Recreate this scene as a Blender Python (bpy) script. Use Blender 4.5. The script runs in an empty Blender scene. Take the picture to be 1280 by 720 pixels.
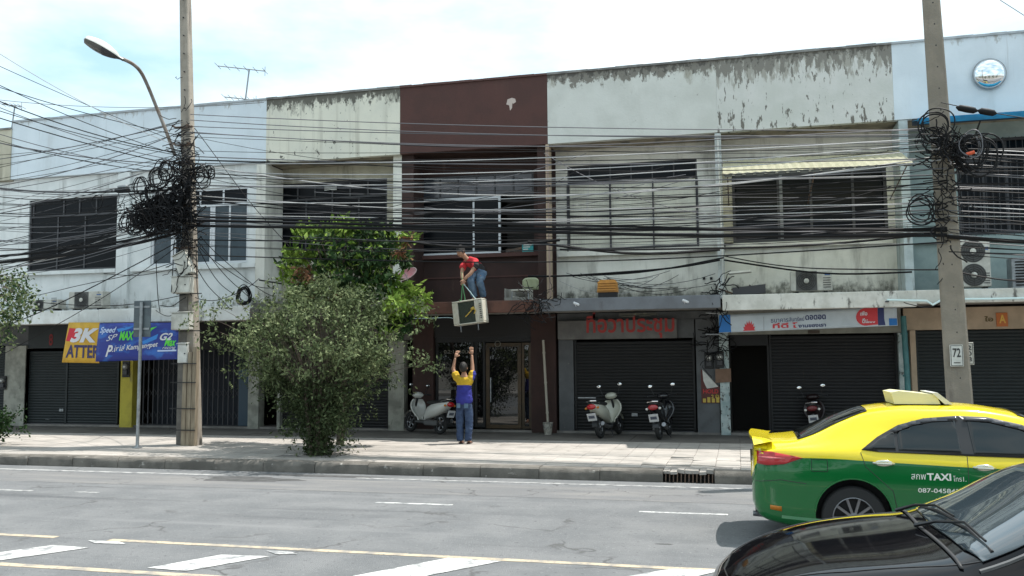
import bpy, bmesh, math, random
import numpy as np
from mathutils import Vector, Matrix, Quaternion
R = math.radians
random.seed(11); rng = np.random.default_rng(11)
scene = bpy.context.scene
COL = scene.collection

# ---------------------------------------------------------------- camera
CAM = Vector((0, 0, 1.95)); F = 1100.0
_yaw, _pitch, _roll = R(14.3), math.atan(89 / F), R(.44)
_fw = Vector((-math.sin(_yaw) * math.cos(_pitch), math.cos(_yaw) * math.cos(_pitch), math.sin(_pitch)))
_r = Vector((math.cos(_yaw), math.sin(_yaw), 0)); _u = _r.cross(_fw)
_r2 = _r * math.cos(_roll) - _u * math.sin(_roll)
_u2 = _u * math.cos(_roll) + _r * math.sin(_roll)
cam = bpy.data.cameras.new('camera'); camo = bpy.data.objects.new('camera', cam); COL.objects.link(camo)
m = Matrix((( _r2.x, _u2.x, -_fw.x, 0), (_r2.y, _u2.y, -_fw.y, 0), (_r2.z, _u2.z, -_fw.z, 1.95), (0, 0, 0, 1)))
camo.matrix_world = m
cam.sensor_width = 36; cam.lens = 36 * F / 1280; cam.clip_start = .05; cam.clip_end = 3000
scene.camera = camo

# ---------------------------------------------------------------- sky, sun, exposure
SUN = Vector((.35, .2, 1)).normalized()
world = bpy.data.worlds.new('World'); scene.world = world; world.use_nodes = True
nt = world.node_tree; nt.nodes.clear()
wo = nt.nodes.new('ShaderNodeOutputWorld'); bg = nt.nodes.new('ShaderNodeBackground')
sky = nt.nodes.new('ShaderNodeTexSky'); sky.sky_type = 'NISHITA'; sky.sun_disc = False
sky.sun_elevation = math.asin(SUN.z); sky.sun_rotation = math.atan2(SUN.x, SUN.y)
sky.air_density = 1.0; sky.dust_density = 2.5; sky.ozone_density = 1.0
tc = nt.nodes.new('ShaderNodeTexCoord'); mp = nt.nodes.new('ShaderNodeMapping'); mp.inputs['Scale'].default_value = (1, 1, 2.6)
mp.inputs['Location'].default_value = (.35, .1, .2)
no = nt.nodes.new('ShaderNodeTexNoise'); no.inputs['Scale'].default_value = 2.1; no.inputs['Detail'].default_value = 7; no.inputs['Roughness'].default_value = .55
cr = nt.nodes.new('ShaderNodeValToRGB'); cr.color_ramp.elements[0].position = .38; cr.color_ramp.elements[1].position = .66
mx = nt.nodes.new('ShaderNodeMix'); mx.data_type = 'RGBA'
mx.inputs[7].default_value = (8.6, 9.1, 9.3, 1)
m2_ = nt.nodes.new('ShaderNodeMix'); m2_.data_type = 'RGBA'; m2_.inputs[0].default_value = .55; m2_.inputs[7].default_value = (4.9, 7.6, 8.6, 1)
L = nt.links.new
L(tc.outputs['Generated'], mp.inputs['Vector']); L(mp.outputs['Vector'], no.inputs['Vector'])
L(no.outputs['Fac'], cr.inputs['Fac']); L(cr.outputs['Color'], mx.inputs[0])
L(sky.outputs['Color'], m2_.inputs[6]); L(m2_.outputs[2], mx.inputs[6]); L(mx.outputs[2], bg.inputs['Color'])
bg.inputs['Strength'].default_value = .11
L(bg.outputs[0], wo.inputs['Surface'])
sl = bpy.data.lights.new('sun', 'SUN'); sl.energy = 4.2; sl.angle = R(.5); sl.color = (1, .96, .9)
so = bpy.data.objects.new('sun', sl); COL.objects.link(so); so.location = (5, 5, 30)
so.rotation_euler = SUN.to_track_quat('Z', 'Y').to_euler()
vs = scene.view_settings; vs.view_transform = 'Standard'; vs.look = 'None'; vs.exposure = .64; vs.gamma = 1
scene.cycles.max_bounces = 8; scene.cycles.diffuse_bounces = 2; scene.cycles.glossy_bounces = 3
scene.cycles.transparent_max_bounces = 4

# ---------------------------------------------------------------- pixel -> plane helpers (1280x720 photograph)
def ray(x, y): return _fw * F + _r2 * (x - 640) - _u2 * (y - 360)
def P(x, y, Y):
    d = ray(x, y); return CAM + d * (Y / d.y)
def G(x, y, z):
    d = ray(x, y); return CAM + d * ((z - CAM.z) / d.z)

# ---------------------------------------------------------------- materials
_M = {}
def mat(name, col, rough=.8, col2=None, scale=6, detail=5, contrast=(.35, .65), bump=0, bscale=60, metal=0, spec=.5,
        emit=None, coat=0, cracks=0, stretch=(1, 1, 1), dirt=None, peel=None, facerand=0, trans=0):
    if name in _M: return _M[name]
    m = bpy.data.materials.new(name); _M[name] = m; m.use_nodes = True
    nt = m.node_tree; b = nt.nodes['Principled BSDF']; N = nt.nodes.new; L = nt.links.new
    b.inputs['Roughness'].default_value = rough; b.inputs['Metallic'].default_value = metal
    b.inputs['Specular IOR Level'].default_value = spec
    if coat: b.inputs['Coat Weight'].default_value = coat; b.inputs['Coat Roughness'].default_value = .03
    if emit:
        b.inputs['Emission Color'].default_value = (*emit[0], 1); b.inputs['Emission Strength'].default_value = emit[1]
    pos = N('ShaderNodeNewGeometry')
    def noise(sc, det, st=(1, 1, 1), loc=(0, 0, 0), rg=.6):
        mp = N('ShaderNodeMapping'); mp.inputs['Scale'].default_value = st; mp.inputs['Location'].default_value = loc
        L(pos.outputs['Position'], mp.inputs['Vector'])
        n = N('ShaderNodeTexNoise'); n.inputs['Scale'].default_value = sc; n.inputs['Detail'].default_value = det
        n.inputs['Roughness'].default_value = rg; L(mp.outputs[0], n.inputs['Vector']); return n.outputs['Fac']
    def ramp(f, a, c):
        r = N('ShaderNodeMapRange'); r.inputs[1].default_value = a; r.inputs[2].default_value = c
        r.interpolation_type = 'SMOOTHSTEP'
        L(f, r.inputs[0]); return r.outputs[0]
    def mixc(f, a, bb):
        x = N('ShaderNodeMix'); x.data_type = 'RGBA'
        L(f, x.inputs[0])
        for i, v in ((6, a), (7, bb)):
            if isinstance(v, tuple): x.inputs[i].default_value = (*v, 1)
            else: L(v, x.inputs[i])
        return x.outputs[2]
    c = tuple(col)
    if col2 is not None:
        c = mixc(ramp(noise(scale, detail, stretch), *contrast), c, tuple(col2))
    for dq, dirt_ in enumerate(dirt if isinstance(dirt, list) else [dirt] if dirt else []):   # (colour, scale, lo, hi, stretch)
        c = mixc(ramp(noise(dirt_[1], 6, dirt_[4] if len(dirt_) > 4 else (1, 1, .25), (3 + 5 * dq, 7, 1)), dirt_[2], dirt_[3]), c, tuple(dirt_[0]))
    if cracks:
        vo = N('ShaderNodeTexVoronoi'); vo.feature = 'DISTANCE_TO_EDGE'; vo.inputs['Scale'].default_value = cracks
        dn = N('ShaderNodeTexNoise'); dn.inputs['Scale'].default_value = 3; dn.inputs['Detail'].default_value = 6; L(pos.outputs['Position'], dn.inputs['Vector'])
        ad = N('ShaderNodeVectorMath'); ad.operation = 'MULTIPLY_ADD'; L(dn.outputs['Color'], ad.inputs[0]); ad.inputs[1].default_value = (.5, .5, .5); L(pos.outputs['Position'], ad.inputs[2]); L(ad.outputs[0], vo.inputs['Vector'])
        inv = N('ShaderNodeMapRange'); inv.inputs[1].default_value = .004; inv.inputs[2].default_value = .016; inv.inputs[3].default_value = 1; inv.inputs[4].default_value = 0; L(vo.outputs['Distance'], inv.inputs[0])
        mu = N('ShaderNodeMath'); mu.operation = 'MULTIPLY'; L(inv.outputs[0], mu.inputs[0]); L(ramp(noise(.5, 3, (1, 1, 1), (9, 2, 0)), .50, .58), mu.inputs[1])
        c = mixc(mu.outputs[0], c, (.10, .10, .10))
    if peel:   # list of (colour, scale, stretch, z0, gain, lo, hi, seed): peeled or mossy plaster, more of it towards the coping
        for (pc, psc, pst, z0, gain, lo, hi, sd) in peel:
            n = noise(psc, 7, pst, (sd, sd * 2, 0), .68)
            sep = N('ShaderNodeSeparateXYZ'); L(pos.outputs['Position'], sep.inputs[0])
            a = N('ShaderNodeMath'); a.operation = 'SUBTRACT'; L(sep.outputs[2], a.inputs[0]); a.inputs[1].default_value = z0
            g = N('ShaderNodeMath'); g.operation = 'MULTIPLY_ADD'; L(a.outputs[0], g.inputs[0]); g.inputs[1].default_value = gain; L(n, g.inputs[2])
            c = mixc(ramp(g.outputs[0], lo, hi), c, tuple(pc))
    if facerand:
        oi = N('ShaderNodeObjectInfo')
        wn = N('ShaderNodeTexWhiteNoise'); sn = N('ShaderNodeVectorMath'); sn.operation = 'SNAP'; sn.inputs[1].default_value = (facerand[0],) * 3
        L(pos.outputs['Position'], sn.inputs[0]); L(sn.outputs[0], wn.inputs['Vector'])
        hsv = N('ShaderNodeHueSaturation'); mr = N('ShaderNodeMapRange'); mr.inputs[3].default_value = 1 - facerand[1]; mr.inputs[4].default_value = 1 + facerand[1]
        L(wn.outputs['Value'], mr.inputs[0]); L(mr.outputs[0], hsv.inputs['Value'])
        if isinstance(c, tuple): hsv.inputs['Color'].default_value = (*c, 1)
        else: L(c, hsv.inputs['Color'])
        c = hsv.outputs[0]
    if isinstance(c, tuple): b.inputs['Base Color'].default_value = (*c, 1)
    else: L(c, b.inputs['Base Color'])
    if bump:
        bp = N('ShaderNodeBump'); bp.inputs['Strength'].default_value = bump; bp.inputs['Distance'].default_value = .02
        L(noise(bscale, 5), bp.inputs['Height']); L(bp.outputs[0], b.inputs['Normal'])
    if trans:
        tr = N('ShaderNodeBsdfTranslucent'); ms = N('ShaderNodeMixShader'); ms.inputs[0].default_value = trans
        if isinstance(c, tuple): tr.inputs[0].default_value = (*c, 1)
        else: L(c, tr.inputs[0])
        L(b.outputs[0], ms.inputs[1]); L(tr.outputs[0], ms.inputs[2]); L(ms.outputs[0], nt.nodes['Material Output'].inputs['Surface'])
    return m

GREYP = (.13, .125, .105)
blue_white = mat('blue_white_paint', (.70, .77, .82), .85, (.63, .70, .75), 1.2, dirt=[((.52, .56, .58), 1.6, .52, .85, (1, 1, .2)), ((.40, .42, .42), 3.5, .62, .8, (2.5, 1, .10))], peel=[((.42, .43, .42), 5, (1.4, 1, .6), 8.5, .6, .58, .75, 41)], bump=.15, bscale=25)
white_wall = mat('white_wall_paint', (.76, .78, .77), .85, (.66, .69, .68), 1.5, dirt=((.30, .31, .29), 2.2, .52, .8, (1.6, 1, .22)), bump=.2, bscale=25,
                 peel=[((.2, .2, .17), 6, (1, 1, .6), 3.9, -.5, .66, .92, 5)])
cream_moss = mat('cream_plaster_mossy', (.74, .72, .61), .9, (.66, .65, .56), 1.3, bump=.3, bscale=20,
                 dirt=[((.50, .48, .40), 3.0, .5, .8, (2.2, 1, .12))], peel=[((.34, .33, .28), 4.5, (1.6, 1, .6), 8.28, .5, .55, .68, 3), (GREYP, 6.5, (1.4, 1, .7), 8.38, .75, .55, .63, 23), ((.1, .095, .08), 7, (1, 1, .7), 7.9, -.05, .64, .68, 9)])
white_moss = mat('white_plaster_mossy', (.63, .64, .60), .9, (.55, .56, .52), 1.1, bump=.3, bscale=20,
                 dirt=[((.50, .50, .46), 3.0, .58, .95, (1.6, 1, .12))], peel=[((.36, .35, .30), 3.5, (1.2, 1, .5), 8.25, .40, .55, .72, 2), ((.20, .19, .165), 5.5, (1.3, 1, .7), 8.36, .75, .55, .63, 13), ((.10, .095, .085), 9, (1.2, 1, .7), 8.50, .75, .57, .63, 31), ((.2, .19, .16), 5, (1, 1, .8), 7.9, 0, .67, .70, 4)])
white_peel = mat('white_plaster_peeling', (.63, .63, .60), .9, (.56, .57, .53), 1.4, bump=.35, bscale=20,
                 dirt=[((.50, .49, .45), 3.0, .58, .95, (1.6, 1, .12))], peel=[((.36, .35, .31), 4.5, (1.8, 1, .5), 8.1, .40, .54, .66, 21), ((.22, .21, .185), 4.6, (2.0, 1, .55), 8.18, .34, .565, .585, 17), ((.12, .115, .10), 10, (1.2, 1, .7), 8.52, .6, .56, .62, 37), ((.17, .16, .14), 5.2, (1.7, 1, .5), 7.7, -.08, .615, .635, 27)])
old_cream = mat('old_cream_wall', (.56, .53, .42), .9, (.44, .41, .32), 1.6, dirt=((.16, .145, .11), 1.8, .5, .78, (1.3, 1, .22)), bump=.3, bscale=22,
                peel=[((.10, .10, .085), 4.5, (1, 1, .6), 3.6, -.6, .55, .86, 6)])
old_white = mat('old_white_wall', (.76, .75, .68), .9, (.66, .65, .58), 1.7, dirt=((.22, .21, .18), 1.9, .5, .8, (1.3, 1, .25)), bump=.3, bscale=22,
                peel=[((.14, .14, .12), 5, (1, 1, .7), 3.75, -.75, .54, .84, 8)])
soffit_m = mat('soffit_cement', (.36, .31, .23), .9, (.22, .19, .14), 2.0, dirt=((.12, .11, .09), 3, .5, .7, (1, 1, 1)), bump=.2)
brown_paint = mat('brown_paint', (.082, .034, .028), .8, (.068, .03, .025), 1.6, dirt=((.10, .05, .04), 2, .6, .9, (1, 1, .25)), bump=.12, bscale=25)
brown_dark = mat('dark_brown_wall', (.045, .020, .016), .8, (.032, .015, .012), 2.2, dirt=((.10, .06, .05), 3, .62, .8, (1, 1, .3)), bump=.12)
coping_m = mat('coping_cement', (.14, .14, .135), .9, (.26, .26, .25), 3)
coping_light = mat('coping_painted', (.45, .49, .52), .9, (.35, .38, .4), 3)
canopy_white = mat('canopy_white', (.72, .75, .74), .85, (.60, .62, .60), 2.4, dirt=((.2, .2, .18), 3.5, .55, .75, (1.5, 1, .5)), bump=.2)
canopy_stain = mat('canopy_stained', (.68, .68, .63), .85, (.52, .52, .47), 3.0, dirt=((.14, .135, .12), 5, .56, .68, (1.5, 1, .6)), bump=.3)
canopy_old = mat('canopy_old_cement', (.20, .19, .165), .9, (.09, .09, .08), 3.0, bump=.3)
canopy_grey = mat('canopy_grey', (.165, .18, .20), .8, (.13, .14, .155), 2.5, dirt=((.08, .08, .08), 4, .6, .75, (1, 1, .5)), bump=.15)
canopy_brown = mat('canopy_brown', (.13, .058, .04), .8, (.085, .04, .03), 3, dirt=((.20, .12, .09), 4, .62, .75, (1, 1, .6)), bump=.2)
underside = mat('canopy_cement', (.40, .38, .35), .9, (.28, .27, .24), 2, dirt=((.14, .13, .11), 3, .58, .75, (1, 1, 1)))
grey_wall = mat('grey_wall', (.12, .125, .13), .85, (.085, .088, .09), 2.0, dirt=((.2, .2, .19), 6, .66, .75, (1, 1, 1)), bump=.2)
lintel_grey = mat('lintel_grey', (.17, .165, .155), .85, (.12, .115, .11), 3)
beige_wall = mat('beige_wall', (.50, .38, .27), .85, (.40, .31, .22), 2.5)
pale_pillar = mat('pale_pillar', (.34, .34, .29), .85, (.21, .21, .18), 3, dirt=((.12, .12, .1), 5, .6, .7, (1, 1, .6)))
teal_pillar = mat('flaking_pillar', (.50, .56, .54), .85, (.28, .36, .36), 4, dirt=((.10, .10, .09), 7, .58, .64, (1, 1, .7)))
green_wall = mat('pale_green_wall', (.36, .44, .42), .85, (.27, .34, .33), 2, dirt=((.14, .15, .14), 3, .6, .8))
yellow_pillar = mat('yellow_pillar', (.52, .44, .06), .8, (.40, .33, .05), 3, dirt=((.2, .17, .08), 5, .6, .75))
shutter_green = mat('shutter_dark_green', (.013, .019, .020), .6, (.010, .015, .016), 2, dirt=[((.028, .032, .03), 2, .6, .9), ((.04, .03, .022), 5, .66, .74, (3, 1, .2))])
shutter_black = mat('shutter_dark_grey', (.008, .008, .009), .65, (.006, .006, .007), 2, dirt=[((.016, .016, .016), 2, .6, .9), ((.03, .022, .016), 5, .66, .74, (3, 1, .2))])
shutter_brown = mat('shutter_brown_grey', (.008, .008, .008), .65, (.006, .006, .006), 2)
glass_dark = mat('dark_glass', (.005, .006, .008), .25, spec=.12)
glass_blue = mat('blue_grey_glass', (.05, .07, .085), .15, (.03, .045, .055), 2, spec=.4)
glass_shop = mat('shop_glass', (.006, .006, .007), .02, spec=1.0)
frost = mat('translucent_corrugated_sheet', (.66, .65, .55), .5, (.52, .51, .43), 2.5, dirt=((.55, .54, .5), 3, .6, .7, (2, 1, .2)))
black_m = mat('black_metal', (.012, .012, .013), .6)
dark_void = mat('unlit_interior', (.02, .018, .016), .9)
frame_dark = mat('dark_window_frame', (.05, .05, .055), .6)
frame_grey = mat('grey_window_frame', (.17, .18, .19), .5)
frame_white = mat('white_window_frame', (.62, .64, .66), .5)
wood_gold = mat('gold_wood_frame', (.07, .042, .018), .45, (.045, .028, .012), 5)
awn_cream = mat('cream_awning_sheet', (.90, .88, .66), .6, (.80, .78, .56), 4, dirt=((.40, .38, .25), 5, .62, .75, (2, 1, 1)), trans=.7)
awn_blue = mat('blue_awning_sheet', (.02, .32, .55), .5, (.02, .24, .42), 5, trans=.5)
concrete = mat('pole_concrete', (.34, .30, .25), .9, (.26, .23, .19), 2.5, dirt=((.12, .10, .085), 2.2, .52, .75, (2, 2, .25)), bump=.4, bscale=30)
concrete2 = mat('pole_concrete_warm', (.27, .235, .19), .9, (.21, .185, .15), 2.5, dirt=((.12, .10, .085), 3, .58, .8, (2, 2, .3)), bump=.4, bscale=30)
steel = mat('galvanised_steel', (.33, .35, .36), .45, (.24, .25, .26), 8, metal=.6)
rust = mat('rusty_steel', (.13, .075, .045), .7, (.08, .06, .05), 9)
cable_m = mat('black_cable', (.008, .008, .009), .65, spec=.25)
cable_g = mat('grey_cable', (.10, .10, .11), .5)
cable_glint = mat('sun_glint_cable', (.42, .42, .42), .5)  # pale tone paints the sun's glint onto the wire
white_plastic = mat('white_plastic', (.62, .62, .58), .5, (.5, .5, .46), 6)
ac_white = mat('aged_white_casing', (.58, .57, .51), .5, (.44, .43, .38), 5, dirt=((.2, .19, .16), 6, .6, .75))
grille_m = mat('dark_grille', (.035, .035, .035), .5)
asphalt = mat('asphalt', (.146, .152, .157), .9, (.192, .196, .199), 1.3, 10, (.35, .68), bump=1, bscale=90, cracks=.55,
              dirt=[((.105, .109, .114), 1.0, .52, .72, (.12, 1.6, 1)), ((.25, .25, .25), 26, .58, .68, (1, 1, 1)), ((.08, .082, .085), 16, .60, .70, (1, 1, 1)), ((.22, .222, .225), .8, .55, .8, (.1, 2.2, 1)), ((.075, .075, .075), 2.6, .69, .73, (.5, 1.3, 1))])
pave_m = mat('paving_tile', (.39, .358, .325), .9, (.31, .288, .262), 1.5, 6, bump=.3, bscale=60, facerand=(.4, .06), dirt=[((.22, .20, .175), 2.3, .56, .74, (.5, 1, 1)), ((.13, .12, .105), 7, .66, .72, (.6, 1, 1))])
joint_m = mat('paving_bed', (.25, .23, .21), .95, (.16, .15, .14), 3)
shade_slab_m = mat('shade_toned_cement', (.15, .138, .122), .92, (.105, .097, .086), 1.2, 6, bump=.3, bscale=60, dirt=((.09, .085, .075), 2.3, .55, .72, (.6, 1, 1)))  # darker than the tiles: shop-front shade put into the colour
kerb_m = mat('kerb_concrete', (.17, .155, .135), .9, (.10, .092, .08), 3, 7, bump=.5, bscale=40, dirt=((.34, .32, .29), 5, .62, .7, (1, 1, 1)))
paint_w = mat('road_paint_white', (.52, .52, .505), .85, (.20, .205, .21), 5, 10, (.46, .66), bump=.3, dirt=((.19, .19, .19), 22, .55, .66, (1, 1, 1)))
paint_fade = mat('road_paint_faded', (.36, .36, .35), .8, (.19, .19, .19), 7, 9, (.42, .6), bump=.3)
paint_y = mat('road_paint_yellow', (.47, .385, .27), .85, (.25, .23, .20), 4, 10, (.42, .62), bump=.3, dirt=((.19, .19, .18), 22, .55, .66, (1, 1, 1)))
bark = mat('bark', (.13, .10, .075), .95, (.07, .055, .04), 9, bump=.6)

# ---------------------------------------------------------------- mesh collector
class MB:
    def __init__(s): s.v = []; s.f = []; s.m = []
    def _q(s, pts, faces, mi=0):
        n = len(s.v); s.v.extend([tuple(p) for p in pts]); s.f.extend([tuple(n + i for i in f) for f in faces]); s.m.extend([mi] * len(faces))
    def box(s, x0, x1, y0, y1, z0, z1, mi=0):
        if x0 > x1: x0, x1 = x1, x0
        if y0 > y1: y0, y1 = y1, y0
        if z0 > z1: z0, z1 = z1, z0
        s._q([(x0, y0, z0), (x1, y0, z0), (x1, y1, z0), (x0, y1, z0), (x0, y0, z1), (x1, y0, z1), (x1, y1, z1), (x0, y1, z1)],
             [(0, 3, 2, 1), (4, 5, 6, 7), (0, 1, 5, 4), (1, 2, 6, 5), (2, 3, 7, 6), (3, 0, 4, 7)], mi); return s
    def bev(s, x0, x1, y0, y1, z0, z1, b=.01, mi=0):
        """box with chamfered vertical and top/bottom edges"""
        def ring(d, z): return [(x0 + d, y0 + 0 + (b if d == 0 else 0) * 0, z)]
        rings = []
        for z, i in ((z0, b), (z0 + b, 0), (z1 - b, 0), (z1, b)):
            a, c, d, e = x0 + i, x1 - i, y0 + i, y1 - i; k = b * .6
            rings.append([(a + k, d, z), (c - k, d, z), (c, d + k, z), (c, e - k, z), (c - k, e, z), (a + k, e, z), (a, e - k, z), (a, d + k, z)])
        pts = sum(rings, []); fs = [tuple(range(7, -1, -1)), tuple(24 + i for i in range(8))]
        for r in range(3):
            for i in range(8): fs.append((r * 8 + i, r * 8 + (i + 1) % 8, r * 8 + 8 + (i + 1) % 8, r * 8 + 8 + i))
        s._q(pts, fs, mi); return s
    def obox(s, c, ax, ay, az, mi=0):
        c, ax, ay, az = map(Vector, (c, ax, ay, az))
        pts = [c + ax * i + ay * j + az * k for k in (-1, 1) for j in (-1, 1) for i in (-1, 1)]
        s._q(pts, [(0, 2, 3, 1), (4, 5, 7, 6), (0, 1, 5, 4), (1, 3, 7, 5), (3, 2, 6, 7), (2, 0, 4, 6)], mi); return s
    def prism(s, poly, d, mi=0):
        """poly: list of 3D points (planar), d: extrusion vector"""
        n = len(poly); d = Vector(d); p = [Vector(q) for q in poly]
        s._q(p + [q + d for q in p], [tuple(range(n - 1, -1, -1)), tuple(range(n, 2 * n))] + [(i, (i + 1) % n, n + (i + 1) % n, n + i) for i in range(n)], mi); return s
    def tube(s, path, r, n=8, mi=0, caps=True, flat=None):
        path = [Vector(p) for p in path]; rr = r if isinstance(r, (list, tuple)) else [r] * len(path)
        t0 = (path[1] - path[0]).normalized(); up = Vector((0, 0, 1)) if abs(t0.z) < .9 else Vector((1, 0, 0))
        a = t0.cross(up).normalized(); pts = []
        for i, p in enumerate(path):
            t = (path[min(i + 1, len(path) - 1)] - path[max(i - 1, 0)]).normalized()
            a = (a - t * a.dot(t)).normalized(); b = t.cross(a)
            for k in range(n):
                w = 2 * math.pi * k / n; pts.append(p + (a * math.cos(w) + b * math.sin(w)) * rr[i])
        fs = [(i * n + k, i * n + (k + 1) % n, (i + 1) * n + (k + 1) % n, (i + 1) * n + k) for i in range(len(path) - 1) for k in range(n)]
        if caps: fs += [tuple(range(n - 1, -1, -1)), tuple((len(path) - 1) * n + k for k in range(n))]
        s._q(pts, fs, mi); return s
    def ring(s, c, nrm, R0, r, n=28, k=6, mi=0, jit=0, sx=1):
        nrm = Vector(nrm).normalized(); u = nrm.cross(Vector((0, 0, 1)) if abs(nrm.z) < .9 else Vector((1, 0, 0))).normalized(); v = nrm.cross(u); c = Vector(c); pts = []
        for i in range(n):
            a = 2 * math.pi * i / n; rad = u * math.cos(a) * sx + v * math.sin(a); q = c + rad * R0 * (1 + jit * math.sin(3 * a + c.x * 9)) + nrm * jit * R0 * math.sin(2 * a)
            for j in range(k):
                b = 2 * math.pi * j / k; pts.append(q + (rad * math.cos(b) + nrm * math.sin(b)) * r)
        s._q(pts, [(i * k + j, i * k + (j + 1) % k, ((i + 1) % n) * k + (j + 1) % k, ((i + 1) % n) * k + j) for i in range(n) for j in range(k)], mi); return s
    def lathe(s, c, ax, prof, n=20, mi=0, caps=True):
        """prof: (radius, height along ax)"""
        c = Vector(c); ax = Vector(ax).normalized(); u = ax.cross(Vector((0, 0, 1)) if abs(ax.z) < .9 else Vector((1, 0, 0))).normalized(); v = ax.cross(u); pts = []
        for r, h in prof:
            for k in range(n):
                a = 2 * math.pi * k / n; pts.append(c + ax * h + (u * math.cos(a) + v * math.sin(a)) * max(r, 1e-4))
        m_ = len(prof)
        s._q(pts, [(i * n + k, i * n + (k + 1) % n, (i + 1) * n + (k + 1) % n, (i + 1) * n + k) for i in range(m_ - 1) for k in range(n)] + ([tuple(range(n - 1, -1, -1)), tuple((m_ - 1) * n + k for k in range(n))] if caps else []), mi); return s
    def ell(s, c, rx, ry, rz, n=14, mi=0, rot=None):
        pts = []; c = Vector(c)
        for i in range(n + 1):
            t = math.pi * i / n
            for k in range(n):
                a = 2 * math.pi * k / n; p = Vector((rx * math.sin(t) * math.cos(a), ry * math.sin(t) * math.sin(a), rz * math.cos(t)))
                if rot is not None: p = rot @ p
                pts.append(c + p)
        s._q(pts, [(i * n + k, (i + 1) * n + k, (i + 1) * n + (k + 1) % n, i * n + (k + 1) % n) for i in range(n) for k in range(n)], mi); return s
    def grid(s, fn, nu, nv, mi=0, closed=False):
        pts = [fn(i / nu, j / nv) for i in range(nu + 1) for j in range(nv + 1)]
        s._q(pts, [(i * (nv + 1) + j, (i + 1) * (nv + 1) + j, (i + 1) * (nv + 1) + j + 1, i * (nv + 1) + j + 1) for i in range(nu) for j in range(nv)], mi); return s
    def mesh(s, name, mats, off=(0, 0, 0), smooth=False):
        me = bpy.data.meshes.new(name); off = Vector(off)
        me.from_pydata([(p[0] - off.x, p[1] - off.y, p[2] - off.z) for p in s.v], [], s.f)
        for q in (mats if isinstance(mats, (list, tuple)) else [mats]): me.materials.append(q)
        me.polygons.foreach_set('material_index', s.m)
        if smooth: me.polygons.foreach_set('use_smooth', [True] * len(s.f))
        me.update(); return me
    def build(s, name, mats, parent=None, smooth=False, org=None, kind=None):
        o = bpy.data.objects.new(name, None); bpy.data.objects.remove(o)
        if parent is not None:
            off = base(parent); loc = Vector((0, 0, 0))
        else:
            off = Vector(org) if org is not None else Vector((0, 0, 0)); loc = off
        o = bpy.data.objects.new(name, s.mesh(name, mats, off, smooth)); COL.objects.link(o)
        o.location = loc; o.parent = parent
        if smooth == 'auto' or smooth: shade(o.data)
        if kind: o['kind'] = kind
        return o
def shade(me, ang=35):
    try: me.set_sharp_from_angle(angle=R(ang))
    except Exception: pass
def base(o):
    v = Vector((0, 0, 0))
    while o is not None: v += o.location; o = o.parent
    return v
def tag(o, label, cat, group=None, kind=None):
    if label: o['label'] = label
    if cat: o['category'] = cat
    if group: o['group'] = group
    if kind: o['kind'] = kind
    return o
def thing(name, label, cat, loc=(0, 0, 0), group=None):
    o = bpy.data.objects.new(name, None); COL.objects.link(o); o.location = loc; o.empty_display_size = .2
    return tag(o, label, cat, group)
def copy_tree(o, parent=None):
    c = o.copy(); COL.objects.link(c)
    if parent is not None: c.parent = parent
    for ch in list(o.children): copy_tree(ch, c)
    return c
def text_mesh(body, fit, name, m_, parent, origin, ux, uy, shear=0, bold=0.0, depth=.004, kind=None, space=1.0):
    """lettering scaled into a fit=(width, height) box whose lower left corner is origin, ux right, uy up"""
    cu = bpy.data.curves.new('lettering', 'FONT'); cu.body = body; cu.size = 1; cu.shear = shear; cu.offset = bold; cu.resolution_u = 3
    cu.space_character = space; cu.extrude = .0
    ob = bpy.data.objects.new('lettering_tmp', cu); COL.objects.link(ob)
    dg = bpy.context.evaluated_depsgraph_get(); dg.update()
    me = bpy.data.meshes.new_from_object(ob.evaluated_get(dg)); bpy.data.objects.remove(ob)
    vs_ = np.array([tuple(v.co) for v in me.vertices]); fs = [tuple(p.vertices) for p in me.polygons]
    bpy.data.meshes.remove(me)
    if len(vs_) == 0: return None
    lo = vs_.min(0); hi = vs_.max(0); sx = fit[0] / (hi[0] - lo[0]); sy = fit[1] / (hi[1] - lo[1])
    ux = Vector(ux).normalized(); uy = Vector(uy).normalized(); n = ux.cross(uy); o = Vector(origin)
    mb = MB(); pts = [o + ux * ((v[0] - lo[0]) * sx) + uy * ((v[1] - lo[1]) * sy) + n * depth for v in vs_]
    mb._q(pts, fs)
    return mb.build(name, m_, parent, kind=kind)

# ================================================================= ground, road, pavement
PZ = .18          # pavement level
YP, YC, YW, YS = 20.1, 19.1, 21.0, 21.0
def sheet(name, x0, x1, y0, y1, z, m_, kind='structure', nx=1, ny=1):
    mb = MB(); mb.grid(lambda u, v: (x0 + (x1 - x0) * u, y0 + (y1 - y0) * v, z), nx, ny)
    return tag(mb.build(name, m_), None, None, kind=kind)
sheet('ground', -900, 900, -900, 900, -.25, mat('far_ground', (.16, .15, .13), .95))
mb = MB(); mb.box(-90, 70, -3.0, 14.19, -.2, 0); mb.build('road', asphalt, kind='structure')
mb = MB(); mb.box(-90, 70, -9, -3.02, -.2, .16); mb.build('opposite_pavement', mat('opposite_paving', (.3, .28, .26), .9), kind='structure')

pav = tag(thing('pavement', None, None, (0, 14.5, 0)), None, None, kind='structure')
mb = MB(); mb.box(-60, 50, 14.5, 34, -.2, PZ - .012); mb.build('paving_bed', joint_m, pav)
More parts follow.
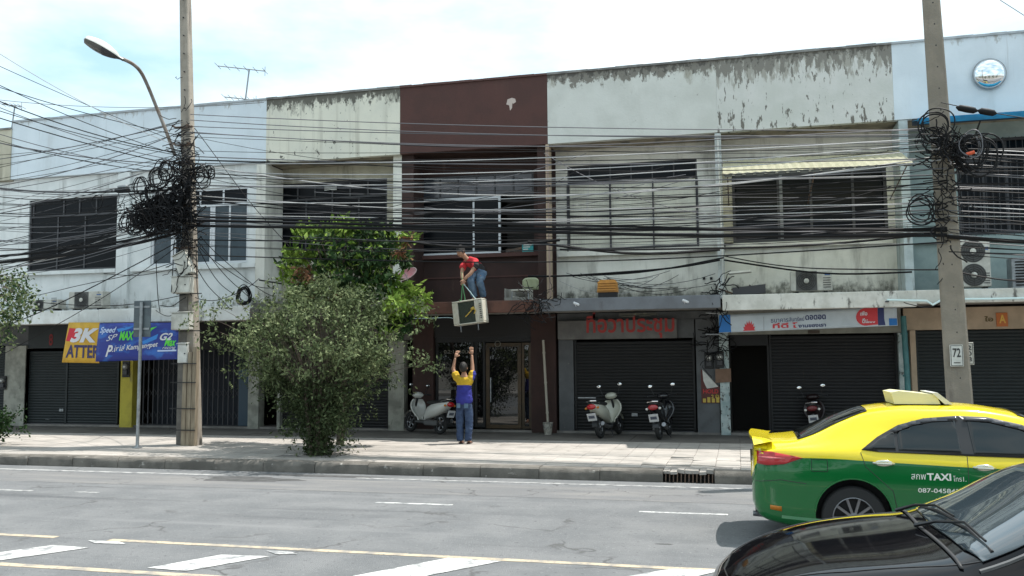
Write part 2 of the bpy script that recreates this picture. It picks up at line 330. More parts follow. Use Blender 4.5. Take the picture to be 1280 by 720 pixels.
# individual tiles, the nearest rows one by one
TS = .4
tm = MB().bev(-TS / 2 + .003, TS / 2 - .003, -TS / 2 + .003, TS / 2 - .003, -.03, 0, .004).mesh('paving_tile', pave_m)
broken = [(-.6, 15.0, 1.0, .55), (-.4, 16.2, 1.0, .5), (-7.7, 15.3, .55, .5)]
def is_broken(x, y, q=0): return any(((x - a) / c) ** 2 + ((y - b) / d) ** 2 < 1 for a, b, c, d in broken[2:])
nt_ = 0
for j in range(11):
    for i in range(-36, 1):
        x = (i + .5) * TS; y = 14.52 + (j + .5) * TS
        if is_broken(x, y): continue
        if nt_ < 296 and j < 8:
            o = bpy.data.objects.new('paving_tile', tm); COL.objects.link(o); o.parent = pav
            rough = any(((x - a) / c) ** 2 + ((y - b) / d) ** 2 < 1 for a, b, c, d in broken[:2])
            k = .022 if rough else .0015
            o.location = (x, y - 14.5, PZ + rng.uniform(-k, k)); o.rotation_euler = (rng.uniform(-1, 1) * k * 2.5, rng.uniform(-1, 1) * k * 2.5, rng.uniform(-.006, .006) * (4 if rough else 1)); nt_ += 1
mb = MB()
for j in range(11):
    for i in range(-75, 40):
        x = (i + .5) * TS; y = 14.52 + (j + .5) * TS
        if is_broken(x, y) or (j < 8 and -36 <= i < 1): continue
        z = PZ + rng.uniform(-.0015, .0015); mb.box(x - TS / 2 + .004, x + TS / 2 - .004, y - TS / 2 + .004, y + TS / 2 - .004, z - .02, z)
mb.build('paving_tiles_beyond', pave_m, pav, kind='stuff')
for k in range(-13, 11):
    mb = MB(); z = PZ + rng.uniform(-.002, .002); mb.bev(k * 2.3 + .006, (k + 1) * 2.3 - .006, 18.93, 20.925, PZ - .04, z, .006); mb.build('shade_toned_slab', shade_slab_m, pav)  # slabs coloured dark to deepen the shade before the shops
mb = MB(); mb.box(-60, 50, 20.93, 21.4, PZ - .02, PZ + .05); mb.build('shop_threshold', joint_m, pav)

kerb = tag(thing('kerb', None, None, (0, 14.2, 0)), None, None, kind='structure')
for k in [i for i in range(-22, 9) if i != 0]:
    x0, x1 = (-1.19 + (k + .0) * 1.0 + .004, -1.19 + (k + 1) * 1.0 - .006) if k < 0 else (-.40 + (k - 1) * 1.0 + .004, -.40 + k * 1.0 - .006)
    mb = MB(); dz = rng.uniform(-.006, .006); dy = rng.uniform(-.008, .008)
    n = 6
    prof = [(14.20, -.02), (14.20, .15), (14.225, PZ), (14.5, PZ)]
    ends = []
    pts = []
    for i in range(n + 1):
        x = x0 + (x1 - x0) * i / n
        for q, (yy, zz) in enumerate([(14.20 + dy, -.02), (14.195 + dy + rng.uniform(-.006, .01), .10), (14.205 + dy + rng.uniform(0, .012), .155 + dz), (14.245 + dy, PZ + .004 + dz + rng.uniform(-.004, .003)), (14.51, PZ + .002 + dz), (14.51, -.02)]):
            pts.append((x, yy, zz))
    fs = [(i * 6 + j, (i + 1) * 6 + j, (i + 1) * 6 + j + 1, i * 6 + j + 1) for i in range(n) for j in range(5)] + [(0, 1, 2, 3, 4, 5), tuple(n * 6 + j for j in (5, 4, 3, 2, 1, 0))]
    mb._q(pts, fs); mb.build('kerb_stone', kerb_m, kerb, smooth=True)
# storm drain inlet in the kerb
dr = thing('drain_grate', 'dark barred storm drain opening set into the kerb left of the taxi', 'drain', (-.7, 14.2, 0))
mb = MB(); mb.box(-2.18 + 1.0, -.41, 14.21, 14.5, -.02, .0); mb.box(-1.175, -.415, 14.42, 14.5, 0, .13); mb.build('drain_pit', mat('drain_pit', (.02, .018, .016), .9), dr)
for i in range(7):   # broken concrete lip, each chunk its own height and overhang
    a = -1.185 + i * .111; mb = MB(); q = rng.uniform(-.03, .05); h_ = rng.uniform(-.012, .016)
    mb.prism([(a + .003, 14.21 + q, .135 + h_), (a + .108, 14.21 + q + rng.uniform(-.03, .03), .135), (a + .108, 14.51, .135), (a + .003, 14.51, .135)], (rng.uniform(-.01, .01), 0, PZ - .135 + h_ + .004)); mb.build('broken_lip', pave_m, dr)
for i in range(13):
    x = -1.15 + i * .06
    mb = MB(); mb.tube([(x, 14.215, 0), (x + .004, 14.225, .134)], .010, 6); mb.build('grate_bar', rust, dr)
# markings
def mark(name, pts, m_, z=.004, label=None):
    o = MB(); o._q([(p.x, p.y, z) for p in pts], [tuple(range(len(pts)))]); return o.build(name, m_, marks)
marks = tag(thing('road_markings', None, None, (0, 0, 0)), None, None, kind='structure')
def strip(name, x0, x1, y, w, m_, z=.004):
    mb = MB(); mb.box(x0, x1, y - w / 2, y + w / 2, .0005, z); return mb.build(name, m_, marks)
for k in range(-8, 8):
    if k in (-1, -2, -3, -4): continue
    x = -4.87 + 3.6 * k; strip('lane_dash', x, x + 1.1, 11.45, .085, paint_w)
strip('lane_dash', -9.75, -9.35, 11.45, .08, paint_fade); strip('lane_dash', -11.4, -10.5, 11.4, .09, paint_fade)
strip('edge_line', -30, -8.6, 13.62, .13, paint_fade); strip('edge_line', -6.2, 12, 13.72, .10, paint_fade)
strip('yellow_line', -30, -7.45, 8.47, .1, paint_y); strip('yellow_line', -6.75, 14, 8.47, .1, paint_y)
strip('yellow_line', -30, 14, 7.24, .11, paint_y)
for poly in ([(-40, 697), (0, 691), (66, 682), (112, 685), (0, 701), (-40, 706)], [(110, 676), (118, 679.5), (157, 680.5), (150, 677.5)],
             [(184, 710.5), (277, 694), (337, 696), (232, 714.5)], [(333, 689), (345, 693.5), (372, 693), (362, 690)],
             [(440, 721), (560, 698), (627, 702), (500, 727)], [(785, 721), (837, 712), (905, 713), (850, 726)]):
    mark('hatch_stripe', [G(a, b, 0) for a, b in poly], paint_w, .0062)
# dark patches with irregular outlines, flat on the road
def blob(name, cx, cy, rx, ry, m_, seed, z=.003):
    r_ = random.Random(seed); n = 40; pts = []
    ph = [r_.uniform(0, 6.28) for _ in range(5)]
    for i in range(n):
        a = 2 * math.pi * i / n; q = 1 + .13 * math.sin(3 * a + ph[0]) + .09 * math.sin(5 * a + ph[1]) + .06 * math.sin(9 * a + ph[2]) + .04 * math.sin(14 * a + ph[3])
        pts.append((cx + rx * q * math.cos(a), cy + ry * q * math.sin(a), z))
    o = MB(); o._q(pts, [tuple(range(n))]); return tag(o.build(name, m_), None, None, kind='structure')
dark_patch_m = mat('dark_road_patch', (.05, .05, .05), .8, (.09, .09, .09), 6, bump=.5, bscale=90)
blob('dark_road_patch', -7.9, 13.25, .85, .30, dark_patch_m, 4)
blob('dark_road_patch', -6.9, 13.85, 1.1, .10, dark_patch_m, 6)
# a long lighter lane strip (patched surface) as real sheets
sheet('asphalt_patch', -60, 40, 12.3, 13.45, .0022, mat('asphalt_pale', (.225, .22, .213), .9, (.17, .172, .175), 1.4, 8, (.35, .6), bump=1, bscale=90, stretch=(.3, 1.5, 1), cracks=.9, dirt=[((.27, .265, .26), 30, .60, .70, (1, 1, 1)), ((.10, .10, .10), 18, .64, .74, (1, 1, 1))]))

# ================================================================= buildings
D = [-27.4, -23.5, -19.6, -15.75, -11.65, -7.96, -4.22, -.30, 3.52, 7.3, 11.1]
def wall_open(mb, x0, x1, z0, z1, y0, y1, holes, mi=0):
    xs = sorted({x0, x1, *[h[0] for h in holes], *[h[1] for h in holes]})
    xs = [x for x in xs if x0 <= x <= x1]
    for a, b in zip(xs, xs[1:]):
        c = (a + b) / 2; hs = sorted([(h[2], h[3]) for h in holes if h[0] < c < h[1]]); z = z0
        for h0, h1 in hs:
            if h0 > z: mb.box(a, b, y0, y1, z, h0, mi)
            z = max(z, h1)
        if z < z1: mb.box(a, b, y0, y1, z, z1, mi)
    return mb
def window(par, x0, x1, z0, z1, y, cols, fm, gm, transom=None, tcols=None, ft=.05, tgm=None, back=True, hz=(), pane_ms=None):
    """frame with one pane object per light; panes are sub-parts of the frame"""
    mb = MB(); d = .05
    mb.box(x0, x1, y, y + d, z0, z0 + ft); mb.box(x0, x1, y, y + d, z1 - ft, z1)
    zt = z1 - transom if transom else z1 - ft
    if transom: mb.box(x0 + ft, x1 - ft, y, y + d, zt - ft, zt)
    mb.box(x0, x0 + ft, y, y + d, z0 + ft, z1 - ft); mb.box(x1 - ft, x1, y, y + d, z0 + ft, z1 - ft)
    low_top = zt - ft if transom else z1 - ft
    def cols_x(c): return [x0 + ft + (x1 - x0 - 2 * ft) * q for q in ([i / c for i in range(c + 1)] if isinstance(c, int) else [0, *c, 1])]
    cx = cols_x(cols)
    for x in cx[1:-1]: mb.box(x - ft * .4, x + ft * .4, y + .003, y + d - .003, z0 + ft, low_top)
    for z in hz: mb.box(x0 + ft, x1 - ft, y + .006, y + d - .006, z - ft * .3, z + ft * .3)
    tx = cols_x(tcols) if transom else []
    for x in tx[1:-1]: mb.box(x - ft * .4, x + ft * .4, y + .003, y + d - .003, zt, z1 - ft)
    fr = mb.build('window_frame', fm, par)
    for i, (a, b) in enumerate(zip(cx, cx[1:])):
        g = (pane_ms[i] if pane_ms else gm)
        if g is None: continue
        mb = MB(); tl = R(rng.uniform(-.25, .25)); dd = (b - a) / 2 * math.sin(tl)
        mb.prism([(a + ft * .3, y + .028 - dd, z0 + ft * .8), (b - ft * .3, y + .028 + dd, z0 + ft * .8), (b - ft * .3, y + .028 + dd, low_top + .01), (a + ft * .3, y + .028 - dd, low_top + .01)], (0, .006, 0))
        mb.build('pane', g, fr)
    for a, b in zip(tx, tx[1:]):
        mb = MB(); mb.box(a + ft * .3, b - ft * .3, y + .026, y + .032, zt - .01, z1 - ft * .8); mb.build('transom_pane', tgm or gm, fr)
    return fr
def shutter(par, x0, x1, z0, z1, y, m_, name='roller_shutter', step=.075):
    n = int((z1 - z0) / step); mb = MB(); pts = []
    for i in range(n):
        z = z0 + i * step
        for dz, dy in ((0, .0), (.008, -.014), (.035, -.022), (.062, -.014), (.07, 0)):
            pts.append((y + dy, z + dz))
    nn = len(pts)
    mb._q([(x0, a, b) for a, b in pts] + [(x1, a, b) for a, b in pts], [(i, nn + i, nn + i + 1, i + 1) for i in range(nn - 1)])
    # curtain folds over into its housing
    mb.box(x0, x1, y, y + .03, z0, z0 + .02)
    s = mb.build(name, m_, par, kind='stuff')
    cx_ = (x0 + x1) / 2; g = MB(); g.bev(cx_ - .07, cx_ + .07, y - .05, y - .024, z0 + .32, z0 + .40, .006); g.lathe((cx_, y - .06, z0 + .36), (0, 1, 0), [(.016, 0), (.018, .012)], 10); g.build('lock_plate', steel, par)
    g = MB(); g.tube([(cx_ - .5, y - .025, z0 + .1), (cx_ - .5, y - .06, z0 + .1), (cx_ - .38, y - .06, z0 + .1), (cx_ - .38, y - .025, z0 + .1)], .007, 5); g.build('pull_handle', steel, par)
    g = MB(); g.box(x0 - .05, x0 - .002, y - .05, y + .05, z0, z1); g.build('shutter_rail', m_, par)
    g = MB(); g.box(x1 + .002, x1 + .05, y - .05, y + .05, z0, z1); g.build('shutter_rail', m_, par)
    g = MB(); g.bev(x0, x1, y - .04, y + .02, z0 - .06, z0 - .004, .008); g.build('shutter_bottom_bar', frame_dark, par)
    return s
def canopy(par, x0, x1, m_, z0=2.98, z1=3.27, y=YC, lip=True):
    mb = MB(); mb.bev(x0, x1, y, y + .14, z0, z1, .012); mb.build('canopy_fascia', m_, par)
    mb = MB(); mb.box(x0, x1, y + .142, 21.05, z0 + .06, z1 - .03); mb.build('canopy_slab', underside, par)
def parapet(par, x0, x1, m_, cop, z0=7.03, z1=8.70, yb=YW + .1, sof=soffit_m, y=YP):
    mb = MB(); mb.box(x0 + .001, x1 - .001, y, y + .15, z0, z1); mb.build('parapet', m_, par)
    mb = MB()
    n = 12
    for i in range(n):
        a = x0 + (x1 - x0) * i / n; b = x0 + (x1 - x0) * (i + 1) / n; q = rng.uniform(-.006, .008)
        mb.box(a, b, y - .035, y + .19, z1, z1 + .05 + q)
    mb.build('coping', cop, par)
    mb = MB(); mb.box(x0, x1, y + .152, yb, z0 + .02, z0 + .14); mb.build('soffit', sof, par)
def rear(par, x0, x1, m_=dark_void):
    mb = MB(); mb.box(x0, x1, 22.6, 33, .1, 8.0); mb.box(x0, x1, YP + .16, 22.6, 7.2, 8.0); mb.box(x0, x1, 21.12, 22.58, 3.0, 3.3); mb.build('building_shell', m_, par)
def unit(k, label):
    x0, x1 = D[k], D[k + 1]
    return thing('shophouse', label, 'shophouse', ((x0 + x1) / 2, 21.0, PZ), 'shophouses in the terrace'), x0, x1

# ---- U-1 and U0 : leftmost, mostly out of the frame
for k, lab in ((0, 'plain shophouse at the far left end of the terrace'), (1, 'shophouse with a lower cream parapet at the left edge of the photo')):
    u, x0, x1 = unit(k, lab); rear(u, x0, x1)
    parapet(u, x0, x1, old_cream, coping_m, z0=7.05, z1=8.5, yb=YP + .5, y=YP - .03)
    mb = wall_open(MB(), x0, x1, 3.24, 7.04, YP + .12, YP + .3, [(x0 + .7, x1 - .7, 4.5, 6.45)]); mb.build('upper_wall', white_wall, u)
    window(u, x0 + .7, x1 - .7, 4.5, 6.45, YP + .18, 4, frame_dark, glass_dark, .4, 4)
    canopy(u, x0, x1, canopy_white)
    mb = MB(); mb.box(x0, x1, 20.99, 21.2, 2.45, 3.04); mb.build('lintel', grey_wall, u)
    mb = MB(); mb.box(x1 - .72, x1 - .02, 20.9, 21.2, PZ, 2.44); mb.build('pillar', pale_pillar, u)
    shutter(u, x0 + .06, x1 - .78, PZ + .07, 2.45, 21.1, shutter_green)

# ---- U1 : dark window, green-black shutter
u, x0, x1 = unit(2, 'blue-white shophouse with a wide black window above a closed dark green shutter')
rear(u, x0, x1); parapet(u, x0, x1, blue_white, coping_light, z0=7.08, yb=YP + .5)
W = (P(37, 250, YP + .12).x, P(148, 335, YP + .12).x, 4.47, 6.47)
mb = wall_open(MB(), x0, x1, 3.24, 7.07, YP + .12, YP + .3, [W]); mb.build('upper_wall', white_wall, u)
mb = MB(); mb.box(W[0] - .12, x1 - .36, YP + .02, YP + .119, 4.36, 4.46); mb.build('window_sill', white_wall, u)
window(u, *W, YP + .16, [.31, .62], frame_dark, glass_dark, .45, [.02, .37, .55, .74, .97], ft=.05)
mb = MB(); mb.box(x1 - .34, x1 + .02, YP + .015, YP + .118, 3.26, 7.06); mb.build('wall_pier', white_wall, u)
canopy(u, x0, x1, canopy_white, 2.95, 3.29)
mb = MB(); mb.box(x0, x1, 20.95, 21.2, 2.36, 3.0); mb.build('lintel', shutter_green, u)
px0, px1 = P(10, 500, YS).x, P(146, 500, YS).x
mb = MB(); mb.box(P(150, 500, 20.85).x, P(165, 500, 20.85).x, 20.85, 21.2, PZ, 2.35); mb.build('yellow_pillar', yellow_pillar, u)
shutter(u, px0, px1 - .02, PZ + .08, 2.36, 21.06, shutter_green)
mb = MB(); mb.box(D[2] - .02, px0 - .055, 20.93, 21.2, PZ, 2.35); mb.build('pillar', pale_pillar, u)
mb = MB(); mb.box((px0 + px1) / 2 + .1, (px0 + px1) / 2 + .16, 21.02, 21.055, PZ + .05, 2.3); mb.build('shutter_centre_post', shutter_green, u)
text_mesh('8', (.13, .33), 'house_number', mat('dark_red_paint', (.22, .02, .02), .7), u, (P(61, 431, 20.94).x, 20.945, P(61, 432, 20.94).z), (1, 0, 0), (0, 0, 1), bold=.02)

# ---- U2 : light framed windows, folding gate
u, x0, x1 = unit(3, 'blue-white shophouse with pale framed upper windows above a black folding gate')
rear(u, x0, x1); parapet(u, x0, x1, blue_white, coping_light, z0=7.08, yb=YP + .5)
W = (P(190, 240, YP + .12).x, P(309, 328, YP + .12).x, 4.5, 6.5)
mb = wall_open(MB(), x0, x1, 3.24, 7.07, YP + .12, YP + .3, [W]); mb.build('upper_wall', white_wall, u)
mb = MB(); mb.box(x0 + .1, x1 - .28, YP + .02, YP + .119, 4.36, 4.47); mb.build('window_sill', white_wall, u)
window(u, *W, YP + .16, [.2, .235, .42, .455, .62, .655, .82], frame_white, glass_blue, .42, 4, ft=.06, tgm=glass_dark, pane_ms=[glass_blue, None, glass_blue, None, glass_blue, None, glass_blue, glass_blue])
mb = MB()
for a, b in ((.2, .235), (.42, .455), (.62, .655)):
    w = W[1] - W[0] - .12; mb.box(W[0] + .06 + w * a, W[0] + .06 + w * b, YP + .17, YP + .2, 4.56, 6.02)
mb.build('casement_stile', frame_white, u)
mb = MB(); mb.box(x1 - .26, x1 + .004, YP + .003, YW - .002, 3.3, 7.025); mb.build('end_wall', old_white, u)
canopy(u, x0, P(312, 390, YC).x, canopy_white, 2.95, 3.30)
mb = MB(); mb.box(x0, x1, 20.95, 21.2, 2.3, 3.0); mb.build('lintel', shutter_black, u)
g0, g1 = P(178, 500, YS).x, P(312, 500, YS).x
mb = MB(); mb.box(g1 + .01, P(323, 500, 20.9).x, 20.9, 21.2, PZ, 2.29); mb.build('pillar', pale_pillar, u)
mb = MB(); mb.box(g0, g1, 21.5, 21.55, PZ, 2.3); mb.build('shop_back', mat('dark_blue_shop', (.008, .012, .02), .7), u)
fg = MB(); fg.box(g0, g1, 21.04, 21.08, 2.26, 2.3); fgo = fg.build('gate_top_rail', black_m, u); fg = MB(); fg.box(g0, g1, 21.04, 21.08, PZ + .05, PZ + .08); fg.build('gate_bottom_rail', black_m, u)
n = 19
for i in range(n + 1):
    x = g0 + (g1 - .35 - g0) * i / n
    mb = MB(); mb.box(x - .012, x + .012, 21.03, 21.055, PZ + .08, 2.26); mb.build('gate_bar', frame_dark, fgo)
mb = MB()
for i in range(n):
    xa = g0 + (g1 - .35 - g0) * i / n; xb = g0 + (g1 - .35 - g0) * (i + 1) / n
    for z in (.5, 1.1, 1.7):
        for s in (-1, 1): mb.tube([(xa, 21.07, z - .12 * s), (xb, 21.07, z + .12 * s)], .007, 4)
mb.build('gate_lattice', frame_dark, fgo, kind='stuff')
mb = MB(); mb.bev(g1 - .33, g1 - .02, 21.0, 21.05, PZ + .06, 1.75, .01); mb.build('blue_sheet', mat('dark_blue_sheet', (.018, .045, .07), .5), u)

# ---- U3 : mossy cream, behind the trees
u, x0, x1 = unit(4, 'cream shophouse with a mossy parapet directly behind the two trees')
rear(u, x0, x1); parapet(u, x0, x1, cream_moss, coping_m)
W = (P(348, 232, YW).x, P(484, 232, YW).x, 4.55, 6.66)
mb = wall_open(MB(), x0, x1 - .02, 3.24, 7.06, YW, YW + .12, [W]); mb.build('upper_wall', old_cream, u)
mb = MB(); mb.box(x0 + .01, x1 - .28, YW - .3, YW - .003, 4.42, 4.53); mb.build('window_sill', old_cream, u)
window(u, *W, YW + .03, 4, frame_dark, glass_dark, .42, 6, ft=.05)
mb = MB(); mb.box(W[0] + 1.35, W[0] + 1.7, YW - .008, YW - .001, 6.42, 6.52); mb.build('paper_notice', white_plastic, u)
mb = MB(); mb.box(x1 - .24, x1 - .01, YP + .16, YW - .002, 3.26, 7.04); mb.build('wall_pier', old_white, u)
canopy(u, P(312, 390, YC).x + .005, x1, canopy_old, 2.98, 3.24)
mb = MB(); mb.box(x0 + .1, x0 + 1.3, YC + .3, YC + .5, 3.245, 3.38); mb.build('canopy_upstand', canopy_old, u)
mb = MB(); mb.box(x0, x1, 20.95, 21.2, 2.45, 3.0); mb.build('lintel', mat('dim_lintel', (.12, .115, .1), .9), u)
mb = MB(); mb.box(x0 + .05, P(344, 500, 20.9).x + .05, 20.9, 21.2, PZ, 2.44); mb.build('pillar', pale_pillar, u)
mb = MB(); mb.box(x1 - .62, x1 - .2, 20.92, 21.2, PZ, 2.44); mb.build('pillar', pale_pillar, u)
shutter(u, P(346, 500, YS).x + .1, x1 - .69, PZ + .07, 2.45, 21.06, shutter_black)

# ---- U4 : brown
u, x0, x1 = unit(5, 'dark brown painted shophouse with a glass shop front where the men work')
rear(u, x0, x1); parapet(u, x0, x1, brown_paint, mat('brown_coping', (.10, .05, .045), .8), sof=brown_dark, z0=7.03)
W = (P(525, 222, YW).x, P(667, 222, YW).x, 4.58, 6.60)
mb = wall_open(MB(), x0, x1, 3.24, 7.06, YW, YW + .12, [W]); mb.build('upper_wall', brown_dark, u)
xm = P(626, 300, YW).x; ztr = P(525, 248, YW).z
window(u, W[0], W[1], ztr - .04, W[3], YW + .02, 6, frame_dark, mat('transom_glass', (.05, .055, .07), .15, (.03, .035, .045), 3), ft=.045)
window(u, W[0], xm, W[2], ztr - .045, YW - .015, [.68], frame_white, glass_dark, ft=.055)
mb = MB(); mb.box(xm + .02, W[1], YW + .55, YW + .6, W[2], ztr); mb.build('room_back', dark_void, u)
mb = MB(); mb.box(xm + .05, W[1] - .25, YW + .3, YW + .5, W[2] + .0, W[2] + .14); mb.prism([(xm + .1, YW + .1, W[2] + .02), (W[1] - .3, YW + .1, W[2] + .1), (W[1] - .3, YW + .1, W[2] + .16), (xm + .1, YW + .1, W[2] + .08)], (0, .05, 0)); mb.build('folded_blind', rust, u)
mb = MB(); mb.box(W[0] - .1, W[1] + .15, YW - .12, YW - .002, W[2] - .1, W[2] - .004); mb.build('window_sill', brown_paint, u)
mb = MB(); mb.box(x0, x1, YW - .02, YW - .002, 3.98, 4.02); mb.build('wall_joint', brown_paint, u)
mb = MB(); mb.bev(x0 - .02, x0 + .3, YP + .16, YW - .004, 3.26, 7.04, .01); mb.build('wall_pier', brown_dark, u)
mb = MB(); mb.bev(x1 - .30, x1 - .07, YP + .16, YW - .004, 3.26, 7.04, .01); mb.build('wall_pier', brown_dark, u)
canopy(u, x0, x1 - .0, canopy_brown, 3.0, 3.27)
tl = P(653, 304, YW - .03); br = P(667, 315, YW - .03)
mb = MB(); mb.box(tl.x, br.x, YW - .06, YW - .04, br.z, tl.z); o = mb.build('teal_notice', mat('teal_sign', (.02, .30, .30), .5), u)
for q in range(3):
    mb = MB(); mb.box(tl.x + .03, br.x - .03 - .05 * q, YW - .063, YW - .0605, tl.z - .06 - q * .055, tl.z - .035 - q * .055); mb.build('sign_line', white_plastic, o)
# torn plaster patch on the parapet
c = P(639, 129, YP)
mb = MB(); pp = [(-.09, .10), (.02, .13), (.10, .10), (.12, .02), (.05, -.02), (.03, .0), (.02, -.12), (-.03, -.18), (-.05, -.05), (-.12, -.02)]
mb.prism([(c.x + a, YP - .004, c.z + b) for a, b in pp], (0, .003, 0)); mb.build('torn_patch', mat('exposed_plaster', (.5, .42, .38), .9), u)
# shop front : brown columns, glass, gold door frames
xa, xb = x0 + .02, x1 + .0
mb = MB(); mb.box(xa, xa + .55, 20.95, 21.25, PZ, 3.03); mb.build('pillar', brown_dark, u)
mb = MB(); mb.box(P(664, 480, 20.9).x, x1 - .03, 20.9, 21.25, PZ, 3.03); mb.build('pillar', brown_dark, u)
mb = MB(); mb.box(x0 + .58, P(664, 480, 20.9).x - .004, 21.0, 21.2, 2.5, 3.03); mb.build('lintel', mat('black_fascia', (.012, .010, .010), .5), u)
gx0, gx1 = x0 + .6, P(606, 480, YS).x
def glazed(name, a, b, z0, z1, fr=.06, ps=None, fm=wood_gold):
    mb = MB(); mb.box(a, a + fr, 21.04, 21.1, z0, z1); mb.box(b - fr, b, 21.04, 21.1, z0, z1); mb.box(a + fr, b - fr, 21.04, 21.1, z1 - fr, z1); mb.box(a + fr, b - fr, 21.04, 21.1, z0, z0 + fr)
    o = mb.build(name, fm, u); mb = MB(); mb.box(a + fr * .8, b - fr * .8, 21.065, 21.075, z0 + fr * .8, z1 - fr * .8); mb.build('glass_pane', glass_shop, o); return o
glazed('shop_window', gx0, gx0 + 1.0, PZ + .1, 2.48, fm=black_m); glazed('shop_window', gx0 + 1.02, gx1, PZ + .1, 2.48, fm=black_m)
d0, d1 = P(607, 480, YS).x, P(651, 480, YS).x
dd = glazed('shop_door', d0, d1, PZ + .08, 2.35, .09); mb = MB(); mb.tube([(d0 + .13, 21.0, .9), (d0 + .13, 21.0, 1.5)], .014, 8); mb.tube([(d0 + .13, 21.0, .95), (d0 + .13, 21.05, .95)], .01, 6); mb.tube([(d0 + .13, 21.0, 1.45), (d0 + .13, 21.05, 1.45)], .01, 6); mb.build('handle', steel, dd)
glazed('side_light', d1 + .02, P(663, 480, 20.95).x, PZ + .08, 2.35, .06)
mb = MB(); mb.box(gx0, P(663, 480, 20.95).x, 21.01, 21.14, 2.36 + .02, 2.499); mb.build('door_head', black_m, u)
dimtxt = mat('dim_lettering', (.20, .19, .16), .6)
text_mesh('0.2:13.50น', (.62, .09), 'fascia_lettering', dimtxt, u, (P(555, 441, 20.99).x, 20.985, P(555, 442, 20.99).z), (1, 0, 0), (0, 0, 1))
text_mesh('โทรศัพท์', (.9, .10), 'fascia_lettering', mat('faint_lettering', (.06, .055, .05), .6), u, (P(606, 437, 20.99).x, 20.985, P(606, 437, 20.99).z), (1, 0, 0), (0, 0, 1))
for r_, (yy, tx) in enumerate(((462, 'เปิดบริการ'), (470, 'รับตัดผม'), (480, 'ทุกวันจันทร์'), (487, '10.00-20.00'))):
    text_mesh(tx, (.30, .07), 'window_lettering', dimtxt, u, (P(556, yy, 21.03).x, 21.03, P(556, yy, 21.03).z), (1, 0, 0), (0, 0, 1))
mb = MB(); mb.ring((P(622, 430, 20.98).x, 20.985, P(622, 430, 20.98).z), (0, 1, 0), .07, .008, 20, 5); mb.build('fascia_emblem', dimtxt, u)
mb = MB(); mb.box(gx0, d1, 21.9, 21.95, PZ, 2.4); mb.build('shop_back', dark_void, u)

# ---- U5 : grey canopy, red Thai lettering
u, x0, x1 = unit(6, 'off-white shophouse with a grey canopy and red lettering over a closed shutter')
rear(u, x0, x1); parapet(u, x0, x1, white_moss, coping_m)
W = (P(709, 208, YW).x, P(871, 208, YW).x, 4.58, 6.66)
mb = wall_open(MB(), x0, x1, 3.24, 7.06, YW, YW + .12, [W]); mb.build('upper_wall', old_white, u)
window(u, *W, YW + .02, 3, frame_dark, frost, .42, 6, ft=.035, tgm=glass_dark, hz=(5.4,))
# protective bars in front of the sheets
gr = MB()
for i in range(4):
    x = W[0] + (W[1] - W[0]) * i / 3; gr.tube([(x, YW - .04, 4.55), (x, YW - .04, 6.2)], .016, 6)
for z in (4.6, 5.4, 6.2): gr.tube([(W[0], YW - .04, z), (W[1], YW - .04, z)], .009, 5)
gr.build('window_guard', frame_dark, u)
mb = MB()
for i in range(46):
    x = W[0] + .05 + (W[1] - W[0] - .1) * (i + .5) / 46; mb.box(x - .012, x + .012, YW + .035, YW + .046, 4.63, 6.16)
mb.build('sheet_corrugation', frost, u, kind='stuff')
mb = MB(); mb.box(x0 + .05, x1 - .15, YW - .14, YW - .002, 4.42, 4.54); mb.build('window_sill', old_white, u)
mb = MB(); mb.bev(x0 - .06, x0 + .02, YP - .01, YP + .3, 3.3, 7.02, .008); mb.build('wall_pier', beige_wall, u)
mb = MB(); mb.bev(x1 - .07, x1 + .07, YP + .02, YW - .004, 3.26, 7.02, .01); mb.build('wall_pier', mat('pale_painted_pier', (.55, .58, .57), .85, (.4, .42, .4), 3), u)
canopy(u, x0 - .04, x1 - .02, canopy_grey, 3.0, 3.28)
mb = MB(); mb.box(x0, x1, 20.98, 21.2, 2.86, 3.04); mb.build('lintel', grey_wall, u)
lx0, lx1 = P(697, 410, 20.8).x, P(846, 410, 20.8).x
mb = MB(); mb.bev(lx0, lx1, 20.80, 21.06, 2.41, 2.86, .015); mb.build('sign_beam', lintel_grey, u)
red_p = mat('red_painted_letters', (.40, .035, .03), .7, (.30, .04, .035), 9)
text_mesh('ที่อวาประชุม', (P(843, 410, 20.79).x - P(733, 410, 20.79).x, .62), 'painted_lettering', red_p, u, (P(733, 410, 20.79).x, 20.798, 2.42), (1, 0, 0), (0, 0, 1), bold=.02, depth=.004)
mb = MB(); mb.box(x0 + .03, P(717, 480, 20.95).x, 20.95, 21.2, PZ, 2.855); mb.build('pillar', grey_wall, u)
mb = MB(); mb.box(P(871, 480, 20.95).x, P(899, 480, 20.95).x, 20.95, 21.2, PZ, 2.855); mb.build('pillar', grey_wall, u)
s0, s1 = P(718, 480, 21.0).x + .06, P(869, 480, 21.0).x - .05
mb = MB(); mb.box(s0 - .06, s1 + .06, 20.97, 21.2, 2.42, 2.855); mb.build('shutter_housing', grey_wall, u)
shutter(u, s0, s1, PZ + .08, 2.43, 21.05, shutter_brown)
mb = MB(); mb.box(s0 + .02, s0 + .45, 21.015, 21.02, 1.0, 1.03); mb.build('latch_bar', steel, u)
for cx_ in (P(721, 379, YC).x, P(857, 378, YC).x):
    mb = MB(); mb.lathe((cx_ - .06, YC - .08, 3.18), (.8, -.3, -.35), [(.01, 0), (.028, .01), (.028, .13), (.02, .15)], 10); mb.tube([(cx_ - .02, YC, 3.1), (cx_ - .03, YC - .08, 3.15)], .008, 5); mb.build('canopy_lamp', frame_white, u)
